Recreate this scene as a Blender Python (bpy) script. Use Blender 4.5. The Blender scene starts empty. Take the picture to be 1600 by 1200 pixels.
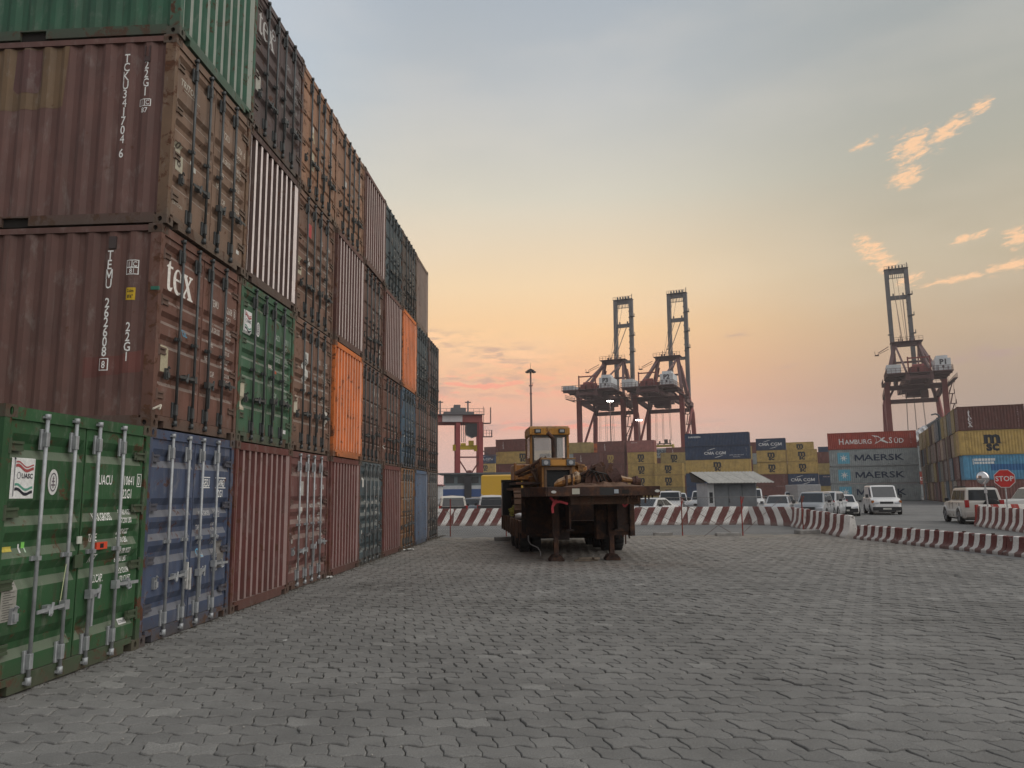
import bpy, bmesh, math, random
from mathutils import Vector, Matrix
R = math.radians
PI = math.pi
rnd = random.Random(7)
scene = bpy.context.scene
COL = scene.collection

# ------------------------------------------------------------------ camera
CAM_H, PITCH, ROLL = 1.7468, R(8.2174), R(0.62)
cam_d = bpy.data.cameras.new("camera")
cam_d.sensor_width = 36.0
cam_d.lens = 36.0 * 1179.26 / 1600.0
cam_d.clip_start = 0.05
cam_d.clip_end = 6000.0
cam = bpy.data.objects.new("camera", cam_d)
COL.objects.link(cam)
fwd = Vector((0, math.cos(PITCH), math.sin(PITCH)))
up0 = Vector((0, -math.sin(PITCH), math.cos(PITCH)))
rt0 = Vector((1, 0, 0))
rt = rt0 * math.cos(ROLL) - up0 * math.sin(ROLL)
up = rt0 * math.sin(ROLL) + up0 * math.cos(ROLL)
M3 = Matrix((rt, up, -fwd)).transposed()
cam.matrix_world = Matrix.Translation((0, 0, CAM_H)) @ M3.to_4x4()
scene.camera = cam
scene.view_settings.view_transform = 'Standard'
scene.view_settings.look = 'None'
scene.view_settings.exposure = 0.26
scene.view_settings.gamma = 1.0
scene.view_settings.use_curve_mapping = False
scene.cycles.max_bounces = 5
scene.cycles.diffuse_bounces = 3
scene.cycles.glossy_bounces = 3
scene.cycles.transmission_bounces = 3
scene.cycles.transparent_max_bounces = 8
scene.cycles.caustics_reflective = False
scene.cycles.caustics_refractive = False


def lin(c):
    r = []
    for v in c[:3]:
        v = v / 255.0
        r.append(v / 12.92 if v <= 0.04045 else ((v + 0.055) / 1.055) ** 2.4)
    return tuple(r)


# ------------------------------------------------------------------ sky: dusk gradient with lit clouds
SKY_GAIN = 0.94
world = bpy.data.worlds.new("World")
scene.world = world
world.use_nodes = True
wn, wl = world.node_tree.nodes, world.node_tree.links
wn.clear()


class N:
    """tiny node-graph helper"""
    def __init__(s, tree):
        s.t = tree; s.n = tree.nodes; s.l = tree.links

    def put(s, sock, v):
        if isinstance(v, bpy.types.NodeSocket):
            s.l.new(v, sock)
        elif v is not None:
            if hasattr(sock.default_value, '__len__') and not isinstance(v, (int, float)):
                v = tuple(v)
                if len(sock.default_value) == 4 and len(v) == 3:
                    v = v + (1.0,)
            sock.default_value = v

    def math(s, op, a, b=None, c=None, clamp=False):
        n = s.n.new('ShaderNodeMath'); n.operation = op; n.use_clamp = clamp
        s.put(n.inputs[0], a)
        if b is not None: s.put(n.inputs[1], b)
        if c is not None: s.put(n.inputs[2], c)
        return n.outputs[0]

    def mix(s, f, a, b, mode='MIX'):
        n = s.n.new('ShaderNodeMix'); n.data_type = 'RGBA'; n.blend_type = mode; n.clamp_factor = True
        s.put(n.inputs[0], f); s.put(n.inputs[6], a); s.put(n.inputs[7], b)
        return n.outputs[2]

    def ramp(s, f, stops, interp='LINEAR'):
        n = s.n.new('ShaderNodeValToRGB'); e = n.color_ramp.elements; n.color_ramp.interpolation = interp
        while len(e) < len(stops): e.new(0.5)
        for i, (p, c) in enumerate(stops):
            e[i].position = p
            e[i].color = (c[0], c[1], c[2], 1) if hasattr(c, '__len__') else (c, c, c, 1)
        s.put(n.inputs[0], f)
        return n.outputs[0]

    def noise(s, vec, scale=5, detail=3, rough=0.5, dist=0.0, col=False):
        n = s.n.new('ShaderNodeTexNoise'); n.inputs['Scale'].default_value = scale
        n.inputs['Detail'].default_value = detail; n.inputs['Roughness'].default_value = rough
        n.inputs['Distortion'].default_value = dist
        if vec is not None: s.l.new(vec, n.inputs['Vector'])
        return n.outputs['Color' if col else 'Fac']

    def comb(s, x, y, z):
        n = s.n.new('ShaderNodeCombineXYZ')
        for i, v in enumerate((x, y, z)): s.put(n.inputs[i], v)
        return n.outputs[0]

    def sep(s, v):
        n = s.n.new('ShaderNodeSeparateXYZ'); s.put(n.inputs[0], v)
        return n.outputs

    def vmul(s, v, k):
        n = s.n.new('ShaderNodeVectorMath'); n.operation = 'MULTIPLY'
        s.put(n.inputs[0], v); s.put(n.inputs[1], k)
        return n.outputs[0]

    def vadd(s, v, k):
        n = s.n.new('ShaderNodeVectorMath'); n.operation = 'ADD'
        s.put(n.inputs[0], v); s.put(n.inputs[1], k)
        return n.outputs[0]

    def sstep(s, v, a, b):
        n = s.n.new('ShaderNodeMapRange'); n.interpolation_type = 'SMOOTHSTEP'
        s.put(n.inputs[0], v); n.inputs[1].default_value = a; n.inputs[2].default_value = b
        n.inputs[3].default_value = 0; n.inputs[4].default_value = 1
        return n.outputs[0]


g = N(world.node_tree)
tc = wn.new('ShaderNodeTexCoord')
sx, sy, sz = g.sep(tc.outputs['Generated'])[:3]
el = g.math('MULTIPLY', g.math('ARCSINE', sz), 180 / PI)             # degrees
az = g.math('MULTIPLY', g.math('ARCTAN2', sx, sy), 180 / PI)
t_el = g.math('DIVIDE', el, 90.0, clamp=True)


def stops(lst):
    return [(e / 90.0, lin(c)) for e, c in lst]


glow = g.ramp(t_el, stops([(0, (214, 182, 176)), (3.2, (232, 186, 170)), (6, (238, 180, 155)), (9, (243, 189, 146)),
                           (12, (246, 202, 152)), (15.5, (238, 209, 170)), (22, (208, 202, 186)), (29, (180, 184, 186)),
                           (35, (166, 174, 182)), (60, (142, 150, 162)), (90, (132, 140, 152))]))
side = g.ramp(t_el, stops([(0, (160, 140, 134)), (3.2, (168, 147, 136)), (7, (176, 154, 135)), (10.6, (188, 165, 138)),
                           (15, (187, 173, 148)), (22, (172, 170, 157)), (29, (160, 164, 162)), (35, (151, 159, 163)),
                           (60, (134, 142, 154)), (90, (132, 140, 152))]))
back = g.ramp(t_el, stops([(0, (158, 154, 156)), (10, (164, 160, 160)), (25, (158, 158, 162)), (60, (138, 145, 155)),
                           (90, (132, 140, 152))]))
leftc = g.ramp(t_el, stops([(0, (214, 180, 176)), (8, (214, 184, 168)), (15, (206, 190, 172)), (22, (196, 198, 196)), (29, (184, 196, 206)),
                            (35, (172, 186, 202)), (60, (142, 151, 164)), (90, (132, 140, 152))]))
w_right = g.sstep(az, 4.0, 34.0)
w_left = g.sstep(g.math('MULTIPLY', az, -1), 4.0, 26.0)
w_back = g.sstep(g.math('ABSOLUTE', az), 50.0, 120.0)
sky = g.mix(w_right, glow, side)
sky = g.mix(w_left, sky, leftc)
sky = g.mix(w_back, sky, back)
# thin uneven haze
hz = g.noise(g.comb(g.math('MULTIPLY', az, 0.05), g.math('MULTIPLY', el, 0.16), 3.0), 1.0, 3, 0.55)
sky = g.mix(g.math('MULTIPLY', g.sstep(hz, 0.42, 0.7), 0.10), sky, lin((240, 226, 206)))


def blob(a0, e0, wa, we, rot=0.0):
    da = g.math('SUBTRACT', az, a0); de = g.math('SUBTRACT', el, e0)
    c, s = math.cos(R(rot)), math.sin(R(rot))
    p = g.math('ADD', g.math('MULTIPLY', da, c / wa), g.math('MULTIPLY', de, s / wa))
    q = g.math('ADD', g.math('MULTIPLY', da, -s / we), g.math('MULTIPLY', de, c / we))
    d = g.math('ADD', g.math('MULTIPLY', p, p), g.math('MULTIPLY', q, q))
    return g.math('EXPONENT', g.math('MULTIPLY', d, -1.0))


def total(lst):
    o = lst[0]
    for k in lst[1:]: o = g.math('MAXIMUM', o, k)
    return o


cv = g.comb(g.math('ADD', g.math('MULTIPLY', az, 1.0), g.math('MULTIPLY', el, -0.9)), g.math('MULTIPLY', el, 2.4), 0.0)
wisp = g.noise(cv, 1.15, 8, 0.68, 0.5)
bright_m = total([blob(29.6, 22.4, 1.9, 1.3, 15), blob(31.6, 23.0, 2.2, .6, 20), blob(33.6, 23.9, 1.0, .5, 15), blob(28.9, 20.6, 1.5, .8, 10),
                  blob(26.2, 16.4, 1.3, .9, -30), blob(27.2, 15.2, 1.2, .8, -35), blob(28.6, 14.0, 1.0, .4, 15),
                  blob(31.5, 13.6, 3.2, .28, 4), blob(34.5, 14.0, 2.2, .5, 10), blob(32.3, 16.1, 1.4, .35, 12), blob(34.8, 15.6, 1.0, .8, 10),
                  blob(26.5, 23.2, 1.2, .3, 15)])
bm = g.sstep(g.math('ADD', wisp, g.math('MULTIPLY', bright_m, 0.36)), 0.64, 0.90)
bm = g.math('MULTIPLY', bm, g.sstep(bright_m, 0.12, 0.5))
cv2 = g.comb(g.math('MULTIPLY', az, 0.5), g.math('MULTIPLY', el, 2.2), 7.0)
wisp2 = g.noise(cv2, 0.9, 6, 0.6, 0.4)
low_m = total([blob(-3, 8.2, 8.5, 1.0, 0), blob(-1.0, 10.4, 4.6, 1.3, -12), blob(-6.5, 11.6, 4, .8, -5), blob(15.7, 11.3, 2.4, .22, 0), blob(21, 8.6, 2.2, .25, 4),
               blob(33.8, 8.6, 3.6, .7, 8), blob(3, 5.0, 12, .4, 0)])
grey = g.math('MULTIPLY', g.sstep(wisp2, 0.46, 0.66), low_m)
sky = g.mix(g.math('MULTIPLY', grey, 0.60), sky, lin((176, 148, 146)))
pink_n = g.noise(g.comb(g.math('MULTIPLY', az, 0.5), g.math('MULTIPLY', g.math('ADD', el, 0.35), 2.2), 7.0), 0.9, 6, 0.6, 0.4)
pink = g.math('MULTIPLY', g.math('MULTIPLY', g.sstep(g.math('SUBTRACT', pink_n, wisp2), 0.015, 0.10), low_m), g.math('MULTIPLY', g.sstep(az, 22.0, 4.0), 0.85))
pinkcol = g.mix(g.sstep(el, 7.5, 11.0), lin((250, 160, 138)), lin((255, 206, 160)))
sky = g.mix(pink, sky, pinkcol)
sky = g.mix(g.math('MULTIPLY', bm, 0.80), sky, lin((255, 204, 158)))
# below the horizon: dull earth, never seen
sky = g.mix(g.sstep(el, -0.2, -4.0), sky, lin((110, 105, 100)))
bg = wn.new('ShaderNodeBackground'); bg.inputs['Strength'].default_value = SKY_GAIN
wl.new(sky, bg.inputs['Color'])
wo = wn.new('ShaderNodeOutputWorld'); wl.new(bg.outputs[0], wo.inputs['Surface'])

# added broad fill lamp from right behind the camera, brightens walls and paving
sd = bpy.data.lights.new("fill_light", 'SUN'); sd.energy = 1.7; sd.angle = R(90); sd.color = (1.0, 0.96, 0.90)
fill_light = bpy.data.objects.new("fill_light", sd); COL.objects.link(fill_light)
saz, sel = R(118.0), R(42.0)
sdir = Vector((math.sin(saz) * math.cos(sel), math.cos(saz) * math.cos(sel), math.sin(sel)))
fill_light.rotation_euler = sdir.to_track_quat('Z', 'Y').to_euler()


# ------------------------------------------------------------------ object helpers
def put(name, data, parent=None, loc=(0, 0, 0), rot=(0, 0, 0), color=None, props=None):
    o = bpy.data.objects.new(name, data)
    COL.objects.link(o)
    if parent is not None: o.parent = parent
    o.location = loc
    o.rotation_euler = rot if hasattr(rot, '__len__') else (0, 0, rot)
    if color is not None: o.color = (color[0], color[1], color[2], 1.0)
    if props:
        for k, v in props.items(): o[k] = v
    return o


def thing(name, label, cat, loc=(0, 0, 0), rotz=0.0, group=None, data=None, color=None):
    o = put(name, data, None, loc, rotz, color)
    o['label'] = label; o['category'] = cat
    if group: o['group'] = group
    return o


def struct(o, label=None):
    o['kind'] = 'structure'
    if label: o['label'] = label
    return o


class MB:
    """collects faces and makes one mesh"""
    def __init__(s): s.v = []; s.f = []; s.m = []; s.cur = 0; s.smooth = False; s.sm = []

    def add(s, vs, fs, mat=None):
        b = len(s.v); s.v += [tuple(v) for v in vs]
        for f in fs:
            s.f.append(tuple(b + i for i in f)); s.m.append(s.cur if mat is None else mat); s.sm.append(s.smooth)
        return s

    def box(s, x0, x1, y0, y1, z0, z1, mat=None):
        vs = [(x0, y0, z0), (x1, y0, z0), (x1, y1, z0), (x0, y1, z0), (x0, y0, z1), (x1, y0, z1), (x1, y1, z1), (x0, y1, z1)]
        return s.add(vs, [(0, 3, 2, 1), (4, 5, 6, 7), (0, 1, 5, 4), (1, 2, 6, 5), (2, 3, 7, 6), (3, 0, 4, 7)], mat)

    def obox(s, c, dx, dy, dz, mat=None):
        """box from centre and three half-axis vectors"""
        c, dx, dy, dz = Vector(c), Vector(dx), Vector(dy), Vector(dz)
        vs = [c + dx * i + dy * j + dz * k for k in (-1, 1) for (i, j) in ((-1, -1), (1, -1), (1, 1), (-1, 1))]
        return s.add(vs, [(0, 3, 2, 1), (4, 5, 6, 7), (0, 1, 5, 4), (1, 2, 6, 5), (2, 3, 7, 6), (3, 0, 4, 7)], mat)

    def beam(s, a, b, w, h=None, mat=None, up=(0, 0, 1)):
        a, b = Vector(a), Vector(b); h = w if h is None else h
        d = b - a; L = d.length
        if L < 1e-6: return s
        d.normalize(); u = Vector(up)
        if abs(d.dot(u)) > 0.98: u = Vector((0, 1, 0))
        x = d.cross(u).normalized(); z = x.cross(d).normalized()
        return s.obox((a + b) / 2, x * w / 2, d * L / 2, z * h / 2, mat)

    def cyl(s, a, b, r, n=8, r2=None, mat=None, caps=True):
        a, b = Vector(a), Vector(b); d = (b - a).normalized(); u = Vector((0, 0, 1)) if abs(d.z) < .9 else Vector((1, 0, 0))
        x = d.cross(u).normalized(); y = d.cross(x); r2 = r if r2 is None else r2
        ring = lambda c, rr: [c + (x * math.cos(2 * PI * i / n) + y * math.sin(2 * PI * i / n)) * rr for i in range(n)]
        fs = [(i, (i + 1) % n, n + (i + 1) % n, n + i) for i in range(n)]
        if caps: fs += [tuple(range(n))[::-1], tuple(range(n, 2 * n))]
        return s.add(ring(a, r) + ring(b, r2), fs, mat)

    def tube(s, pts, r, n=6, mat=None):
        for a, b in zip(pts[:-1], pts[1:]): s.cyl(a, b, r, n, mat=mat)
        return s

    def prism(s, poly, axis, a, b, mat=None):
        """extrude a 2-D polygon along axis ('x': poly is (y,z); 'y': (x,z); 'z': (x,y))"""
        f = {'x': lambda p, t: (t, p[0], p[1]), 'y': lambda p, t: (p[0], t, p[1]), 'z': lambda p, t: (p[0], p[1], t)}[axis]
        n = len(poly)
        vs = [f(p, a) for p in poly] + [f(p, b) for p in poly]
        return s.add(vs, [(i, (i + 1) % n, n + (i + 1) % n, n + i) for i in range(n)] + [tuple(range(n))[::-1], tuple(range(n, 2 * n))], mat)

    def loft(s, rings, closed=True, caps=True, mat=None):
        n = len(rings[0]); vs = [p for r in rings for p in r]; fs = []
        for k in range(len(rings) - 1):
            for i in range(n if closed else n - 1):
                j = (i + 1) % n
                fs.append((k * n + i, k * n + j, (k + 1) * n + j, (k + 1) * n + i))
        if caps and closed:
            fs.append(tuple(range(n))[::-1]); fs.append(tuple(range((len(rings) - 1) * n, len(rings) * n)))
        return s.add(vs, fs, mat)

    def mesh(s, name, mats, fix=True, smooth=None):
        me = bpy.data.meshes.new(name)
        me.from_pydata(s.v, [], s.f)
        for m in (mats if isinstance(mats, (list, tuple)) else [mats]): me.materials.append(m)
        me.polygons.foreach_set('material_index', s.m)
        me.polygons.foreach_set('use_smooth', s.sm if smooth is None else [smooth] * len(s.f))
        if fix:
            bm = bmesh.new(); bm.from_mesh(me); bmesh.ops.recalc_face_normals(bm, faces=bm.faces); bm.to_mesh(me); bm.free()
        me.update()
        return me


def bevel_mesh(me, w=0.01, seg=2, ang=40):
    bm = bmesh.new(); bm.from_mesh(me)
    bmesh.ops.remove_doubles(bm, verts=bm.verts, dist=1e-5)
    es = [e for e in bm.edges if len(e.link_faces) == 2 and e.calc_face_angle(0) > R(ang)]
    bmesh.ops.bevel(bm, geom=es, offset=w, segments=seg, profile=0.6, affect='EDGES', clamp_overlap=True)
    bm.to_mesh(me); bm.free(); me.update()
    return me


def auto_smooth(me, ang=35):
    bm = bmesh.new(); bm.from_mesh(me)
    for f in bm.faces: f.smooth = True
    for e in bm.edges:
        e.smooth = not (len(e.link_faces) != 2 or e.calc_face_angle(0) > R(ang))
    bm.to_mesh(me); bm.free()
    return me


# ------------------------------------------------------------------ materials
def new_mat(name):
    m = bpy.data.materials.new(name); m.use_nodes = True
    t = m.node_tree; t.nodes.clear(); q = N(t)
    b = t.nodes.new('ShaderNodeBsdfPrincipled'); o = t.nodes.new('ShaderNodeOutputMaterial')
    t.links.new(b.outputs[0], o.inputs['Surface'])
    return m, q, b


def objcol(q):
    n = q.n.new('ShaderNodeObjectInfo')
    return n.outputs['Color'], n.outputs['Random']


def local(q, rand):
    t = q.n.new('ShaderNodeTexCoord').outputs['Object']
    k = q.math('MULTIPLY', rand, 61.0)
    return q.vadd(t, q.comb(k, q.math('MULTIPLY', k, 1.7), 0.0)), t


def bump(q, b, h, strength=0.3, dist=0.01):
    n = q.n.new('ShaderNodeBump'); n.inputs['Strength'].default_value = strength; n.inputs['Distance'].default_value = dist
    q.put(n.inputs['Height'], h); q.l.new(n.outputs[0], b.inputs['Normal'])


def attr(q, name):
    n = q.n.new('ShaderNodeAttribute'); n.attribute_type = 'OBJECT'; n.attribute_name = name
    return n.outputs['Fac']


def paint_mat(name, rust=0.5, rib_pale=None, rough=0.6, dirt=0.5, streak=0.5):
    """weathered paint; base colour is the object's own colour"""
    m, q, b = new_mat(name)
    c, rd = objcol(q); v, raw = local(q, rd)
    n1 = q.noise(v, 1.3, 4, 0.6)
    c1 = q.mix(1.0, c, q.ramp(n1, [(0.25, 0.72), (0.75, 1.25)]), 'MULTIPLY')
    if rib_pale is not None:
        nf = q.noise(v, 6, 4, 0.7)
        ff = q.math('MULTIPLY', attr(q, 'rib_pale'), q.ramp(nf, [(0.3, 0.8), (0.7, 1.0)]))
        c1 = q.mix(ff, c1, rib_pale)
    # vertical run-off streaks
    sv = q.vmul(v, (9.0, 9.0, 0.55))
    n2 = q.noise(sv, 1.0, 4, 0.65)
    c2 = q.mix(q.math('MULTIPLY', q.sstep(n2, 0.52, 0.78), 0.45 * streak), c1, (0.06, 0.045, 0.035))
    c2 = q.mix(q.math('MULTIPLY', q.sstep(n2, 0.46, 0.25), 0.16 * streak), c2, (0.34, 0.31, 0.28))
    # dust settled on ledges and slopes that face up
    nz = q.sep(q.n.new('ShaderNodeNewGeometry').outputs['Normal'])[2]
    c2 = q.mix(q.math('MULTIPLY', q.sstep(nz, 0.15, 0.6), 0.38), c2, (0.33, 0.31, 0.27))
    # chalky bleaching and scuffs
    n5 = q.noise(q.vmul(v, (3.0, 3.0, 1.2)), 2.0, 7, 0.72, 0.3)
    c2 = q.mix(q.math('MULTIPLY', q.sstep(n5, 0.52, 0.70), 0.22), c2, (0.36, 0.33, 0.30))
    # rust
    n3 = q.noise(v, 4.5, 7, 0.68, 0.5)
    n4 = q.noise(v, 24, 3, 0.6)
    rm = q.sstep(q.math('ADD', n3, q.math('MULTIPLY', n4, 0.16)), 0.74 - 0.17 * rust, 0.80 - 0.12 * rust)
    rc = q.mix(n4, (0.035, 0.018, 0.012), (0.15, 0.06, 0.03))
    c3 = q.mix(q.math('MULTIPLY', rm, min(1, 0.5 + rust * .5)), c2, rc)
    # grime creeping up from the bottom edge
    z = q.sep(raw)[2]
    dm = q.math('MULTIPLY', q.sstep(q.math('ADD', z, q.math('MULTIPLY', n3, 0.5)), 0.62, 0.22), dirt)
    c4 = q.mix(dm, c3, (0.085, 0.07, 0.055))
    q.put(b.inputs['Base Color'], c4)
    q.put(b.inputs['Roughness'], q.ramp(q.math('MAXIMUM', rm, n1), [(0.3, rough - 0.1), (0.9, min(1, rough + 0.3))]))
    b.inputs['Specular IOR Level'].default_value = 0.35
    # gentle dents and flaking
    bump(q, b, q.math('ADD', q.math('MULTIPLY', q.noise(v, 2.2, 2, 0.5), 1.0), q.math('MULTIPLY', q.math('ADD', n4, rm), 0.10)), 0.6, 0.02)
    return m


M_paint = paint_mat('container_paint', 0.55, streak=0.8)
M_pale_rib = paint_mat('pale_rib_paint', 0.25, rib_pale=(0.92, 0.81, 0.77), dirt=0.3)  # paler colour for the outward flats of the ribs
M_frame = paint_mat('rusty_frame_paint', 0.95, dirt=0.7)
M_side = paint_mat('container_side_paint', 0.12, streak=0.8, dirt=0.25)
M_yard = paint_mat('yard_container_paint', 0.22, rough=0.7, dirt=0.2)


def simple(name, col, rough=0.6, metal=0.0, var=0.25, scale=6, spec=0.4, use_obj=False, bmp=0.0):
    m, q, b = new_mat(name)
    c, rd = objcol(q); v, raw = local(q, rd)
    n = q.noise(v, scale, 5, 0.6)
    base = c if use_obj else tuple(col)
    q.put(b.inputs['Base Color'], q.mix(1.0, base, q.ramp(n, [(0.25, 1 - var), (0.75, 1 + var)]), 'MULTIPLY'))
    b.inputs['Roughness'].default_value = rough; b.inputs['Metallic'].default_value = metal
    b.inputs['Specular IOR Level'].default_value = spec
    if bmp: bump(q, b, n, bmp, 0.01)
    return m


M_rod = simple('galvanised_steel', (0.30, 0.31, 0.33), 0.5, 0.35, 0.3, 9, use_obj=True)
M_dark = simple('black_rubber', (0.012, 0.012, 0.013), 0.8, var=0.3)
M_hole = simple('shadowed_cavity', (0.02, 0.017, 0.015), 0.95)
M_mark = simple('stencil_white', (0.62, 0.61, 0.58), 0.7, var=0.18, scale=30, use_obj=True)
M_obj = simple('painted_metal', (1, 1, 1), 0.5, var=0.16, use_obj=True)
M_tyre = simple('tyre_rubber', (0.02, 0.02, 0.021), 0.85)
M_ruststeel = None


def rust_mat():
    m, q, b = new_mat('rusty_steel')
    c, rd = objcol(q); v, raw = local(q, rd)
    n1 = q.noise(v, 3.0, 7, 0.7, 0.4); n2 = q.noise(v, 30, 4, 0.6)
    n3 = q.noise(q.vmul(v, (5, 5, 0.8)), 1.0, 4, 0.6)
    a = q.mix(q.sstep(n1, 0.42, 0.66), c, (0.105, 0.050, 0.029))
    a = q.mix(q.math('MULTIPLY', q.sstep(n3, 0.5, 0.75), 0.6), a, (0.03, 0.018, 0.013))
    a = q.mix(1.0, a, q.ramp(n2, [(0.3, 0.7), (0.7, 1.25)]), 'MULTIPLY')
    q.put(b.inputs['Base Color'], a); b.inputs['Roughness'].default_value = 0.85
    b.inputs['Specular IOR Level'].default_value = 0.25
    bump(q, b, q.math('ADD', n1, q.math('MULTIPLY', n2, 0.4)), 0.6, 0.015)
    return m


M_rust = rust_mat()


def glass_mat(name, col, rough=0.08):
    m, q, b = new_mat(name)
    v = q.n.new('ShaderNodeTexCoord').outputs['Object']
    n = q.noise(v, 2.5, 3, 0.5)
    q.put(b.inputs['Base Color'], q.mix(n, tuple(c * .6 for c in col), col))
    b.inputs['Roughness'].default_value = rough; b.inputs['Specular IOR Level'].default_value = 0.5
    return m


M_glass = glass_mat('dark_car_glass', (0.03, 0.035, 0.04))
mt, q, b = new_mat('clear_cab_glass')
b.inputs['Base Color'].default_value = (0.9, 0.9, 0.88, 1); b.inputs['Roughness'].default_value = 0.25
b.inputs['Transmission Weight'].default_value = 0.0; b.inputs['Alpha'].default_value = 0.25
M_cabglass = mt


def emis(name, col, s):
    m, q, b = new_mat(name)
    b.inputs['Base Color'].default_value = (0.8, 0.8, 0.8, 1)
    b.inputs['Emission Color'].default_value = (*col, 1); b.inputs['Emission Strength'].default_value = s
    return m


M_lamp = emis('lit_lamp', (1.0, 0.97, 0.9), 14.0)


# ------------------------------------------------------------------ lettering
_tc = {}


def _glyphs(s, bold=0.0, spacing=1.0, shear=0.0):
    cu = bpy.data.curves.new('t', 'FONT'); cu.body = s; cu.size = 1.0; cu.offset = bold; cu.resolution_u = 2
    cu.space_character = spacing; cu.shear = shear
    ob = bpy.data.objects.new('t', cu); COL.objects.link(ob)
    me = bpy.data.meshes.new_from_object(ob.evaluated_get(bpy.context.evaluated_depsgraph_get()))
    vs = [(v.co.x, v.co.y) for v in me.vertices]; fs = [tuple(p.vertices) for p in me.polygons]
    bpy.data.objects.remove(ob); bpy.data.curves.remove(cu); bpy.data.meshes.remove(me)
    return vs, fs


_adv = {}


def advance(s):
    """width a run of letters takes"""
    if s not in _adv:
        top = lambda q_: max(p[0] for p in _glyphs(q_)[0])
        _adv[s] = top(s + 'I') - top('I') if s else 0.0
    return _adv[s]


def text2d(s, size=0.1, sx=1.0, bold=0.0, align='LEFT', spacing=1.0, shear=0.0):
    """flat letters as (verts2d, faces), baseline at z=0; the stock glyphs M and 4 cannot be emboldened, so they are set apart"""
    k = (s, size, sx, bold, align, spacing, shear)
    if k in _tc: return _tc[k]
    vs, fs = [], []
    def put_(sh, dx):
        b0 = len(vs); vs.extend((x + dx, y) for x, y in sh[0]); fs.extend(tuple(b0 + i for i in f) for f in sh[1])
    if bold and ('M' in s or '4' in s):
        run, start = '', 0
        for i, ch in enumerate(s + '\0'):
            if ch in 'M4\0':
                if run.strip(): put_(_glyphs(run, bold, 1.0, shear), advance(s[:start]))
                run = ''; start = i + 1
                if ch == 'M':
                    H, w, t = 0.70, 0.70, 0.085 + 1.6 * bold
                    lp = [(0, 0), (0, H), (1.35 * t, H), (w / 2, .36 * H), (w - 1.35 * t, H), (w, H), (w, 0), (w - t, 0), (w - t, .64 * H), (w / 2 + .3 * t, .05 * H), (w / 2 - .3 * t, .05 * H), (t, .64 * H), (t, 0)]
                    put_(shape2d([[(x + shear * y, y) for x, y in lp]]), advance(s[:i]) + .075)
                elif ch == '4': put_(_glyphs('4', 0, 1.0, shear), advance(s[:i]))
            else: run += ch
    else: put_(_glyphs(s, bold, spacing, shear), 0)
    if align == 'CENTER' and vs:
        c_ = (min(p[0] for p in vs) + max(p[0] for p in vs)) / 2; vs = [(x - c_, y) for x, y in vs]
    _tc[k] = ([(x * size * sx, y * size) for x, y in vs], fs)
    return _tc[k]


def shape2d(loops, key=None):
    """filled 2-D outlines, holes by even-odd"""
    if key and key in _tc: return _tc[key]
    cu = bpy.data.curves.new('s', 'CURVE'); cu.dimensions = '2D'; cu.fill_mode = 'BOTH'
    for lp in loops:
        sp = cu.splines.new('POLY'); sp.points.add(len(lp) - 1); sp.use_cyclic_u = True
        for i, p in enumerate(lp): sp.points[i].co = (p[0], p[1], 0, 1)
    ob = bpy.data.objects.new('s', cu); COL.objects.link(ob)
    dg = bpy.context.evaluated_depsgraph_get()
    me = bpy.data.meshes.new_from_object(ob.evaluated_get(dg))
    r = ([(v.co.x, v.co.y) for v in me.vertices], [tuple(p.vertices) for p in me.polygons])
    bpy.data.objects.remove(ob); bpy.data.curves.remove(cu); bpy.data.meshes.remove(me)
    if key: _tc[key] = r
    return r


def ell(cx, cy, rx, ry, n=20, a0=0, a1=360):
    return [(cx + rx * math.cos(R(a0 + (a1 - a0) * i / n)), cy + ry * math.sin(R(a0 + (a1 - a0) * i / n))) for i in range(n + (0 if a1 - a0 == 360 else 1))]


def place2d(items):
    """items: (shape, x, y, scale) -> merged shape"""
    vs, fs = [], []
    for it in items:
        (v, f), x, y = it[0], it[1], it[2]; k = it[3] if len(it) > 3 else 1.0
        b = len(vs); vs += [(a * k + x, c * k + y) for a, c in v]; fs += [tuple(b + i for i in t) for t in f]
    return vs, fs


def lay(name, shape, mapf, mats, cuts=(), axis=0, matidx=None):
    """lay a flat shape on a relief: cut it at the folds of the surface, then map (s,t) -> 3-D.
    axis 0: folds at s values, axis 1: folds at t values"""
    bm = bmesh.new()
    vs = [bm.verts.new((a, c, 0)) for a, c in shape[0]]
    for f in shape[1]:
        try: bm.faces.new([vs[i] for i in f])
        except ValueError: pass
    if cuts:
        lo = min((p[axis] for p in shape[0]), default=0); hi = max((p[axis] for p in shape[0]), default=0)
        no = (1, 0, 0) if axis == 0 else (0, 1, 0)
        for cc in cuts:
            if lo < cc < hi:
                co = (cc, 0, 0) if axis == 0 else (0, cc, 0)
                bmesh.ops.bisect_plane(bm, geom=bm.verts[:] + bm.edges[:] + bm.faces[:], plane_co=co, plane_no=no, dist=1e-5)
    for v in bm.verts: v.co = mapf(v.co.x, v.co.y)
    me = bpy.data.meshes.new(name); bm.to_mesh(me); bm.free()
    for m in (mats if isinstance(mats, (list, tuple)) else [mats]): me.materials.append(m)
    return me
# ================================================================== SHIPPING CONTAINERS
CW, CH, L20, L40 = 2.438, 2.591, 6.058, 12.192
DX = -0.022                                                            # outer door plane behind the frame face
DOORS = {'L': (0.115, 1.205), 'R': (1.225, 2.323)}
REC = {'A': (0.105, 0.37, 0.495, 0.62, 0.885), 'B': (0.072, 0.335, 0.46, 0.59, 0.80), 'C': (0.13, 0.37, 0.62, 0.85)}
RECDIM = {'A': (0.085, 0.06, 0.045), 'B': (0.055, 0.06, 0.045), 'C': (0.028, 0.02, 0.03)}   # slope, flat, depth
ZB, ZT = 0.165, 2.465


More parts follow.
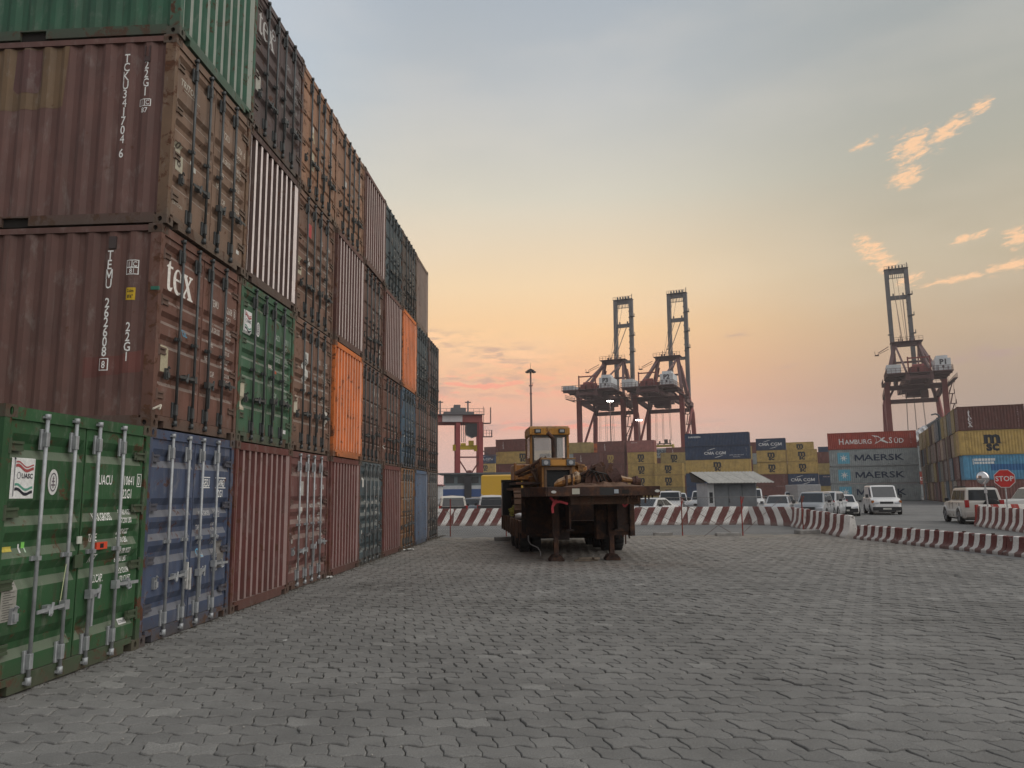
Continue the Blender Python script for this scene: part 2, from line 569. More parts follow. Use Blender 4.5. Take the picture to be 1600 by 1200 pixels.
def rec_breaks(var):
    s, f, d = RECDIM[var]; out = []
    for fr in REC[var]:
        zc = ZT - fr * (ZT - ZB)
        out.append((zc - s - f / 2, zc - f / 2, zc + f / 2, zc + s + f / 2))
    return sorted(out), d


def door_x(var, z):
    br, d = rec_breaks(var)
    for a, b_, c_, e in br:
        if a < z < e:
            if z < b_: return DX - d * (z - a) / (b_ - a)
            if z > c_: return DX - d * (e - z) / (e - c_)
            return DX - d
    return DX


def door_mesh(side, var):
    y0, y1 = DOORS[side]; br, d = rec_breaks(var)
    zs = sorted([ZB, ZT] + [z for r in br for z in r])
    ys = [y0, y0 + 0.014, y0 + 0.034, y1 - 0.034, y1 - 0.014, y1]
    mk = [0, 0, 1, 1, 0, 0]
    m = MB(); vs = []
    for z in zs:
        for y, k in zip(ys, mk):
            vs.append((DX + (door_x(var, z) - DX) * k, y, z))
    n = len(ys)
    fs = [(r * n + i, r * n + i + 1, (r + 1) * n + i + 1, (r + 1) * n + i) for r in range(len(zs) - 1) for i in range(n - 1)]
    m.add(vs, fs)
    e = 0.05                                                           # door edge
    m.add([(DX, y0, ZB), (DX, y1, ZB), (DX, y1, ZT), (DX, y0, ZT), (DX - e, y0, ZB), (DX - e, y1, ZB), (DX - e, y1, ZT), (DX - e, y0, ZT)],
          [(0, 1, 5, 4), (1, 2, 6, 5), (2, 3, 7, 6), (3, 0, 4, 7)])
    return m.mesh('door_' + side + var, M_paint, fix=False)


def casting_mesh():
    m = MB(); lx, ly, lz = 0.178, 0.162, 0.118

    def face(o, u, v, w, h, nrm, hr, hz):
        o, u, v, nrm = map(Vector, (o, u, v, nrm)); c = o + u * w / 2 + v * h / 2
        corners = [o, o + u * w, o + u * w + v * h, o + v * h]
        n = 16; ring = [c + u * hr * math.cos(2 * PI * i / n) + v * hz * math.sin(2 * PI * i / n) for i in range(n)]
        inner = [p - nrm * 0.03 for p in ring]
        vs = corners + ring + inner
        fs = []
        q4 = n // 4
        ca = [2, 3, 0, 1]                                              # corner beyond each quadrant
        for k in range(4):
            for i in range(q4):
                a = 4 + (k * q4 + i) % n; b_ = 4 + (k * q4 + i + 1) % n
                fs.append((ca[k], b_, a))
            fs.append((ca[k], ca[(k + 1) % 4], 4 + ((k + 1) * q4) % n))
        m.add(vs, fs, 0)
        m.add(vs, [(4 + i, 4 + (i + 1) % n, 4 + n + (i + 1) % n, 4 + n + i) for i in range(n)], 0)
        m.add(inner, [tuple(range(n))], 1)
    # front (+x), left (-y)
    face((0, 0, 0), (0, 1, 0), (0, 0, 1), ly, lz, (1, 0, 0), 0.026, 0.040)
    face((-lx, 0, 0), (1, 0, 0), (0, 0, 1), lx, lz, (0, -1, 0), 0.030, 0.034)
    m.add([(-lx, ly, 0), (0, ly, 0), (0, ly, lz), (-lx, ly, lz), (-lx, 0, 0), (0, 0, 0), (0, 0, lz), (-lx, 0, lz)],
          [(0, 1, 2, 3), (0, 3, 7, 4), (0, 4, 5, 1), (3, 2, 6, 7)], 0)
    return m.mesh('corner_casting', [M_frame, M_hole], fix=True)


def corrugate(L, pitch, flat, slope, depth, z0, z1, first=0.02):
    """vertical corrugation along s in 0..L -> list of (s, depth)"""
    pts = [(0, 0), (first, 0)]; s = first
    rec = pitch - flat - 2 * slope
    while s + pitch < L:
        pts += [(s + slope, depth), (s + slope + rec, depth), (s + 2 * slope + rec, 0), (s + pitch, 0)]
        s += pitch
    pts.append((L, 0))
    return pts


def blank_mesh():
    pts = corrugate(CW - 0.18, 0.236, 0.075, 0.022, 0.058, 0, 0, 0.03)
    m = MB()
    for (a, da), (b_, db) in zip(pts[:-1], pts[1:]):
        if b_ - a < 1e-6: continue
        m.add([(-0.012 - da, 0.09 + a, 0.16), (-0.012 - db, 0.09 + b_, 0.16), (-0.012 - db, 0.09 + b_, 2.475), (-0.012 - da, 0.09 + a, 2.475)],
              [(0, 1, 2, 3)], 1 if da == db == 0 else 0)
    return m.mesh('end_panel', [M_paint, M_pale_rib], fix=False)


def side_pts(L): return corrugate(L - 0.2, 0.278, 0.072, 0.068, 0.036, 0, 0, 0.03)


def side_mesh(L, mat, near=True):
    """panel in the plane y=0 facing -y, running x = -0.1 .. -(L-0.1)"""
    m = MB()
    for (a, da), (b_, db) in zip(side_pts(L)[:-1], side_pts(L)[1:]):
        if b_ - a < 1e-6: continue
        m.add([(-0.1 - a, 0.012 + da, 0.15), (-0.1 - b_, 0.012 + db, 0.15), (-0.1 - b_, 0.012 + db, 2.50), (-0.1 - a, 0.012 + da, 2.50)], [(0, 3, 2, 1)])
    return m.mesh('side_panel', mat, fix=False)


def side_y(L, x):
    s = -0.1 - x
    for (a, da), (b_, db) in zip(side_pts(L)[:-1], side_pts(L)[1:]):
        if a <= s <= b_ and b_ > a: return 0.012 + da + (db - da) * (s - a) / (b_ - a)
    return 0.012


def rail_bottom_mesh(L, mat, pockets=True):
    m = MB(); a, b_ = -0.17, -(L - 0.17)
    if pockets:
        c = -L / 2; w = 0.36
        for p0, p1 in ((a, c + 1.02 + w / 2), (c + 1.02 - w / 2, c - 1.02 + w / 2), (c - 1.02 - w / 2, b_)):
            m.box(p1, p0, 0.002, 0.05, 0.015, 0.15, 0)
        for pc in (c + 1.02, c - 1.02):
            m.box(pc - w / 2, pc + w / 2, 0.002, 0.05, 0.128, 0.15, 0)
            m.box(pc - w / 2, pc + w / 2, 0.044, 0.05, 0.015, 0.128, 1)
    else: m.box(b_, a, 0.002, 0.05, 0.015, 0.15, 0)
    return m.mesh('bottom_rail', [mat, M_hole])


me = {}
for s_ in 'LR':
    for v_ in 'ABC': me['door' + s_ + v_] = door_mesh(s_, v_)
me['cast'] = casting_mesh()
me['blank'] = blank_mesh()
for tag, L, mt_ in (('20', L20, M_side), ('40', L40, M_side), ('y20', L20, M_yard), ('y40', L40, M_yard)):
    me['side' + tag] = side_mesh(L, mt_)
    me['brail' + tag] = rail_bottom_mesh(L, M_frame if tag == '20' else mt_)
    me['trail' + tag] = MB().box(-(L - 0.17), -0.17, 0.003, 0.06, 2.50, 2.575).mesh('top_rail', mt_)
    me['roof' + tag] = MB().box(-(L - 0.05), -0.05, 0.05, CW - 0.05, 2.555, 2.57).mesh('roof', mt_)
    me['floor' + tag] = MB().box(-(L - 0.1), -0.1, 0.05, CW - 0.05, 0.10, 0.15).mesh('floor', M_dark)
me['post'] = MB().box(-0.14, -0.004, 0.004, 0.09, 0.118, CH - 0.118).mesh('corner_post', M_frame)
_h = MB().box(-0.10, -0.008, 0.09, CW - 0.09, 2.475, 2.578); _h.box(-0.05, -0.0, 0.09, CW - 0.09, 2.462, 2.476)
me['header'] = _h.mesh('header', M_paint)
_s = MB()
_s.prism([(0.162, 0.06), (0.30, 0.012), (CW - 0.30, 0.012), (CW - 0.162, 0.06), (CW - 0.162, 0.155), (0.162, 0.155)], 'x', -0.10, -0.008)
me['sill_old'] = _s.mesh('sill', M_paint)
_s = MB()
for y0, y1, z0 in ((0.162, 0.31, 0.095), (0.31, CW - 0.31, 0.012), (CW - 0.31, CW - 0.162, 0.095)): _s.box(-0.10, -0.006, y0, y1, z0, 0.158, 0)
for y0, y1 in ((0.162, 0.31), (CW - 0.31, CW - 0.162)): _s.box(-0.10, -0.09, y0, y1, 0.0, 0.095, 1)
me['sill'] = _s.mesh('sill', [M_frame, M_hole])
me['sillp'] = me['sill'].copy(); me['sillp'].materials[0] = M_paint
_s = MB().box(-0.07, -0.045, 1.2, 1.23, ZB, ZT); _s.box(-0.07, -0.05, 0.09, 0.12, ZB, ZT); _s.box(-0.07, -0.05, 2.32, 2.35, ZB, ZT)
_s.box(-0.07, -0.05, 0.1, 2.34, ZT - 0.01, ZT + 0.01); _s.box(-0.07, -0.05, 0.1, 2.34, 0.158, ZB + 0.006)
me['gasket'] = _s.mesh('gasket', M_dark)


def rod_meshes():
    m = MB(); m.smooth = True
    m.cyl((0.022, 0, 0.10), (0.022, 0, 2.52), 0.0185, 10)
    for z0, z1 in ((0.05, 0.12), (2.495, 2.545)):
        m.cyl((0.022, 0, z0), (0.022, 0, z1), 0.027, 8)
    m.smooth = False
    for z in (0.075, 2.515): m.box(-0.006, 0.03, -0.036, 0.036, z - 0.012, z + 0.012)
    rod = m.mesh('lock_rod', M_rod)
    k = MB()
    k.box(-0.024, 0.002, -0.046, 0.046, -0.10, 0.10)
    k.box(0.002, 0.043, -0.024, 0.026, -0.07, 0.07)
    keeper = bevel_mesh(k.mesh('rod_keeper', M_rod), 0.004, 1)
    b_ = MB(); b_.box(-0.024, 0.0, -0.05, 0.05, -0.022, 0.022); b_.box(0.0, 0.047, -0.026, 0.026, -0.02, 0.02)
    brk = b_.mesh('rod_bracket', M_rod)
    h = MB()                                                           # handle: hub on the rod, bar, catch
    h.box(-0.01, 0.055, -0.035, 0.035, -0.045, 0.045)
    h.beam((0.045, 0, 0), (0.04, -0.42, -0.015), 0.012, 0.034)
    h.cyl((0.045, -0.22, -0.06), (0.045, -0.20, 0.05), 0.014, 6)
    h.box(-0.02, 0.035, -0.27, -0.19, -0.045, 0.03)
    h.tube([(0.05, -0.25, -0.01), (0.055, -0.26, -0.06), (0.045, -0.22, -0.075), (0.04, -0.19, -0.04)], 0.008, 5)
    hand = h.mesh('handle', M_rod)
    h2 = MB(); h2.box(-0.01, 0.055, -0.035, 0.035, -0.045, 0.045)
    h2.beam((0.045, 0, 0), (0.06, 0.12, 0.03), 0.014, 0.04); h2.beam((0.05, 0.02, -0.02), (0.04, 0.03, -0.33), 0.014, 0.03)
    h2.box(-0.02, 0.035, 0.08, 0.15, -0.04, 0.03); h2.cyl((0.05, 0.12, -0.06), (0.05, 0.14, 0.08), 0.013, 6)
    hand2 = h2.mesh('handle', M_rod)
    hg = MB(); hg.box(-0.03, 0.004, -0.03, 0.16, -0.045, -0.02); hg.box(-0.03, 0.004, -0.03, 0.16, 0.02, 0.045)
    hg.box(-0.03, -0.012, -0.03, 0.17, -0.045, 0.045); hg.cyl((0.0, -0.018, -0.07), (0.0, -0.018, 0.07), 0.015, 6)
    hinge = hg.mesh('hinge', M_paint)
    ct = MB(); ct.box(-0.022, 0.012, -0.035, 0.035, -0.07, 0.07); ct.tube([(0.015, -0.02, 0.05), (0.04, -0.03, 0.09), (0.03, 0.02, 0.07)], 0.009, 5)
    ct.box(0.012, 0.03, -0.02, 0.03, -0.05, 0.02)
    catch = ct.mesh('handle_catch', M_rod)
    return rod, keeper, brk, hand, hand2, hinge, catch


ROD, KEEP, BRK, HAND, HAND2, HINGE, CATCH = rod_meshes()
RODY = {'L': (0.54, 0.985), 'R': (1.385, 1.845)}
RUSTY = (0.085, 0.048, 0.036)
GALV, DULL, DARKROD = (0.33, 0.345, 0.355), (0.13, 0.135, 0.135), (0.07, 0.075, 0.076)


def code_block(code, num, digit, typ='22G1', small=True, cap=None, sz=0.148, boxed=False):
    """painted writing of a right-hand door, in door coordinates (s = local y, t = local z)"""
    it = []
    T = lambda s, x, y, size, sx=0.62, sh=0.0: it.append((text2d(s, size, sx, 0.012, shear=sh), x, y))
    T(code, 1.475, 1.885, sz); T(num, 1.90, 1.885, sz); T(digit, 2.235, 1.885, sz)
    T(typ, 1.93, 1.735, sz)
    if boxed:
        for (x0, x1) in ((1.42, 1.70), (1.87, 2.21)):
            for z in (1.862, 2.005): it.append((([(x0, z), (x1, z), (x1, z + .012), (x0, z + .012)], [(0, 1, 2, 3)]), 0, 0))
    if small:
        for i, (a, c, d) in enumerate((('MAX.GROSS', '30.480 KGS', '67.200 LBS'), ('TARE', '2.300 KGS', '5.070 LBS'),
                                       ('NET', '28.180 KGS', '62.130 LBS'), ('CU.CAP.', cap or '33.2 CU.M', '1.170 CU.FT'))):
            z = 1.53 - i * 0.215
            T(a, 1.43, z - 0.03, 0.115, 0.55, 0.12 if i == 0 else 0); T(c, 1.93, z + 0.02, 0.085, 0.6); T(d, 1.93, z - 0.07, 0.085, 0.6)
    return place2d(it)


def small_block(code, num):
    it = []
    T = lambda s, x, y, size, sx=0.62: it.append((text2d(s, size, sx, 0.012), x, y))
    T(code, 1.44, 1.865, 0.148); T(num, 1.885, 1.865, 0.148); T('22G1', 1.885, 1.675, 0.148)
    for i in range(4):
        z = 1.53 - i * 0.215
        T(('MAX.GR.', 'TARE', 'NET', 'CU.CAP.')[i], 1.31, z - 0.03, 0.10); T(('30480 KG', '2200 KG', '28280 KG', '33.1 CU.M')[i], 1.87, z + 0.02, 0.085)
        T(('67200 LB', '4850 LB', '62350 LB', '1169 CU.FT')[i], 1.87, z - 0.07, 0.085)
    return place2d(it)


def rect2(x0, x1, z0, z1): return ([(x0, z0), (x1, z0), (x1, z1), (x0, z1)], [(0, 1, 2, 3)])


# ---- lettering shapes of the serif "tex" mark (drawn by hand)
def arc(cx, cy, rx, ry, a0, a1, n=14): return [(cx + rx * math.cos(R(a0 + (a1 - a0) * i / n)), cy + ry * math.sin(R(a0 + (a1 - a0) * i / n))) for i in range(n + 1)]


TEX_T = [[(0.10, 0.62), (0.13, 0.66), (0.20, 0.70), (0.27, 0.90), (0.31, 0.90), (0.31, 0.68), (0.44, 0.68), (0.44, 0.62), (0.31, 0.62), (0.31, 0.16),
          (0.33, 0.10), (0.39, 0.10), (0.44, 0.14), (0.45, 0.10), (0.38, 0.0), (0.27, -0.01), (0.19, 0.04), (0.17, 0.14), (0.17, 0.62)]]
TEX_E = [arc(0.28, 0.34, 0.25, 0.36, 12, 325) + [(0.50, 0.10), (0.42, 0.09), (0.32, 0.07), (0.22, 0.14), (0.17, 0.36), (0.525, 0.36)],
         [(0.175, 0.42), (0.38, 0.42)] + arc(0.28, 0.48, 0.10, 0.17, 5, 175, 8)]
TEX_X = [[(-0.02, 0.68), (0.26, 0.68), (0.26, 0.64), (0.21, 0.63), (0.30, 0.46), (0.38, 0.61), (0.34, 0.64), (0.34, 0.68), (0.54, 0.68), (0.54, 0.64), (0.47, 0.61),
          (0.335, 0.40), (0.53, 0.06), (0.59, 0.04), (0.59, 0.0), (0.28, 0.0), (0.28, 0.04), (0.34, 0.06), (0.24, 0.25), (0.12, 0.07), (0.17, 0.04), (0.17, 0.0),
          (-0.05, 0.0), (-0.05, 0.04), (0.03, 0.07), (0.205, 0.32), (0.05, 0.60), (-0.02, 0.64)]]


def tex_logo(h=0.5):
    return place2d([(shape2d(TEX_T, 'tt'), 0, 0, h), (shape2d(TEX_E, 'te'), 0.44 * h, 0, h), (shape2d(TEX_X, 'tx'), 0.99 * h, 0, h)])


def mark(parent, shape, var, col=(0.62, 0.61, 0.58), eps=0.003, mats=None, name='marking'):
    br, d = rec_breaks(var); cuts = [z for r in br for z in r]
    m = lay(name, shape, lambda s, t: (door_x(var, t) + eps, s, t), mats or M_mark, cuts, 1)
    return put(name, m, parent, color=col)


def sticker(parent, x0, x1, z0, z1, col, var, name='sticker', eps=0.004):
    return mark(parent, rect2(x0, x1, z0, z1), var, col, eps, name=name)


def container(loc, rotz, label, col, L='20', front='door', var='A', rods=DULL, group=None, castcol=RUSTY, rib_pale=0.0, framecol=None,
              detail=2, sidecol=None, name='shipping_container', sill='sill', flip=False):
    """20 ft box standing on loc, door end in the local plane x=0 facing +x, body towards -x"""
    LL = L20
    t = thing(name, label, 'container', loc, rotz, group)
    fc = framecol or col
    sc = sidecol or col
    P = lambda nm, d, **k: put(nm, d, t, **k)
    P('side_panel', me['side20'], color=sc)
    P('side_panel', me['side20'], loc=(-LL, CW, 0), rot=PI, color=sc)
    for d in ('brail20', 'trail20'):
        nm = 'bottom_rail' if d[0] == 'b' else 'top_rail'
        P(nm, me[d], color=sc); P(nm, me[d], loc=(-LL, CW, 0), rot=PI, color=sc)
    P('roof', me['roof20'], color=sc); P('floor', me['floor20'])
    e = P('end_panel', me['blank'], loc=(-LL, CW, 0), rot=PI, color=col); e['rib_pale'] = 0.0
    for z in (0, CH - 0.118):
        P('corner_casting', me['cast'], loc=(0, 0, z), color=castcol)
        o = P('corner_casting', me['cast'], loc=(0, CW, z), color=castcol); o.scale = (1, -1, 1)
        P('corner_casting', me['cast'], loc=(-LL, CW, z), rot=PI, color=castcol)
        o = P('corner_casting', me['cast'], loc=(-LL, 0, z), color=castcol); o.scale = (-1, 1, 1)
    P('corner_post', me['post'], color=fc)
    P('corner_post', me['post'], loc=(0, CW - 0.094, 0), color=fc)
    P('corner_post', me['post'], loc=(-LL + 0.144, 0, 0), color=fc); P('corner_post', me['post'], loc=(-LL + 0.144, CW - 0.094, 0), color=fc)
    P('header', me['header'], color=col); P('sill', me['sill' if front == 'door' else 'sillp'], color=col)
    if front == 'blank':
        o = P('end_panel', me['blank'], color=col); o['rib_pale'] = rib_pale
        return t, None, None
    P('gasket', me['gasket'])
    ds = []
    for s in 'LR':
        d = P('door', me['door' + s + var], color=col); ds.append(d)
        for i, y in enumerate(RODY[s]):
            put('lock_rod', ROD, d, loc=(0, y, 0), color=rods)
            if detail >= 1:
                for z in (0.26, 2.30): put('rod_keeper', KEEP, d, loc=(0, y, z), color=rods)
                put('rod_bracket', BRK, d, loc=(0, y, 1.19), color=rods)
        if detail >= 1:
            yo = DOORS[s][0] if s == 'L' else DOORS[s][1]
            for z in (0.42, 0.98, 1.62, 2.22):
                o = put('hinge', HINGE, d, loc=(-0.004, yo, z), color=col)
                if s == 'R': o.scale = (1, -1, 1)
            y = RODY[s][1] if s == 'L' else RODY[s][0]
            hz = 0.74 + rnd.uniform(-.05, .05)
            put('handle', HAND if s == 'L' else HAND2, d, loc=(0, y, hz), color=rods)
            if s == 'L': put('handle_catch', CATCH, d, loc=(0, 0.31, 0.70), color=rods)
            if s == 'R':
                o = put('handle', HAND, d, loc=(0, RODY[s][1], 0.80), color=rods); o.scale = (1, -1, 1)
    return t, ds[0], ds[1]


# ---- the wall of containers along the left
WX, WY, WA, WP = -4.552, 6.684, R(3.418), 2.4616
WDIR = Vector((math.sin(WA), math.cos(WA), 0))
WNRM = Vector((math.cos(WA), -math.sin(WA), 0))


def wall_loc(k, tier, dx=0.0, dy=0.0): 
    p = Vector((WX, WY, 0)) + WDIR * (k * WP + 0.012 + dy) + WNRM * dx
    return (p.x, p.y, (tier - 1) * CH)


BR, BR2, BR3, RD, MAR = (0.155, 0.075, 0.056), (0.145, 0.085, 0.068), (0.19, 0.11, 0.078), (0.125, 0.040, 0.035), (0.15, 0.065, 0.058)
TAN, DKR = (0.205, 0.132, 0.092), (0.105, 0.078, 0.075)
GRN, GRN2, GRN3 = (0.028, 0.088, 0.034), (0.05, 0.115, 0.065), (0.052, 0.135, 0.088)
BLU, BLU2, BLU3, STL = (0.06, 0.08, 0.135), (0.05, 0.10, 0.18), (0.06, 0.105, 0.15), (0.065, 0.09, 0.10)
ORG = (0.62, 0.17, 0.04)
WALL = [
    # tier, column, kind, colour, variant, rods, fade, dx, label
    (1, 0, 'door', GRN, 'A', GALV, 0, 0.03, 'dark green container nearest the camera with UASC flag sticker and pale grey lock rods'),
    (1, 1, 'door', BLU, 'A', GALV, 0, 0, 'slate blue container with code GESU standing on the paving beside the green UASC container'),
    (1, 2, 'blank', RD, 'A', DULL, 0.22, 0.02, 'red brown container with ribbed blank end standing right of the slate blue container'),
    (1, 3, 'door', MAR, 'A', GALV, 0, -0.03, 'reddish brown container with bright grey rods on the paving between two ribbed red ends'),
    (1, 4, 'blank', RD, 'A', DULL, 0.22, 0.01, 'red brown ribbed container end on the paving directly under the left orange container'),
    (1, 5, 'door', STL, 'A', DULL, 0, 0, 'dark steel blue container with doors on the paving, sixth from the left in bottom tier'),
    (1, 6, 'blank', RD, 'A', DULL, 0.18, 0.02, 'dusty red ribbed container end on the paving left of the orange brown doors'),
    (1, 7, 'door', (0.26, 0.13, 0.06), 'C', DULL, 0, -0.02, 'rusty orange brown container with doors at ground level, third from the far end'),
    (1, 8, 'blank', (0.09, 0.14, 0.22), 'A', DULL, 0.2, 0.0, 'blue ribbed container end on the paving near the far end of the wall'),
    (1, 9, 'door', (0.13, 0.11, 0.10), 'C', DULL, 0, 0.0, 'grey brown container at ground level at the far end of the wall'),
    (2, 1, 'door', BR, 'B', DARKROD, 0, 0.0, 'brown container with large tex logo and code TEMU resting above the slate blue container'),
    (2, 2, 'door', GRN2, 'B', DARKROD, 0, 0.0, 'green container with flag sticker in second tier above a ribbed red brown end'),
    (2, 3, 'door', BR3, 'B', DARKROD, 0, -0.02, 'brown container with white stickers in second tier left of the orange ribbed end'),
    (2, 4, 'blank', ORG, 'A', DULL, 0.26, 0.04, 'bright orange ribbed container end in second tier, the larger orange one'),
    (2, 5, 'door', BR2, 'C', DARKROD, 0, -0.06, 'brown container with doors in second tier just right of the larger orange end'),
    (2, 6, 'door', BR, 'C', DARKROD, 0, -0.04, 'brown container with doors in second tier left of the blue doors'),
    (2, 7, 'door', BLU3, 'C', DARKROD, 0, 0.0, 'blue container with doors in second tier under the smaller orange end'),
    (2, 8, 'door', BR2, 'C', DARKROD, 0, 0.0, 'dull brown container in second tier, second from the far end'),
    (2, 9, 'door', BR2, 'C', DARKROD, 0, 0.0, 'dull brown container in second tier at the far end of the wall'),
    (3, 1, 'door', TAN, 'B', DARKROD, 0, 0.05, 'tan brown container with code TCKU in third tier under the green ribbed end'),
    (3, 2, 'blank', (0.075, 0.042, 0.036), 'A', DULL, 0.95, 0.02, 'dark container end with chalky white ribs in third tier'),
    (3, 3, 'door', BR3, 'B', DARKROD, 0, -0.02, 'brown container with a red sticker in third tier right of the white ribbed end'),
    (3, 4, 'blank', (0.11, 0.05, 0.042), 'A', DULL, 0.55, 0.04, 'brown ribbed container end with pale ribs in third tier above the larger orange end'),
    (3, 5, 'door', BR2, 'C', DARKROD, 0, -0.05, 'brown container with doors in third tier between two ribbed brown ends'),
    (3, 6, 'blank', (0.13, 0.06, 0.05), 'A', DULL, 0.45, 0.0, 'brown ribbed container end in third tier directly left of the smaller orange end'),
    (3, 7, 'blank', ORG, 'A', DULL, 0.26, 0.02, 'bright orange ribbed container end in third tier, the smaller orange one'),
    (3, 8, 'door', STL, 'C', DARKROD, 0, 0.0, 'dark steel blue container with doors in third tier right of the smaller orange end'),
    (3, 9, 'door', DKR, 'C', DARKROD, 0, 0.02, 'dark brown container on top of the last column, lower than its neighbours'),
    (4, 1, 'blank', GRN3, 'A', DULL, 0.30, 0.08, 'green ribbed container end on top of the first full column of the wall'),
    (4, 2, 'door', DKR, 'B', DARKROD, 0, 0.03, 'dark brown container with white tex logo in top tier beside the green ribbed end'),
    (4, 3, 'door', (0.31, 0.17, 0.105), 'C', DARKROD, 0, 0.0, 'light brown container with doors in top tier right of the dark tex container'),
    (4, 4, 'door', (0.30, 0.17, 0.11), 'C', DARKROD, 0, -0.02, 'light brown container with doors in top tier left of the ribbed brown end'),
    (4, 5, 'blank', (0.13, 0.065, 0.055), 'A', DULL, 0.45, 0.0, 'brown ribbed container end in top tier between light brown and steel blue doors'),
    (4, 6, 'door', STL, 'C', DARKROD, 0, -0.02, 'steel blue container with doors in top tier right of the brown ribbed end'),
    (4, 7, 'door', (0.09, 0.075, 0.065), 'C', DARKROD, 0, -0.01, 'dark grey brown container with doors in top tier, second from the far end'),
    (4, 8, 'blank', (0.19, 0.13, 0.10), 'A', DULL, 0.30, -0.02, 'tan ribbed container end in top tier, last of the top tier'),
]
CODES = ['TGHU', 'TTNU', 'CAXU', 'GLDU', 'FCIU', 'BMOU', 'TRLU', 'CRXU']
wallc = {}
for (tier, k, kind, col, var, rods, rib_pale, dx, label) in WALL:
    dy = rnd.uniform(-0.008, 0.008)
    near = k <= 4
    bigrust = (0.17, 0.105, 0.065) if (tier, k) == (3, 1) else None
    t, dl, dr = container(wall_loc(k, tier, dx, dy), -WA, label, col, front=kind, var=var, rods=rods, group='containers of the long stacked wall',
                          rib_pale=rib_pale, framecol=bigrust or tuple(c * 0.9 for c in col), detail=2 if k <= 6 else 1,
                          castcol=tuple(a * .5 + b_ * .5 for a, b_ in zip(col, RUSTY)),
                          sidecol={(2, 1): (0.125, 0.065, 0.054), (3, 1): (0.14, 0.073, 0.062), (4, 1): (0.036, 0.11, 0.066)}.get((tier, k)))
    wallc[(tier, k)] = (t, dl, dr, var)
    if kind == 'door' and (tier, k) not in ((1, 0), (1, 1), (2, 1), (3, 1), (4, 2), (2, 2)):
        cc = CODES[(tier * 3 + k) % 8]
        num = str(100000 + (tier * 7919 + k * 104729) % 899999)
        mark(dr, small_block(cc, num), var, (0.55, 0.53, 0.49))
        r2 = random.Random(tier * 31 + k)
        # paper stickers and plates seen as pale squares on the doors
        for _ in range(r2.randint(2, 4)):
            x = r2.choice([0.25, 0.66, 0.70, 1.02, 1.55, 2.0]) + r2.uniform(-.04, .04); z = r2.uniform(0.35, 2.0); w_ = r2.uniform(.07, .16); h_ = r2.uniform(.08, .3)
            s_ = r2.uniform(.3, .55)
            sticker(dl if x < 1.2 else dr, x, x + w_, z, z + h_, (s_, s_ * .96, s_ * .88), var)

WHITE = (0.80, 0.80, 0.77)
# green container nearest: flag sticker, crest, code, weight table, plate, seal
t, dl, dr, var = wallc[(1, 0)]
def flag_marks(dl, var, sc=1.0):
    fx, fz, s = 0.158, 1.745, 0.31
    sticker(dl, fx, fx + s, fz, fz + s + 0.06, (0.70, 0.70, 0.68), var)
    def wave(u): return 0.018 * math.sin(u * 7.0 + 0.6) - 0.03 * u
    def band(x0, x1, z0, h):
        n = 10; p = [(x0 + (x1 - x0) * i / n, z0 + wave(i / n)) for i in range(n + 1)]
        return shape2d([p + [(a, c + h) for a, c in reversed(p)]])
    mark(dl, band(fx + .055, fx + .29, fz + .275, .028), var, (0.35, 0.07, 0.07), 0.0065)
    mark(dl, band(fx + .055, fx + .29, fz + .315, .014), var, (0.40, 0.10, 0.10), 0.0065)
    mark(dl, band(fx + .055, fx + .29, fz + .105, .022), var, (0.10, 0.30, 0.22), 0.0065)
    mark(dl, band(fx + .055, fx + .29, fz + .06, .028), var, (0.02, 0.02, 0.03), 0.0065)
    mark(dl, rect2(fx + .035, fx + .047, fz + .02, fz + .35), var, (0.2, 0.2, 0.22), 0.0065)
    mark(dl, shape2d([ell(fx + .041, fz + .362, .012, .012, 10)]), var, (0.05, 0.05, 0.06), 0.0065)
    mark(dl, text2d('UASC', 0.062, 0.95, 0.03), var, (0.02, 0.02, 0.03), 0.0065) if False else None
    tx = place2d([(text2d('UASC', 0.062, 0.95, 0.03), fx + .135, fz + .185)])
    mark(dl, tx, var, (0.03, 0.03, 0.04), 0.0065)
    mark(dl, shape2d([ell(fx + .10, fz + .21, .026, .034, 8), ell(fx + .10, fz + .21, .020, .027, 8)]), var, (0.12, 0.12, 0.14), 0.0065)
    # round crest
    mark(dl, shape2d([ell(0.74, 1.90, 0.075, 0.125, 24)]), var, (0.62, 0.62, 0.60), 0.004)
    mark(dl, shape2d([ell(0.74, 1.90, 0.052, 0.092, 20), ell(0.74, 1.90, 0.042, 0.078, 20)]), var, (0.12, 0.11, 0.13), 0.0065)
    mark(dl, place2d([(rect2(-.006, .006, -.06, .06), 0.74, 1.90), (rect2(-.03, .03, -.035, -.02), 0.74, 1.90), (rect2(-.022, .022, 0.0, .014), 0.74, 1.90),
                      (rect2(-.014, .014, .032, .042), 0.74, 1.90)]), var, (0.15, 0.12, 0.14), 0.0065)


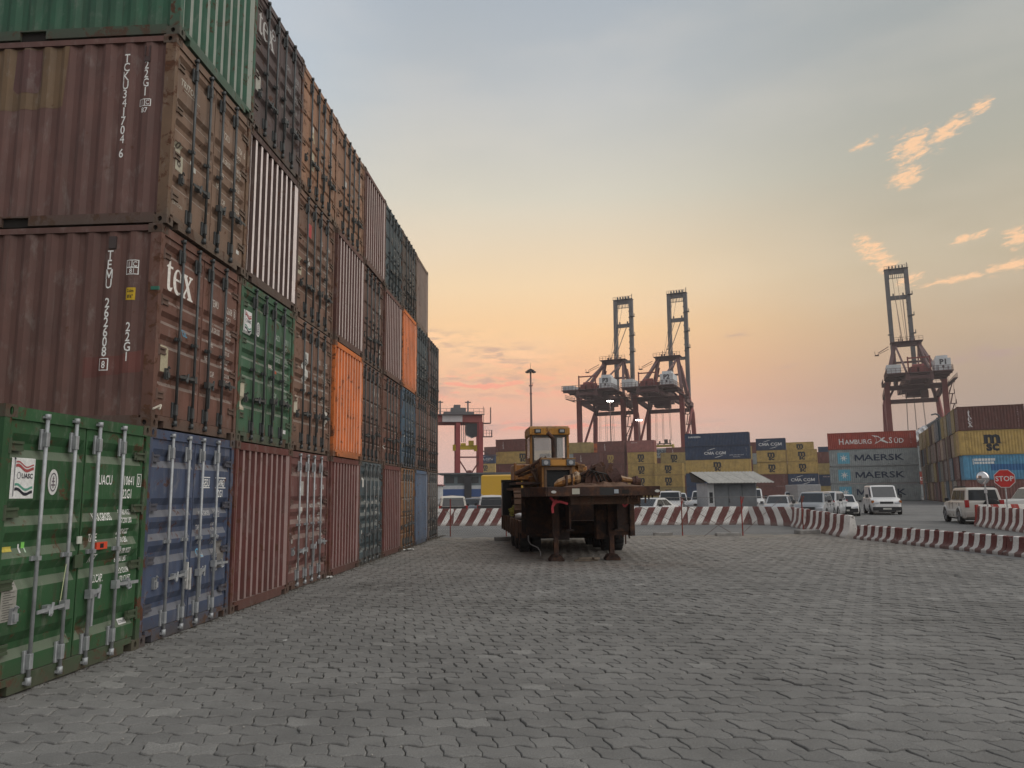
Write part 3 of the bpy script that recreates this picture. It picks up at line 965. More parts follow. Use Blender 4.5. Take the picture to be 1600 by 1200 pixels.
flag_marks(dl, var)
mark(dr, code_block('UACU', '410641', '0'), var, WHITE)
def digit_box(dr, var, d, col):
    mark(dr, shape2d([[(2.222, 1.865), (2.312, 1.865), (2.312, 2.015), (2.222, 2.015)], [(2.23, 1.873), (2.304, 1.873), (2.304, 2.007), (2.23, 2.007)]]), var, col)
digit_box(dr, var, '0', WHITE)
sticker(dl, 0.17, 0.29, 1.27, 1.315, (0.55, 0.45, 0.08), var); sticker(dl, 0.375, 0.395, 1.25, 1.33, (0.62, 0.62, 0.6), var)
sticker(dl, 0.42, 0.465, 1.29, 1.345, (0.22, 0.6, 0.12), var); sticker(dl, 0.45, 0.465, 1.25, 1.29, (0.5, 0.65, 0.5), var)
csc = sticker(dl, 0.16, 0.36, 0.66, 1.0, (0.28, 0.27, 0.24), var, 'data_plate')
rows = [rect2(0.18 + (i % 2) * .01, 0.34 - (i * 37 % 5) * .02, 0.97 - i * 0.021, 0.976 - i * 0.021) for i in range(15)]
mark(dl, place2d([(r_, 0, 0) for r_ in rows]), var, (0.07, 0.07, 0.06), 0.0065)
sticker(dr, 2.04, 2.19, 0.335, 0.395, (0.62, 0.62, 0.6), var)
mark(dr, place2d([(text2d('029663', 0.05, 0.8), 2.055, 0.348)]), var, (0.04, 0.04, 0.05), 0.0065)
sl = MB().box(0.01, 0.035, 0, 0.19, 0, 0.075).box(0.035, 0.038, 0.06, 0.12, 0.015, 0.06, 1)
sl = sl.mesh('red_tag', [M_obj, M_dark]); put('red_tag', sl, dr, loc=(-0.01, 1.45, 1.20), color=(0.62, 0.07, 0.03))
put('gasket_plate', MB().box(0.0, 0.02, 0, 0.13, 0, 0.13).mesh('gasket_plate', M_paint), dl, loc=(-0.012, 1.13, 1.04), color=GRN)
put('customs_tag', MB().box(0.0, 0.012, 0, 0.075, 0, 0.075).mesh('customs_tag', M_obj), dl, loc=(-0.008, 1.15, 1.28), color=(0.5, 0.52, 0.46))
cb = MB(); cb.tube([(0.05, 0.93, 1.10), (0.05, 0.90, 0.90), (0.045, 0.885, 0.75)], 0.004, 4)
put('seal_wire', cb.mesh('seal_wire', M_obj), dl, color=(0.5, 0.55, 0.3))

# slate blue container
t, dl, dr, var = wallc[(1, 1)]
mark(dr, code_block('GESU', '864963', '', small=False, boxed=True), var, WHITE)
it = []
for i in range(5):
    z = 1.50 - i * 0.19
    it += [(text2d(('MAX.GROSS', 'TARE', 'NET', 'Payload', 'GESeaCo')[i], 0.10, .6, .015), 1.42, z - .02), (text2d('30.480 KGS', .07, .6, .01), 1.86, z + .02), (text2d('67.200 LBS', .07, .6, .01), 1.86, z - .05)]
mark(dr, place2d(it), var, (0.5, 0.5, 0.5))
mark(dr, place2d([(text2d('GL', 0.17, .8, .02), 1.43, 0.92)]), var, (0.16, 0.42, 0.62))
sticker(dr, 2.02, 2.24, 0.72, 1.10, (0.16, 0.15, 0.14), var, 'data_plate')
pl = MB()
pl.box(0.0, 0.045, 0, 0.035, 0, 0.34).box(0.0, 0.05, 0.07, 0.11, -0.02, 0.26).box(0, 0.03, -0.03, 0.14, 0.1, 0.13)
put('lock_bar', pl.mesh('lock_bar', M_rod), dl, loc=(0, 1.03, 0.55), color=(0.55, 0.55, 0.53))

# brown tex container, second tier
t, dl, dr, var = wallc[(2, 1)]
mark(dl, place2d([(tex_logo(0.485), 0.15, 1.785)]), var, (0.78, 0.74, 0.68))
mark(dr, code_block('TEMU', '262608', '8'), var, (0.55, 0.50, 0.45)); digit_box(dr, var, '8', (0.42, 0.38, 0.34))
mark(dl, place2d([(text2d('GL', 0.14, .8, .02), 0.68, 1.27)]), var, (0.12, 0.30, 0.42))
sticker(dl, 0.17, 0.35, 0.72, 1.06, (0.42, 0.37, 0.25), var, 'data_plate')
rope = MB(); rope.tube([(0.02, 0.06, 0.12), (0.07, 0.02, 0.10), (0.05, 0.08, 0.16), (0.06, -0.12, 0.09)], 0.012, 5)
put('rope_end', rope.mesh('rope_end', M_obj), t, loc=(0, 0.04, 0.12), color=(0.5, 0.46, 0.38))
tp = MB().box(-0.10, 0.002, -0.003, 0.02, 0, 0.045); put('green_tape', tp.mesh('green_tape', M_obj), t, loc=(0, 0, 1.72), color=(0.03, 0.13, 0.09))

# tan container, third tier
t, dl, dr, var = wallc[(3, 1)]
mark(dl, place2d([(text2d('TRITON', 0.13, .95, .02, shear=0.2), 0.20, 2.0), (rect2(0, .45, 0, .008), .30, 1.96)]), var, (0.50, 0.47, 0.40))
mark(dr, code_block('TCKU', '341704', '6'), var, (0.58, 0.52, 0.44))
sticker(dl, 0.17, 0.36, 0.80, 1.18, (0.42, 0.39, 0.30), var, 'data_plate')
mark(dl, place2d([(shape2d([ell(.26, .90 + .13 * i, .05, .045, 12), ell(.26, .90 + .13 * i, .02, .02, 10)]), 0, 0) for i in range(3)]), var, (0.12, 0.10, 0.08), 0.0065)
sticker(dl, 0.64, 0.72, 0.96, 1.12, (0.5, 0.5, 0.45), var)
mark(dl, place2d([(text2d('DRYTON', 0.07, .9), 0.15, 0.32)]), var, (0.5, 0.47, 0.4))
sticker(dr, 2.10, 2.2, 0.28, 0.34, (0.6, 0.6, 0.56), var)
# dark tex container, top tier
t, dl, dr, var = wallc[(4, 2)]
mark(dl, place2d([(tex_logo(0.485), 0.14, 1.785)]), var, (0.46, 0.45, 0.43))
mark(dl, shape2d([ell(.86, 2.12, .1, .1, 18), ell(.86, 2.12, .075, .075, 18)]), var, (0.3, 0.3, 0.3))
mark(dr, code_block('TGHU', '209358', '1'), var, (0.34, 0.33, 0.32))
sticker(dl, 0.16, 0.36, 0.72, 1.14, (0.40, 0.39, 0.34), var, 'data_plate')
# green container with a flag, second tier
t, dl, dr, var = wallc[(2, 2)]
flag_marks(dl, var)
mark(dr, code_block('UACU', '372911', '1'), var, (0.40, 0.46, 0.40))
sticker(dr, 1.33, 1.5, 1.36, 1.42, (0.55, 0.5, 0.45), var); sticker(dr, 1.5, 1.62, 1.28, 1.34, (0.42, 0.10, 0.05), var)
sticker(dl, 0.13, 0.28, 0.5, 1.0, (0.5, 0.45, 0.34), var, 'data_plate'); sticker(dr, 2.02, 2.16, 0.26, 0.33, (0.6, 0.6, 0.58), var)
# white paper stickers of the brown container above the ground-level bright rods, and the red one
t, dl, dr, var = wallc[(2, 3)]
sticker(dl, 0.62, 0.90, 1.42, 1.98, (0.55, 0.54, 0.5), var); sticker(dl, 0.15, 0.34, 0.72, 1.05, (0.5, 0.46, 0.36), var, 'data_plate'); sticker(dr, 2.06, 2.22, 0.62, 0.92, (0.6, 0.58, 0.52), var)
mark(dl, shape2d([ell(.76, 1.78, .09, .07, 14), ell(.76, 1.78, .06, .045, 14)]), var, (0.08, 0.08, 0.09), 0.0065)
t, dl, dr, var = wallc[(3, 3)]
sticker(dl, 0.62, 0.88, 1.78, 2.06, (0.42, 0.07, 0.07), var); sticker(dl, 0.15, 0.34, 0.85, 1.2, (0.5, 0.46, 0.34), var, 'data_plate')
t, dl, dr, var = wallc[(4, 3)]
mark(dl, place2d([(text2d('A', 0.42, .8, .03), 0.62, 1.25)]), var, (0.5, 0.44, 0.3)); sticker(dl, 0.62, 0.86, 0.62, 1.05, (0.42, 0.38, 0.28), var)


# ---- writing on the side walls that face the camera
def side_mark(t, shape, col, L=L20, eps=0.003, k='20', mat=None):
    cuts = [-0.1 - s for s, d in side_pts(L)]
    m = lay('marking', shape, lambda s, z: (s, side_y(L, s) - eps, z), mat or M_mark, cuts, 0)
    return put('marking', m, t, color=col)


def vertical_text(s, x, ztop, size, pitch, sx=0.75, bold=0.012):
    it = []
    for i, ch in enumerate(s):
        if ch != ' ': it.append((text2d(ch, size, sx, bold, 'CENTER'), x, ztop - i * pitch))
    return it


t = wallc[(2, 1)][0]
side_mark(t, place2d(vertical_text('TEMU 262608', -0.66, 2.13, 0.175, 0.124)), WHITE)
side_mark(t, place2d(vertical_text('8', -0.66, 0.74, 0.13, 0.12) + [(shape2d([[(-.06, -.03), (.06, -.03), (.06, .125), (-.06, .125)], [(-.05, -.02), (.05, -.02), (.05, .115), (-.05, .115)]]), -0.66, 0.74)]), WHITE)
side_mark(t, place2d(vertical_text('22G1', -0.37, 1.20, 0.165, 0.125)), WHITE)
fr = shape2d([[(-.08, -.09), (.08, -.09), (.08, .1), (-.08, .1)], [(-.07, -.08), (.07, -.08), (.07, -.005), (-.07, -.005)], [(-.07, .01), (-.005, .01), (-.005, .09), (-.07, .09)], [(.005, .01), (.07, .01), (.07, .09), (.005, .09)]])
side_mark(t, place2d([(fr, -0.37, 2.02), (text2d('I', .09, .8, .01, 'CENTER'), -0.407, 2.035), (text2d('C', .09, .8, .01, 'CENTER'), -0.333, 2.035), (text2d('81', .085, .9, .01, 'CENTER'), -0.37, 1.948)]), WHITE)
side_mark(t, rect2(-0.43, -0.31, 1.60, 1.76), (0.55, 0.36, 0.02), eps=0.003)
side_mark(t, place2d([(text2d('2.6m', .052, .8, .02, 'CENTER'), -.37, 1.70), (text2d("8'6\"", .06, .8, .02, 'CENTER'), -.37, 1.625)]), (0.03, 0.03, 0.03), eps=0.0055)
put('vent', MB().box(0, 0.09, -0.02, 0.03, 0, 0.16).mesh('vent', M_side), t, loc=(-0.68, 0.012, 2.27), color=(0.06, 0.045, 0.045))
t = wallc[(3, 1)][0]
side_mark(t, place2d(vertical_text('TCKU341704', -0.66, 2.22, 0.17, 0.125) + vertical_text('6', -0.66, 0.90, 0.17, 0.12)), WHITE)
side_mark(t, place2d(vertical_text('22G1', -0.39, 2.12, 0.165, 0.125)), WHITE)
side_mark(t, place2d([(shape2d([[(-.08, 0), (.08, 0), (.08, .1), (-.08, .1)], [(-.07, .01), (-.005, .01), (-.005, .09), (-.07, .09)], [(.005, .01), (.07, .01), (.07, .09), (.005, .09)]]), -0.39, 1.60),
                      (text2d('I', .09, .8, .01, 'CENTER'), -0.427, 1.62), (text2d('C', .09, .8, .01, 'CENTER'), -0.353, 1.62), (text2d('87', .10, .9, .01, 'CENTER'), -0.39, 1.51)]), WHITE)
# the faded yellowish repaint patch with a reddish square, upper left of that wall
side_mark(t, shape2d([[(-2.8, 1.60), (-1.50, 1.64), (-1.46, 2.49), (-2.8, 2.49)]]), (0.175, 0.112, 0.062), eps=0.0025, mat=M_side)
side_mark(t, shape2d([[(-2.22, 1.92), (-2.16, 1.86), (-1.88, 1.86), (-1.82, 1.94), (-1.84, 2.47), (-2.2, 2.47)]]), (0.13, 0.067, 0.06), eps=0.005, mat=M_side)
put('vent', MB().box(0, 0.075, -0.015, 0.03, 0, 0.07).box(0, 0.012, -0.02, 0.02, 0.07, 0.22).box(0.06, 0.075, -0.02, 0.02, 0.07, 0.22).mesh('vent', M_side), t, loc=(-0.42, 0.012, 2.22), color=(0.08, 0.05, 0.05))
t = wallc[(2, 1)][0]
side_mark(t, shape2d([[(-0.92, 0.62), (-.12, .70), (-.12, .98), (-.5, .9), (-0.92, .88)]]), (0.15, 0.055, 0.045), eps=0.0022, mat=M_side)
# ================================================================== GROUND
def world_xy(q):
    return q.n.new('ShaderNodeNewGeometry').outputs['Position']


def paver_mat():
    m, q, b = new_mat('concrete_paver')
    c, rd = objcol(q)
    a = q.n.new('ShaderNodeAttribute'); a.attribute_type = 'GEOMETRY'; a.attribute_name = 'tone'
    tone = q.math('FRACT', q.math('ADD', a.outputs['Fac'], rd))
    p = world_xy(q)
    big = q.noise(p, 0.35, 5, 0.6); mid = q.noise(p, 2.6, 5, 0.65); fine = q.noise(p, 90, 3, 0.7)
    base = q.mix(tone, (0.158, 0.155, 0.147), (0.192, 0.188, 0.177))
    base = q.mix(1.0, base, q.ramp(big, [(0.3, 0.80), (0.7, 1.16)]), 'MULTIPLY')
    base = q.mix(1.0, base, q.ramp(mid, [(0.25, 0.86), (0.75, 1.12)]), 'MULTIPLY')
    # dark oil and tyre stains
    px, py, pz = q.sep(p)[:3]
    st = q.noise(q.comb(q.math('MULTIPLY', px, 0.5), q.math('MULTIPLY', py, 0.9), 4.0), 1.0, 4, 0.6)
    base = q.mix(q.math('MULTIPLY', q.sstep(st, 0.56, 0.72), 0.35), base, (0.06, 0.057, 0.052))

    def spot(x, y, rx, ry):
        d = q.math('ADD', q.math('POWER', q.math('DIVIDE', q.math('SUBTRACT', px, x), rx), 2.0), q.math('POWER', q.math('DIVIDE', q.math('SUBTRACT', py, y), ry), 2.0))
        return q.math('MULTIPLY', q.math('EXPONENT', q.math('MULTIPLY', d, -1.0)), q.sstep(mid, 0.35, 0.6))
    base = q.mix(q.math('MULTIPLY', spot(-2.5, 15.0, 0.9, 0.7), 0.8), base, (0.05, 0.048, 0.045))
    base = q.mix(q.math('MULTIPLY', spot(0.6, 12.6, 1.4, 0.35), 0.5), base, (0.06, 0.057, 0.05))
    base = q.mix(q.math('MULTIPLY', spot(2.6, 18.6, 2.2, 0.9), 0.45), base, (0.12, 0.08, 0.065))
    base = q.mix(q.math('MULTIPLY', spot(1.2, 21.5, 3.0, 2.5), 0.5), base, (0.07, 0.055, 0.045))
    # dry dust towards the far edge
    dust = q.math('MULTIPLY', q.sstep(py, 13.0, 29.5), q.ramp(mid, [(0.3, 0.35), (0.7, 0.9)]))
    base = q.mix(q.math('MULTIPLY', dust, 0.75), base, (0.30, 0.265, 0.225))
    # worn pavers where the pale aggregate shows
    worn = q.math('MULTIPLY', q.sstep(tone, 0.84, 0.95), q.sstep(q.noise(p, 1.1, 2, 0.5), 0.5, 0.62))
    sp = q.sstep(q.noise(p, 160, 2, 0.6), 0.55, 0.66)
    base = q.mix(q.math('MULTIPLY', worn, q.math('ADD', 0.06, q.math('MULTIPLY', sp, 0.75))), base, (0.46, 0.45, 0.42))
    spk = q.math('MULTIPLY', q.sstep(q.noise(p, 170, 2, 0.6), 0.68, 0.72), q.ramp(mid, [(0.35, 0.25), (0.65, 1.0)]))
    base = q.mix(q.math('MULTIPLY', spk, 0.8), base, (0.6, 0.6, 0.56))
    base = q.mix(1.0, base, q.ramp(fine, [(0.3, 0.70), (0.7, 1.24)]), 'MULTIPLY')
    q.put(b.inputs['Base Color'], base); b.inputs['Roughness'].default_value = 0.8; b.inputs['Specular IOR Level'].default_value = 0.3
    bump(q, b, q.math('ADD', q.math('MULTIPLY', fine, 0.4), mid), 0.5, 0.006)
    return m


M_paver = paver_mat()


def ground_mat(name, c0, c1, sc=0.5, fine=60, bmp=0.3):
    m, q, b = new_mat(name); p = world_xy(q)
    a = q.noise(p, sc, 6, 0.65); f = q.noise(p, fine, 3, 0.6); mm = q.noise(p, sc * 7, 4, 0.6)
    base = q.mix(q.sstep(a, 0.3, 0.7), c0, c1)
    base = q.mix(1.0, base, q.ramp(mm, [(0.3, 0.85), (0.7, 1.15)]), 'MULTIPLY')
    base = q.mix(1.0, base, q.ramp(f, [(0.3, 0.8), (0.7, 1.2)]), 'MULTIPLY')
    q.put(b.inputs['Base Color'], base); b.inputs['Roughness'].default_value = 0.9; b.inputs['Specular IOR Level'].default_value = 0.2
    bump(q, b, q.math('ADD', f, mm), bmp, 0.01)
    return m


M_bed = ground_mat('joint_sand', (0.045, 0.042, 0.036), (0.075, 0.068, 0.056), 2.0)
M_asph = ground_mat('worn_asphalt', (0.135, 0.135, 0.132), (0.19, 0.186, 0.178), 0.16, 40)
M_soil = ground_mat('far_ground', (0.13, 0.12, 0.105), (0.19, 0.17, 0.15), 0.05, 10)
M_dust = ground_mat('dusty_sand', (0.16, 0.145, 0.125), (0.27, 0.24, 0.20), 1.2, 50)
M_conc = simple('rough_concrete', (0.26, 0.25, 0.235), 0.9, var=0.3, scale=5, bmp=0.4)


def sheet(name, poly, z, mat, parent=None):
    m = MB(); m.add([(x, y, z) for x, y in poly], [tuple(range(len(poly)))])
    o = put(name, m.mesh(name, mat, fix=False), parent)
    if parent is None: o['kind'] = 'structure'
    return o


sheet('ground', [(-900, -300), (900, -300), (900, 1100), (-900, 1100)], -0.10, M_soil)
sheet('asphalt_yard', [(12.4, -60), (400, -60), (400, 420), (-300, 420), (-300, 30.4), (12.4, 30.4)], -0.010, M_asph)
paving = sheet('block_paving', [(-40, -14), (12.4, -14), (12.4, 30.4), (-40, 30.4)], -0.032, M_bed)
paving['label'] = 'grey wavy interlocking concrete block paving'

PW, PH, PA = 0.265, 0.218, 0.027


def fwave(x): return PA * math.sin(2 * PI * x / PW) + 0.004 * math.sin(4 * PI * x / PW + 1)


def paver_outline(ph, n=6, inset=0.0, wide=0.0):
    """outline of one paver whose lower left corner is at global phase ph; wavy long edges, slanting ends"""
    g_ = 0.0022 + inset + wide; gy = 0.0052 + inset + wide; pts = []
    sl = 0.055
    def edge(t): return -sl * (t - 0.5) + 0.010 * math.sin(2 * PI * t)
    for i in range(n + 1):
        x = PW * i / n + edge(0); x = min(max(x, edge(0) + g_), PW + edge(0) - g_)
        pts.append((x, fwave(x + ph) + gy))
    for t in (0.33, 0.67): pts.append((PW + edge(t) - g_, fwave(PW + edge(t) + ph) + PH * t))
    for i in range(n, -1, -1):
        x = PW * i / n + edge(1); x = min(max(x, edge(1) + g_), PW + edge(1) - g_)
        pts.append((x, PH + fwave(x + ph) - gy))
    for t in (0.67, 0.33): pts.append((edge(t) + g_, fwave(edge(t) + ph) + PH * t))
    return pts


def paver_geo(ph, near):
    n = 6 if near else 4
    rings = ([(0.009, 0.0), (0.003, -0.003), (0.0, -0.010), (0.0, -0.030)] if near else [(0.007, 0.0), (0.0, -0.009), (0.0, -0.026)])
    V = []; F = []
    for ins, z in rings: V += [(x - PW / 2, y - PH / 2, z) for x, y in paver_outline(ph, n, ins, 0.0 if near else 0.002)]
    k = len(V) // len(rings); F.append(tuple(range(k)))
    for r in range(len(rings) - 1):
        for i in range(k):
            j = (i + 1) % k; F.append((r * k + j, r * k + i, (r + 1) * k + i, (r + 1) * k + j))
    return V, F


pav_me = []
for ph_i in range(3):
    V, F = paver_geo(ph_i * PW / 3, True)
    mm_ = bpy.data.meshes.new('paver'); mm_.from_pydata(V, [], F); mm_.materials.append(M_paver)
    for p_ in mm_.polygons: p_.use_smooth = p_.index > 0
    pav_me.append(mm_)
far_geo = [paver_geo(i * PW / 3, False) for i in range(3)]

ca, sa = math.cos(-WA), math.sin(-WA)
cells = []
prnd = random.Random(11)
for r in range(14, 142):
    for c_ in range(-60, 90):
        off = (r % 3) * PW / 3
        lx, ly = c_ * PW + off, r * PH
        X, Y = lx * ca - ly * sa, lx * sa + ly * ca
        if Y < 3.9 or Y > 30.3 or X > 12.35: continue
        if X > 0.70 * Y + 2.2: continue
        # left limit: just under the container wall, or the frame
        wl_x = WX + (Y - WY) * math.tan(WA) - 0.35
        if Y > WY - 1.0 and X < wl_x: continue
        if X < -0.70 * Y - 2.2: continue
        cells.append((math.hypot(X, Y), r, X, Y))


def in_view(X, Y):
    Z = -CAM_H; d = Y * math.cos(PITCH) + Z * math.sin(PITCH); v = -Y * math.sin(PITCH) + Z * math.cos(PITCH)
    return abs(X) < 0.68 * d and v > -0.515 * d


near_cells = sorted([c for c in cells if in_view(c[2], c[3])])[:300]
nearset = set((c[1], c[2]) for c in near_cells)
tV, tF, tT = [], [], []
import numpy as np
vv, ff, tones, base_i = [], [], [], 0
for dist, r, X, Y in cells:
    z = prnd.gauss(0, 0.0026) - (0.006 if prnd.random() < 0.05 else 0); tx_, ty_ = prnd.gauss(-0.020, 0.016), prnd.gauss(0, 0.014)
    rz_ = -WA + prnd.gauss(0, 0.012); X2, Y2 = X + prnd.gauss(0, .0015), Y + prnd.gauss(0, .0015)
    if (r, X) in nearset:
        o = put('paver', pav_me[r % 3], paving, (X2, Y2, z), (tx_, ty_, rz_))
        continue
    V, F = far_geo[r % 3]
    A_ = np.array(V); cr_, sr_ = math.cos(rz_), math.sin(rz_)
    W_ = np.stack([A_[:, 0] * cr_ - A_[:, 1] * sr_ + X2, A_[:, 0] * sr_ + A_[:, 1] * cr_ + Y2, A_[:, 2] + z + A_[:, 1] * tx_ - A_[:, 0] * ty_], 1)
    vv.append(W_); ff += [tuple(base_i + i for i in f) for f in F]
    tones += [prnd.random()] * len(F); base_i += len(V)
ms = bpy.data.meshes.new('paver_field'); ms.from_pydata(np.concatenate(vv).tolist(), [], ff); ms.materials.append(M_paver)
at_ = ms.attributes.new('tone', 'FLOAT', 'FACE'); at_.data.foreach_set('value', tones)
o = put('paver_field', ms, paving); o['kind'] = 'stuff'

# strip of blown sand along the far edge of the paving, a little relief
def lumpy(name, x0, x1, y0, y1, nx, ny, h, mat, seed, z0=-0.02, edge=0.0):
    r_ = random.Random(seed); m = MB(); vs = []
    from mathutils import noise as mn
    for j in range(ny + 1):
        for i in range(nx + 1):
            x = x0 + (x1 - x0) * i / nx; y = y0 + (y1 - y0) * j / ny
            e = min(1, min(j, ny - j) / (ny * 0.3)); w = mn.fractal(Vector((x * .9 + seed, y * 1.4, 0)), 1.0, 2.0, 4)
            vs.append((x, y + (x - x0) * edge, z0 + h * e * (0.55 + 0.8 * w)))
    fs = [(j * (nx + 1) + i, j * (nx + 1) + i + 1, (j + 1) * (nx + 1) + i + 1, (j + 1) * (nx + 1) + i) for j in range(ny) for i in range(nx)]
    m.add(vs, fs); return m.mesh(name, mat, fix=False, smooth=True)


o = put('sand_strip', lumpy('sand_strip', -6, 12.5, 27.6, 31.6, 150, 40, 0.035, M_dust, 3)); o['kind'] = 'structure'
# gravel and crumbs lying on the paving
gb = MB(); r_ = random.Random(5)
for i in range(1500):
    Y = 5 + 25 * r_.random() ** 0.8 if i % 3 else r_.uniform(24, 31); X = r_.uniform(-0.62 * Y, 0.66 * Y)
    if X < WX + (Y - WY) * .06 + .05 or X > 12.2: continue
    s = r_.uniform(.004, .012) * (1 + Y / 25)
    vs = [(X + s * r_.uniform(.6, 1.2) * a, Y + s * r_.uniform(.6, 1.2) * b_, 0.004 + s * c_) for a, b_, c_ in ((1, 0, 0), (-1, 0, 0), (0, 1, 0), (0, -1, 0), (0, 0, .9), (0, 0, -.5))]
    gb.add(vs, [(0, 2, 4), (2, 1, 4), (1, 3, 4), (3, 0, 4), (2, 0, 5), (1, 2, 5), (3, 1, 5), (0, 3, 5)])
o = put('gravel', gb.mesh('gravel', simple('crumbs', (0.24, 0.23, 0.21), 0.9, var=.6, scale=3)), None); o['kind'] = 'stuff'; o['label'] = 'small stones and crumbs scattered on the paving'


gb = MB(); r_ = random.Random(8)  # dark crumbs added as a contact shadow at the wall foot
for i in range(2600):
    d_ = r_.uniform(-1.2, 26); off_ = abs(r_.gauss(0, .09)) - .03
    p_ = Vector((WX, WY, 0)) + WDIR * d_ + WNRM * off_; s = r_.uniform(.003, .009) * (1 + max(d_, 0) / 18)
    vs = [(p_.x + s * r_.uniform(.6, 1.3) * a, p_.y + s * r_.uniform(.6, 1.3) * b_, 0.003 + s * c_) for a, b_, c_ in ((1, 0, 0), (-1, 0, 0), (0, 1, 0), (0, -1, 0), (0, 0, .8), (0, 0, -.5))]
    gb.add(vs, [(0, 2, 4), (2, 1, 4), (1, 3, 4), (3, 0, 4), (2, 0, 5), (1, 2, 5), (3, 1, 5), (0, 3, 5)])
o = put('contact_shadow_grit', gb.mesh('contact_shadow_grit', simple('shadow_grit_dark', (0.09, 0.08, 0.065), 0.95, var=.6, scale=3)), None); o['kind'] = 'stuff'; o['label'] = 'dark crumbs added along the foot of the container wall as its contact shadow'
for i, (d_, off_, w_, lb) in enumerate(((17.4, .25, .34, 'crumpled white paper scrap by the orange brown container doors'), (9.75, .06, .22, 'white scrap wedged at the foot of the bright grey rods'), (2.9, 1.6, .05, 'tiny white scrap on the paving near the blue container'))):
    p_ = Vector((WX, WY, 0)) + WDIR * d_ + WNRM * off_; m = MB(); n = 5
    vs = [(w_ * (a / n - .5), w_ * .6 * (c_ / n - .5), .01 + .05 * w_ / .3 * r_.random()) for c_ in range(n + 1) for a in range(n + 1)]
    m.add(vs, [(c_ * (n + 1) + a, c_ * (n + 1) + a + 1, (c_ + 1) * (n + 1) + a + 1, (c_ + 1) * (n + 1) + a) for c_ in range(n) for a in range(n)])
    thing('paper_scrap', lb, 'litter', (p_.x, p_.y, 0), r_.uniform(0, 3), None, m.mesh('paper_scrap', M_mark), (.6, .6, .57))

# ================================================================== CONCRETE BARRIERS
def stripe_mat(name, red, white, dirty=0.5, duty=0.55):
    m, q, b = new_mat(name); c, rd = objcol(q); v, raw = local(q, rd)
    x, y, z = q.sep(raw)[:3]
    w = q.noise(v, 3, 2, .5)
    s = q.math('ADD', q.math('MULTIPLY', x, attr(q, 'freq')), q.math('MULTIPLY', z, attr(q, 'slant')))
    s = q.math('ADD', s, q.math('MULTIPLY', w, 0.10)); s = q.math('FRACT', q.math('ADD', s, 10.0))
    k = q.math('MULTIPLY', q.sstep(s, 0.0, 0.02), q.sstep(s, duty + .01, duty - .01))
    k = q.math('MULTIPLY', k, q.math('LESS_THAN', x, attr(q, 'stripe_end')))
    n1 = q.noise(v, 5, 6, .7); n2 = q.noise(v, 30, 4, .6)
    col = q.mix(k, white, red)
    col = q.mix(q.sstep(q.math('ADD', n1, q.math('MULTIPLY', n2, .25)), .70, .80), col, (0.27, 0.25, 0.23))
    low = q.math('MULTIPLY', q.sstep(q.math('ADD', z, q.math('MULTIPLY', n1, .25)), .38, .14), dirty)
    col = q.mix(low, col, (0.19, 0.165, 0.145))
    col = q.mix(1.0, col, q.ramp(n2, [(.3, .85), (.7, 1.1)]), 'MULTIPLY')
    q.put(b.inputs['Base Color'], col); b.inputs['Roughness'].default_value = .8; b.inputs['Specular IOR Level'].default_value = .25
    bump(q, b, q.math('ADD', n1, q.math('MULTIPLY', n2, .3)), .5, .02)
    return m


M_bar = stripe_mat('striped_barrier_paint', (0.15, 0.05, 0.045), (0.70, 0.68, 0.64), 0.5)
M_bar2 = stripe_mat('bright_striped_barrier_paint', (0.34, 0.05, 0.04), (0.62, 0.60, 0.56), 0.2, 0.4)


def barrier_mesh(L, h, w=0.30, seed=0):
    prof = [(-w, 0), (-w, .07), (-w * .93, .10), (-w * .62, h * .27), (-w * .47, h * .40), (-w * .34, h * .70), (-w * .28, h * .96), (-w * .18, h),
            (w * .18, h), (w * .28, h * .96), (w * .34, h * .70), (w * .47, h * .40), (w * .62, h * .27), (w * .93, .10), (w, .07), (w, 0)]
    from mathutils import noise as mn
    m = MB(); n = 14; rings = []
    for i in range(n + 1):
        x = L * i / n; k = 0.96 if i in (0, n) else 1.0
        rings.append([(x, y * k + .006 * mn.noise(Vector((x * 3 + seed, z * 4, y))), z * (1 if z < .1 else (1 if k == 1 else .985)) + (.006 * mn.noise(Vector((x * 2, seed, z))) if z > .1 else 0)) for y, z in prof])
    m.loft(rings); me_ = m.mesh('barrier', M_bar)
    return auto_smooth(me_, 40)


bar_i = 0


def barrier(a, b_, h, label, slant, freq=1.35, send=99, mat=None, w=0.30, group='striped concrete barriers', loops=0, z=-0.01):
    global bar_i
    a, b_ = Vector(a), Vector(b_); d = b_ - a; L = d.length - 0.02
    o = thing('concrete_barrier', label, 'barrier', (a.x, a.y, z), math.atan2(d.y, d.x), group, barrier_mesh(L, h, w, bar_i))
    if mat: o.data.materials[0] = mat
    o['freq'] = float(freq); o['slant'] = float(slant); o['stripe_end'] = float(send); bar_i += 1
    for i in range(loops):
        lp = MB(); x = L * (i + .5) / loops; lp.box(x - .035, x + .035, -.03, .03, h - .01, h + .035)
        put('lifting_loop', lp.mesh('lifting_loop', M_rust), o, color=(.06, .03, .025))
    return o


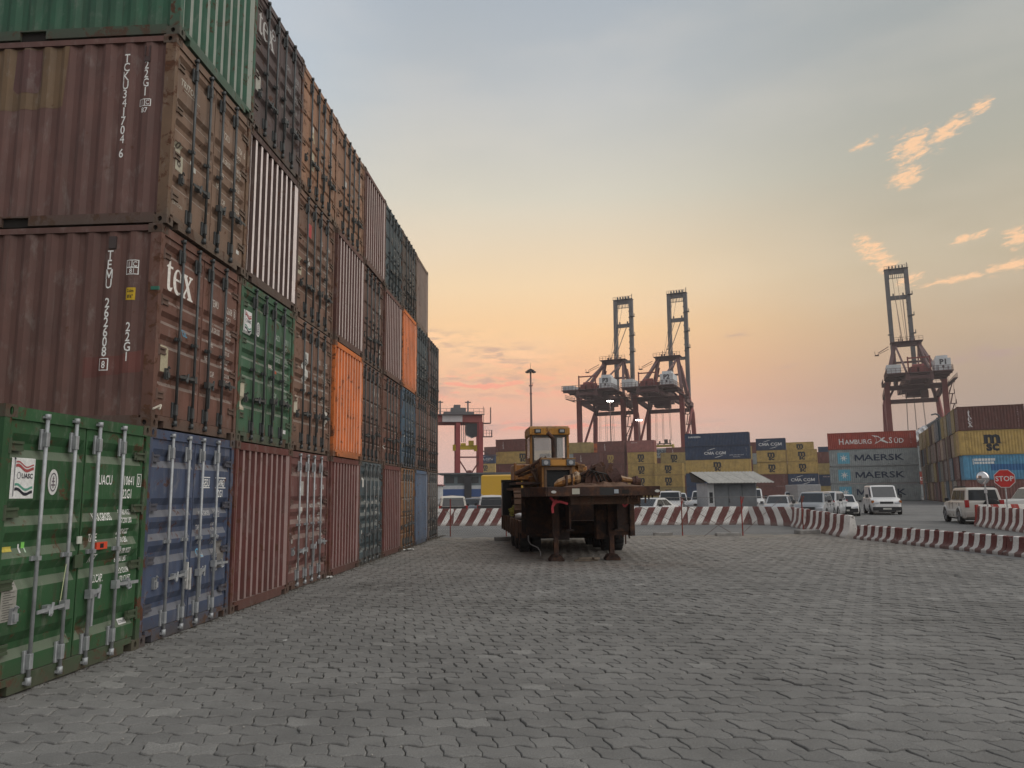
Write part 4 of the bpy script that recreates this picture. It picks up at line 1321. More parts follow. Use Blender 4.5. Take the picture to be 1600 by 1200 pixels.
p0, p1 = Vector((-6.4, 42.85)), Vector((12.35, 40.1)); n_ = 6
desc = ['leftmost red and white slanted striped barrier behind the container wall end', 'slanted striped barrier below the parked cars left of the trailer',
        'slanted striped barrier seen just left of and behind the trailer wheels', 'slanted striped barrier directly right of the trailer front plate',
        'slanted striped barrier below the white saloon and left of the small kiosk', 'slanted striped barrier right below the grey kiosk doors']
for i in range(n_): barrier(p0.lerp(p1, i / n_), p0.lerp(p1, (i + 1) / n_), .93, desc[i], -0.74, 1.45)
barrier((12.38, 40.05), (13.75, 37.55), .93, 'barrier with stripes leaning the other way, at the bend right of the kiosk', 0.75, 1.2)
for i, tx_ in enumerate(('tall striped barrier just past the bend, farthest of three running towards the camera', 'middle tall striped barrier of three running towards the camera',
                         'tall striped barrier with a blank white end where the low barriers start')):
    a = Vector((13.75, 37.5)).lerp(Vector((12.25, 27.7)), i / 3); b_ = Vector((13.75, 37.5)).lerp(Vector((12.25, 27.7)), (i + 1) / 3)
    barrier(a, b_, (.90, .86, .82)[i], tx_, 0.0, .98, 2.6 if i == 2 else 99)
lowd = ['farthest low striped barrier, beside the white end of the tall one', 'second low striped barrier from the far end of the low row', 'third low striped barrier in the row at the right edge of the paving', 'nearest low striped barrier at the right edge of the photo']
lp_ = [(12.35, 27.45), (12.62, 25.05), (12.88, 22.65), (13.08, 20.3), (13.3, 17.9)]
for i in range(4): barrier(lp_[i], lp_[i + 1], .50, lowd[i], 0.0, 2.25, 99, None, .26, loops=2)
# upper right
barrier((21.75, 35.75), (20.55, 31.2), .92, 'striped barrier in front of the silver off-roader at the right', 0.0, 1.25)
barrier((20.53, 31.15), (19.6, 27.6), .92, 'nearest striped barrier of the right-hand row, cut by the photo edge', 0.0, 1.25)
barrier((21.95, 36.35), (25.1, 36.1), .98, 'barrier with bright red squares behind the stop sign post', 0.25, 1.1, mat=M_bar2)
barrier((25.13, 36.1), (28.3, 35.8), .98, 'bright red and white barrier at the far right behind the front row', 0.25, 1.1, mat=M_bar2)

# ================================================================== CHAIN-LINK FENCE
M_wire = simple('fence_wire', (0.22, 0.21, 0.20), 0.6, 0.3, .2)
fx = [(-5.0, 32.2), (-2.62, 31.8), (-0.3, 31.5), (2.0, 31.1), (4.4, 30.75), (6.66, 30.3), (8.9, 29.85), (11.75, 31.15)]
fence = thing('chain_link_fence', 'low chain link fence on rusty red posts behind the trailer', 'fence')
for i, (x, y) in enumerate(fx):
    pm = MB(); pm.cyl((0, 0, -.02), (0, 0, 1.52), .024, 6)
    if i in (4, 5, 6, 7): pm.beam((0, 0, 1.2), (0.10, 0, 1.5), .03)
    put('post', pm.mesh('post', M_rust), fence, (x, y, 0), color=(0.30, 0.045, 0.04))
for (x0, y0), (x1, y1) in zip(fx[:-1], fx[1:]):
    a, b_ = Vector((x0, y0, 0)), Vector((x1, y1, 0)); d = (b_ - a); L = d.length; d.normalize(); nrm = Vector((-d.y, d.x, 0))
    rm = MB(); rm.cyl(a + Vector((0, 0, 1.5)), b_ + Vector((0, 0, 1.5)), .009, 4); rm.cyl(a + Vector((0, 0, .04)), b_ + Vector((0, 0, .04)), .004, 3)
    put('top_wire', rm.mesh('top_wire', M_wire), fence)
    wm = MB(); H_ = 1.46; pitch = .11; w = .0022
    k = -H_
    while k < L:
        for sg in (1, -1):
            s0, z0, s1, z1 = k, 0.04, k + H_, 0.04 + H_
            if s0 < 0: z0 += -s0; s0 = 0
            if s1 > L: z1 -= s1 - L; s1 = L
            if s1 > s0:
                if sg < 0: s0, s1 = L - s0, L - s1
                pa, pb = a + d * s0 + Vector((0, 0, z0)), a + d * s1 + Vector((0, 0, z1))
                e = (pb - pa).normalized(); pr = e.cross(nrm).normalized() * w; off = nrm * (.003 * sg)
                wm.add([pa + pr + off, pa - pr + off, pb - pr + off, pb + pr + off], [(0, 1, 2, 3)])
        k += pitch
    o = put('wire_mesh', wm.mesh('wire_mesh', M_wire, fix=False), fence); o['kind'] = 'stuff'
bm_ = MB()
for a, b_ in (((8.9, 29.85, 1.1), (7.3, 29.5, .02)), ((6.66, 30.3, 1.3), (8.5, 29.9, .1)), ((8.9, 29.9, .1), (10.9, 30.9, 1.45)), ((4.6, 30.7, 1.35), (6.5, 30.4, .5)), ((-2.6, 31.8, .9), (-3.4, 31.9, 1.5))):
    bm_.cyl(a, b_, .009, 5)
put('brace', bm_.mesh('brace', M_rust), fence, color=(.12, .08, .07))
M_block = M_conc
for i, (x, y, sx_, sy_, sz_, rz_, lb) in enumerate([(6.0, 30.9, .75, .3, .12, .1, 'small pale concrete slab on the ground by the fence right of the trailer'),
                                                    (8.35, 29.95, .95, .35, .13, -.05, 'long concrete footing block at the foot of the middle fence post'),
                                                    (11.8, 30.9, .9, .45, .16, .2, 'weathered concrete footing under the last fence post at the bend')]):
    o = thing('concrete_block', lb, 'concrete block', (x, y, 0), rz_, None, bevel_mesh(MB().box(-sx_ / 2, sx_ / 2, -sy_ / 2, sy_ / 2, -.02, sz_).mesh('concrete_block', M_conc), .02, 1))

# ================================================================== KIOSK
kx, ky = 12.75, 50.0
kio = thing('kiosk', 'small grey kiosk with corrugated sheet roof standing beyond the barriers', 'kiosk', (kx, ky, 0), R(2))
M_wallp = simple('painted_render', (0.3, 0.3, 0.3), .8, var=.15, scale=3, use_obj=True, bmp=.2)
KW, KD, KH = 3.25, 2.6, 2.25
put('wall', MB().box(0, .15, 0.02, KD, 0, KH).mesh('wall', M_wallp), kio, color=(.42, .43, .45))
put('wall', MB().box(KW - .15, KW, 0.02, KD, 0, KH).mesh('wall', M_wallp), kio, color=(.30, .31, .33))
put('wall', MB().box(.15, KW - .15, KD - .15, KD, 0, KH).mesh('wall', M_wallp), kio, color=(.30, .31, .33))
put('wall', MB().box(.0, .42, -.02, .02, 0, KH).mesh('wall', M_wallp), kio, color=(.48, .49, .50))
for i in range(3):
    x0 = .45 + i * .92
    dm = MB(); dm.box(x0, x0 + .90, .0, .05, 0.02, KH - .08)
    for j in range(5): dm.box(x0 + .04, x0 + .86, -.012, 0, .1 + j * .42, .44 + j * .42)
    put('shutter_door', dm.mesh('shutter_door', M_wallp), kio, color=(.16, .175, .19))
put('window', MB().box(.10, .32, -.035, -.021, .95, 1.65).mesh('window', M_glass), kio)
put('handle', MB().box(0, .04, -.05, -.012, 0, .25).mesh('handle', M_dark), kio, loc=(1.40, 0, .95))
put('lintel', MB().box(-.02, KW + .02, -.06, .0, KH - .08, KH).mesh('lintel', M_wallp), kio, color=(.2, .2, .21))
# corrugated roof, sheets side by side, sloping to the front
nsh = 5; rw = 4.35 / nsh
for i in range(nsh):
    sm = MB(); n = 12; a_, b2 = [], []
    for j in range(n + 1):
        x = -.45 + rw * (i + j / n); zz = .028 * math.cos(2 * PI * j / 3.0)
        a_.append((x + .28, -.75, KH - .0 + zz)); b2.append((x - .28, 1.55, KH + .78 + zz))
    sm.add(a_ + b2, [(j, j + 1, n + 2 + j, n + 1 + j) for j in range(n)])
    a3 = [(x, y, z - .012) for x, y, z in a_]; b3 = [(x, y, z - .012) for x, y, z in b2]
    sm.add(a3 + b3, [(j, n + 1 + j, n + 2 + j, j + 1) for j in range(n)])
    sm.add(a_ + a3, [(j, n + 1 + j, n + 2 + j, j + 1) for j in range(n)])
    put('roof_sheet', sm.mesh('roof_sheet', simple('roof_sheet_zinc', (.36, .345, .31), .6, .1, .2, 3) if i == 0 else bpy.data.materials['roof_sheet_zinc'], fix=False, smooth=True), kio)
rb = MB(); rb.add([(-.75, 1.56, KH + .75), (3.6, 1.56, KH + .75), (3.5, 2.8, KH + .1), (-.3, 2.8, KH + .1)], [(0, 1, 2, 3)])
rb.add([(-.30, -.7, KH - .02), (-.75, 1.56, KH + .74), (-.3, 2.8, KH + .1)], [(0, 1, 2)])
put('gable', rb.mesh('gable', simple('dark_board', (.08, .07, .06), .9)), kio)
# ================================================================== CONTAINER YARD IN THE DISTANCE
YA = R(-23.4)
YU = Vector((math.cos(YA), math.sin(YA), 0)); YV = Vector((-math.sin(YA), math.cos(YA), 0))


def yard_end_mesh():
    """door end seen from far: two leaves, four rods, in one plane x=0"""
    m = MB()
    m.box(-0.05, -0.02, 0.11, 1.21, 0.17, 2.46, 0); m.box(-0.05, -0.02, 1.23, 2.33, 0.17, 2.46, 0)
    for z in (0.45, 0.95, 1.3, 1.65, 2.15):
        m.box(-0.02, -0.008, 0.16, 1.16, z - .04, z + .04, 0); m.box(-0.02, -0.008, 1.28, 2.28, z - .04, z + .04, 0)
    for y in (0.5, 0.98, 1.4, 1.88): m.box(-0.01, 0.02, y - .022, y + .022, 0.1, 2.5, 1)
    return m.mesh('end_doors', [M_yard, M_rod])


me['ydoor'] = yard_end_mesh()
for tag, L in (('y20', L20), ('y40', L40)):
    f = MB()
    for x0 in (0, -L):
        s = -1 if x0 == 0 else 1
        for y0 in (0, CW):
            t_ = 1 if y0 == 0 else -1
            xs = sorted((x0, x0 + s * .12)); ys = sorted((y0, y0 + t_ * .09)); f.box(*xs, *ys, .11, CH - .11, 0)
            xs = sorted((x0, x0 + s * .178)); ys = sorted((y0 - t_ * .004, y0 + t_ * .162)); f.box(xs[0] - .003, xs[1] + .003, ys[0], ys[1], 0, .118, 1); f.box(xs[0] - .003, xs[1] + .003, ys[0], ys[1], CH - .118, CH, 1)
        xs = sorted((x0, x0 + s * .08)); f.box(xs[0], xs[1], .09, CW - .09, .02, .165, 0); f.box(xs[0], xs[1], .09, CW - .09, 2.465, 2.57, 0)
    f.box(-L + .17, -.17, .002, .05, .02, .15, 0); f.box(-L + .17, -.17, .003, .06, 2.50, 2.575, 0)
    f.box(-L + .17, -.17, CW - .05, CW - .002, .02, .15, 0); f.box(-L + .17, -.17, CW - .06, CW - .003, 2.50, 2.575, 0)
    me['frame' + tag] = f.mesh('frame', [M_yard, M_rust])

_lc = {}


def logo_mesh(key, L):
    k = (key, L)
    if k in _lc: return _lc[k]
    w = 0.62; white, dark = (0.72, 0.72, 0.70), (0.025, 0.03, 0.04)
    T = lambda s, x, z, size, sx=1.0, bold=0.02, al='CENTER': (text2d(s, size, sx, bold, al), x, z)
    out = []                                                         # (shape, colour)
    mid = -L / 2
    if key in ('MSC', 'MSCb'):
        col = dark if key == 'MSC' else (0.42, 0.30, 0.10)
        out.append((place2d([T('m', mid, 1.24, 1.75, 1.12, 0.05), T('sc', mid, 0.46, 1.38, 1.02, 0.045), (rect2(-.86, .86, 1.16, 1.22), mid, 0)]), col))
        out.append((place2d(vertical_text('MEDU 418', -L + .75, 2.2, .2, .2) + vertical_text('MSC 22G1', -L + 1.15, 2.2, .14, .2)), (0.14, 0.10, 0.04) if key == 'MSC' else (.3, .22, .16)))
    elif key in ('CMA', 'CMA40'):
        c0 = mid + (-0.35 if key == 'CMA40' else -0.1); s = 0.86 if key == 'CMA40' else 1.0
        n = 12
        up_ = [(c0 - 1.5 + 1.7 * i / n, 1.78 + .42 * math.sin(PI / 2 * i / n)) for i in range(n + 1)]
        up_ += [(x, z - .10 * math.sin(PI * i / n) - .01) for i, (x, z) in enumerate(reversed(up_))]
        lo_ = [(c0 + 1.55 - 1.7 * i / n, .78 - .40 * math.sin(PI / 2 * i / n)) for i in range(n + 1)]
        lo_ += [(x, z + .10 * math.sin(PI * i / n) + .01) for i, (x, z) in enumerate(reversed(lo_))]
        out.append((place2d([T('CMA CGM', c0, .98, .92 * s, 1.12, .014), (shape2d([up_]), 0, 0), (shape2d([lo_]), 0, 0)]), white))
        if key == 'CMA40': out.append((place2d([T('www.cma-cgm.com', mid + 3.7, .72, .34, 1, .01), T('shipping lines', mid + 3.7, .38, .26, 1, .01)] + vertical_text('CMAU 74', -.55, 2.1, .2, .22)), (.5, .5, .52)))
    elif key == 'MAERSK':
        star = []
        for i in range(14):
            a = R(90 + i * 360 / 14); r = .62 if i % 2 == 0 else .20; star.append((-L + 2.05 + r * math.cos(a), 1.30 + r * math.sin(a)))
        out.append((rect2(-L + 1.2, -L + 2.9, .45, 2.15), (.14, .40, .52)))
        out.append((shape2d([star]), white))
        out.append((place2d([T('MAERSK', -L + 3.45, .86, 1.30, 1.42, .014, 'LEFT')]), (0.02, 0.035, 0.07)))
    elif key == 'SEALAND':
        out.append((place2d([T('MAERSK', mid + 1.2, 1.4, .95, 1.45, .03), T('SEALAND', mid + 1.2, .55, .8, 1.4, .03)]), (0.03, 0.05, 0.09)))
    elif key == 'HAMSUD':
        out.append((place2d([T('H', -L + 1.55, .80, 1.25, .85, .012, 'LEFT'), T('AMBURG', -L + 2.42, .80, .98, .95, .012, 'LEFT'), T('S', -L + 8.5, .80, 1.25, .85, .012, 'LEFT'), T('ÜD', -L + 9.16, .80, .98, .95, .012, 'LEFT')]), white))
        c0 = -L + 7.3; z0 = 1.15
        fl = [(c0 - 1.15, z0 + .95), (c0 - .2, z0 + .75), (c0 + .35, z0 + .25), (c0 + 1.15, z0 - .25), (c0 + 1.0, z0 - .38), (c0 + .1, z0 + .02), (c0 - .75, z0 - .45), (c0 - .45, z0 + .1), (c0 - .62, z0 + .6)]
        fl2 = [(c0 - .60, z0 + .68), (c0 - .42, z0 + .12), (c0 - .55, z0 - .22), (c0 - .02, z0 + .06), (c0 + .18, z0 + .28), (c0 - .2, z0 + .6)]
        out.append((shape2d([fl, fl2]), white)); out.append((shape2d([[(c0 - .1, z0 + .1), (c0 + .5, z0 + .55), (c0 + .75, z0 + .5), (c0 + .2, z0 + .05)]]), white))
        out.append((place2d(vertical_text('SUDU 58', -.75, 2.15, .2, .24) + vertical_text('45G1', -.45, 2.15, .2, .24)), (.6, .55, .55)))
    elif key == 'TEXV':
        out.append((place2d([(shape2d(TEX_T, 'tt'), -L + 1.55, 1.55, .62), (shape2d(TEX_E, 'te'), -L + 1.57, 1.10, .60), (shape2d(TEX_X, 'tx'), -L + 1.60, .60, .60)]), (.6, .58, .56)))
        out.append((place2d(vertical_text('TGHU 80', -.6, 2.2, .2, .24)), (.3, .24, .24)))
    elif key == 'TEXR':
        out.append((place2d([(shape2d(TEX_T, 'tt'), -L + .85, 1.50, .75), (shape2d(TEX_E, 'te'), -L + .90, .95, .72), (shape2d(TEX_X, 'tx'), -L + .90, .38, .72)]), (.66, .63, .62)))
        out.append((place2d(vertical_text('TEMU 8812', -.6, 2.2, .2, .24)), (.34, .26, .26)))
    elif key == 'BLUEROWS':
        r_ = random.Random(4); it = []
        for j in range(2):
            x = -L + 1.05
            while x < -L + 2.8:
                w_ = r_.uniform(.16, .34); it.append((rect2(x, x + w_, 1.65 + j * .32, 1.88 + j * .34), 0, 0)); x += w_ + .04
        it.append((rect2(-L + .9, -L + .97, 1.6, 2.2), 0, 0))
        out.append((rect2(-L + 2.5, -L + 5.75, .95, 1.60), (0.035, 0.13, 0.30))); out.append((place2d(it), white))
    elif key == 'HBOX':
        out.append((place2d([T('HAPAG', mid, 1.05, .8, 1.2, .03)]), (0.10, 0.05, 0.05)))
    elif key == 'HAMtop':
        out.append((place2d([T('HANSEN', -L + 1.9, 1.75, .46, 1.3, .02)]), white))
    elif key == 'CODE':
        out.append((place2d(vertical_text('TCLU 49', -.6, 2.2, .2, .24) + vertical_text('22G1', -L + .8, 2.2, .22, .24)), (.36, .28, .26)))
    elif key == 'CODEL':
        out.append((place2d([T('FCIU 402', -L + 1.0, 2.0, .34, 1.0, .02, 'LEFT')] + vertical_text('22G1', -.6, 2.2, .2, .24)), (.55, .45, .44)))
    elif key == 'VW':
        out.append((place2d([(rect2(-1.2, -.55, .5, 2.1), 0, 0)]), (.42, .44, .46))); 
    _lc[k] = [(lay('logo', sh, lambda s, z, e=e: (s, side_y(L, s) - .004 - .006 * e, z), M_mark, [-0.1 - s for s, d in side_pts(L)], 0), c) for e, (sh, c) in enumerate(out)]
    return _lc[k]


YEL, YEL2 = (0.47, 0.325, 0.11), (0.38, 0.29, 0.12)
BRN, BRN_, PNK = (0.16, 0.065, 0.055), (0.13, 0.058, 0.05), (0.30, 0.125, 0.11)
NAVY, MGR, HRED = (0.035, 0.058, 0.11), (0.30, 0.33, 0.33), (0.36, 0.07, 0.05)
SKY_ = (0.09, 0.27, 0.42)


def yard_box(px, py, tier, L, col, logo, label, group=None, end='ydoor', castc=RUSTY, full=True, base=0.0, rot=YA):
    """px,py: near left lower corner; the long side faces the camera"""
    LL = L40 if L == 40 else L20; tag = 'y%d' % L
    U = Vector((math.cos(rot), math.sin(rot), 0)); p = Vector((px, py, base + (tier - 1) * CH)) + U * LL
    t = thing('shipping_container', label, 'container', tuple(p), rot, group)
    jit = rnd.uniform(.92, 1.06); c = tuple(v * jit for v in col)
    put('side_panel', me['side' + tag], t, color=c)
    put('frame', me['frame' + tag], t, color=tuple(v * .9 for v in c))
    put('end_doors', me['ydoor'], t, color=c)
    e = put('end_panel', me['blank'], t, (-LL, CW, 0), PI, color=c); e['rib_pale'] = 0.2
    put('roof', me['roof' + tag], t, color=c)
    if full: put('side_panel', me['side' + tag], t, (-LL, CW, 0), PI, color=c)
    if logo:
        for m_, cc in logo_mesh(logo, LL): put('marking', m_, t, color=cc)
    return t


CN = {str(YEL): 'yellow', str(YEL2): 'yellow', str(BRN): 'brown', str(BRN_): 'dark brown', str(PNK): 'pinkish red', str(NAVY): 'navy blue', str(MGR): 'pale grey', str(HRED): 'red', str(SKY_): 'light blue'}
LG = {'MSC': ' with m logo', 'MSCb': ' with faint logo', 'CMA': ' with CMA lettering', 'CMA40': ' with CMA lettering', 'MAERSK': ' with star logo', 'SEALAND': ' with dark lettering', 'HAMSUD': ' with white lettering',
      'TEXV': ' with tex logo', 'TEXR': ' with tex logo', 'BLUEROWS': ' with white letters', 'HBOX': ' with dark lettering', 'HAMtop': ' with small lettering', 'CODE': '', 'CODEL': ' with white code', None: '', 'VW': ' with white block'}
NTH = ['nearest', 'second', 'third', 'fourth', 'fifth', 'sixth', 'seventh', 'eighth', 'ninth', 'tenth', 'eleventh', 'twelfth', 'thirteenth', 'fourteenth', 'fifteenth', 'sixteenth', 'seventeenth', 'farthest']
ORD = ['bottom', 'second', 'third', 'top', 'top']


def stack(px, py, L, tiers, where):
    n = len(tiers)
    for i, (col, logo) in enumerate(tiers):
        pos = 'top' if i == n - 1 else ('bottom' if i == 0 else ['', 'second lowest', 'third lowest', 'fourth lowest', 'fifth lowest'][i])
        yard_box(px + rnd.uniform(-.06, .06), py + rnd.uniform(-.06, .06), i + 1, L, col, logo, '%s container%s, %s in %s' % (CN[str(col)], LG[logo], pos, where))


# distance levels follow the photograph: base level of each row is read from the stack heights
stack(-3.58, 160, 40, [(BRN, None), (BRN_, 'CODE'), (BRN, 'CODE'), (YEL, 'MSC'), (BRN, 'TEXV')], 'long stack left of bulldozer cab')
stack(-10.85, 224, 20, [(NAVY, None), (NAVY, None), (YEL2, None), (YEL, 'MSC'), (NAVY, 'CMA')], 'small stack right of yard crane leg')
stack(-8.55, 228, 20, [(BRN, None), (NAVY, None), (BRN, None), (YEL2, None), (BRN, None), (BRN, 'CODE')], 'stack behind the leftmost CMA box')
stack(12.02, 173, 20, [(YEL2, None), (BRN, None), (BRN, None), (MGR, None), (YEL2, 'CODE')], 'stack just right of bulldozer cab')
ORG2 = (0.50, 0.14, 0.05); CN[str(ORG2)] = 'orange'
stack(15.21, 178, 20, [(BRN, None), (BRN, None), (BRN, None), (MGR, None), (ORG2, 'HBOX')], 'small stack under leftmost crane legs')
stack(13.37, 168, 20, [(BRN_, None), (BRN, 'CODE'), (BRN, 'CODE'), (BRN_, 'TEXV')], 'brown stack behind the machine axle')
stack(18.97, 170, 20, [(YEL2, 'MSC'), (BRN, 'CODE'), (BRN, 'CODE'), (BRN, 'MSCb'), (BRN, 'TEXV')], 'brown stack left of yellow stack')
stack(25.39, 168, 20, [(YEL, 'MSC'), (YEL, 'MSC'), (YEL, 'MSC'), (YEL, 'MSC'), (PNK, 'CODEL')], 'stack under the pinkish red box')
stack(30.64, 165, 20, [(YEL2, 'MSC'), (YEL, 'MSC'), (YEL, 'MSC')], 'lower yellow stack beside navy stack')
stack(33.3, 171, 20, [(BRN, None), (BRN, None), (YEL2, None), (YEL2, 'MSC')], 'half hidden stack behind lower yellow stack')
stack(34.41, 200, 20, [(BRN, None), (BRN, None), (BRN, None), (BRN, 'CODE'), (MGR, 'SEALAND')], 'stack topped by grey box behind yellow stacks')
stack(39.69, 196, 20, [(BRN, None), (BRN, None), (NAVY, None), (BRN, None), (BRN, 'TEXV')], 'brown stack touching navy stack')
stack(34.16, 150, 40, [(NAVY, None), (NAVY, None), (YEL, 'MSC'), (NAVY, 'CMA40'), (NAVY, 'HAMtop')], 'big navy stack behind kiosk')
p = Vector((34.16, 150, 0)) + YV * 2.5
stack(p.x, p.y, 40, [(BRN, None), (BRN_, None), (BRN, None), (YEL2, None)], 'row right behind big navy stack')
stack(53.45, 166, 20, [(BRN, 'CODE'), (BRN, 'CODE'), (YEL, 'MSC'), (YEL, 'MSC'), (NAVY, 'CMA')], 'stack right of kiosk roof')
stack(54.92, 178, 20, [(YEL2, None), (BRN, None), (YEL2, None), (MGR, None), (BRN, 'CODE')], 'stack in gap left of kiosk roof stack')
stack(59.29, 164, 20, [(BRN, 'CODE'), (NAVY, 'CMA'), (YEL, 'MSC'), (YEL, 'MSC')], 'front stack left of MAERSK boxes')
p = Vector((65.1, 180, 0))
stack(p.x, p.y, 20, [(BRN, None), (YEL2, None), (YEL2, None), (YEL, None), (YEL, 'MSC')], 'rear stack left of MAERSK boxes')
stack(70.34, 175, 20, [(YEL2, None), (NAVY, 'CODEL'), (YEL2, None), (BRN, 'CODE')], 'narrow stack touching MAERSK boxes')
stack(80.7, 200, 20, [(YEL2, None), (NAVY, None), (YEL2, None), (BRN, None), (NAVY, 'VW')], 'farthest stack left of MAERSK boxes')
stack(48.8, 117, 40, [(MGR, 'MAERSK'), (MGR, 'MAERSK'), (MGR, 'MAERSK'), (HRED, 'HAMSUD')], 'stack behind the white van')
stack(73.4, 158, 40, [(MGR, None), (HRED, 'HAMSUD'), (MGR, 'SEALAND'), (MGR, 'SEALAND'), (BRN_, 'CODE')], 'stack in gap right of MAERSK boxes')

# the long row at the right, ends towards the camera's left
r_ = random.Random(23)
RSX, RSY = 47.6, 80.4
pal = [(0.36, 0.28, 0.12), (0.24, 0.20, 0.15), (0.33, 0.24, 0.16), (0.16, 0.07, 0.06), (0.15, 0.13, 0.12), (0.10, 0.14, 0.17), (0.26, 0.24, 0.2), (0.13, 0.08, 0.065), (0.20, 0.13, 0.10)]
topc = [(0.20, 0.09, 0.08), (0.36, 0.28, 0.12), (0.10, 0.12, 0.13), (0.09, 0.13, 0.12), (0.36, 0.28, 0.14), (0.36, 0.28, 0.12), (0.09, 0.14, 0.16), (0.10, 0.14, 0.17), (0.25, 0.25, 0.25), (0.32, 0.25, 0.15), (0.14, 0.09, 0.07), (0.14, 0.09, 0.07), (0.34, 0.27, 0.12)]
pn = ['yellow', 'beige', 'tan', 'dark red', 'grey brown', 'blue grey', 'pale grey', 'brown', 'reddish tan']
for j in range(18):
    for tier in range(1, 5):
        q_ = Vector((RSX, RSY, 0)) + YV * (j * 2.52) + YU * r_.uniform(-.12, .10)
        if j == 0:
            col, logo, cn = [((0.16, 0.07, 0.06), 'CODE', 'brown'), (SKY_, 'BLUEROWS', 'light blue'), (YEL, 'MSC', 'yellow'), (BRN_, 'TEXR', 'dark brown')][tier - 1]
            L = 20
            lb = '%s container%s at the near corner of the right-hand row, %s tier' % (cn, LG[logo], ORD[tier - 1])
        else:
            i = r_.randrange(len(pal)); col = pal[i] if tier < 4 else topc[min(j, 12)]; logo = None; L = 20
            cn = pn[i] if tier < 4 else 'weathered'
            lb = '%s container end in right-hand row, %s tier, %s column from near corner' % (cn, ORD[tier - 1], NTH[j])
        t = yard_box(q_.x, q_.y, tier, L, col, logo, lb, 'containers of the long right-hand row', full=(j == 17))
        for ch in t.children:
            if ch.name.startswith('end_panel'): ch['rib_pale'] = r_.choice([.1, .3, .5])
# ================================================================== QUAY CRANES
CR_RED = (0.22, 0.05, 0.045); CR_DK = (0.10, 0.045, 0.045); CR_GR = (0.12, 0.12, 0.125); CR_WH = (0.55, 0.57, 0.58)
M_crane = simple('crane_paint', (1, 1, 1), .6, var=.22, scale=.35, use_obj=True)
M_cable = simple('steel_cable', (.05, .05, .05), .6)


def cp(parent, name, fn, color, mat=None, kind=None, loc=(0, 0, 0)):
    m = MB(); fn(m); o = put(name, m.mesh(name, mat or M_crane), parent, loc, color=color)
    if kind: o['kind'] = kind
    return o


def railing(m, a, b_, h=1.1, n=6, t=.07):
    a, b_ = Vector(a), Vector(b_)
    m.beam(a + Vector((0, 0, h)), b_ + Vector((0, 0, h)), t); m.beam(a + Vector((0, 0, h * .5)), b_ + Vector((0, 0, h * .5)), t * .7)
    for i in range(n + 1): p = a.lerp(b_, i / n); m.beam(p, p + Vector((0, 0, h)), t)


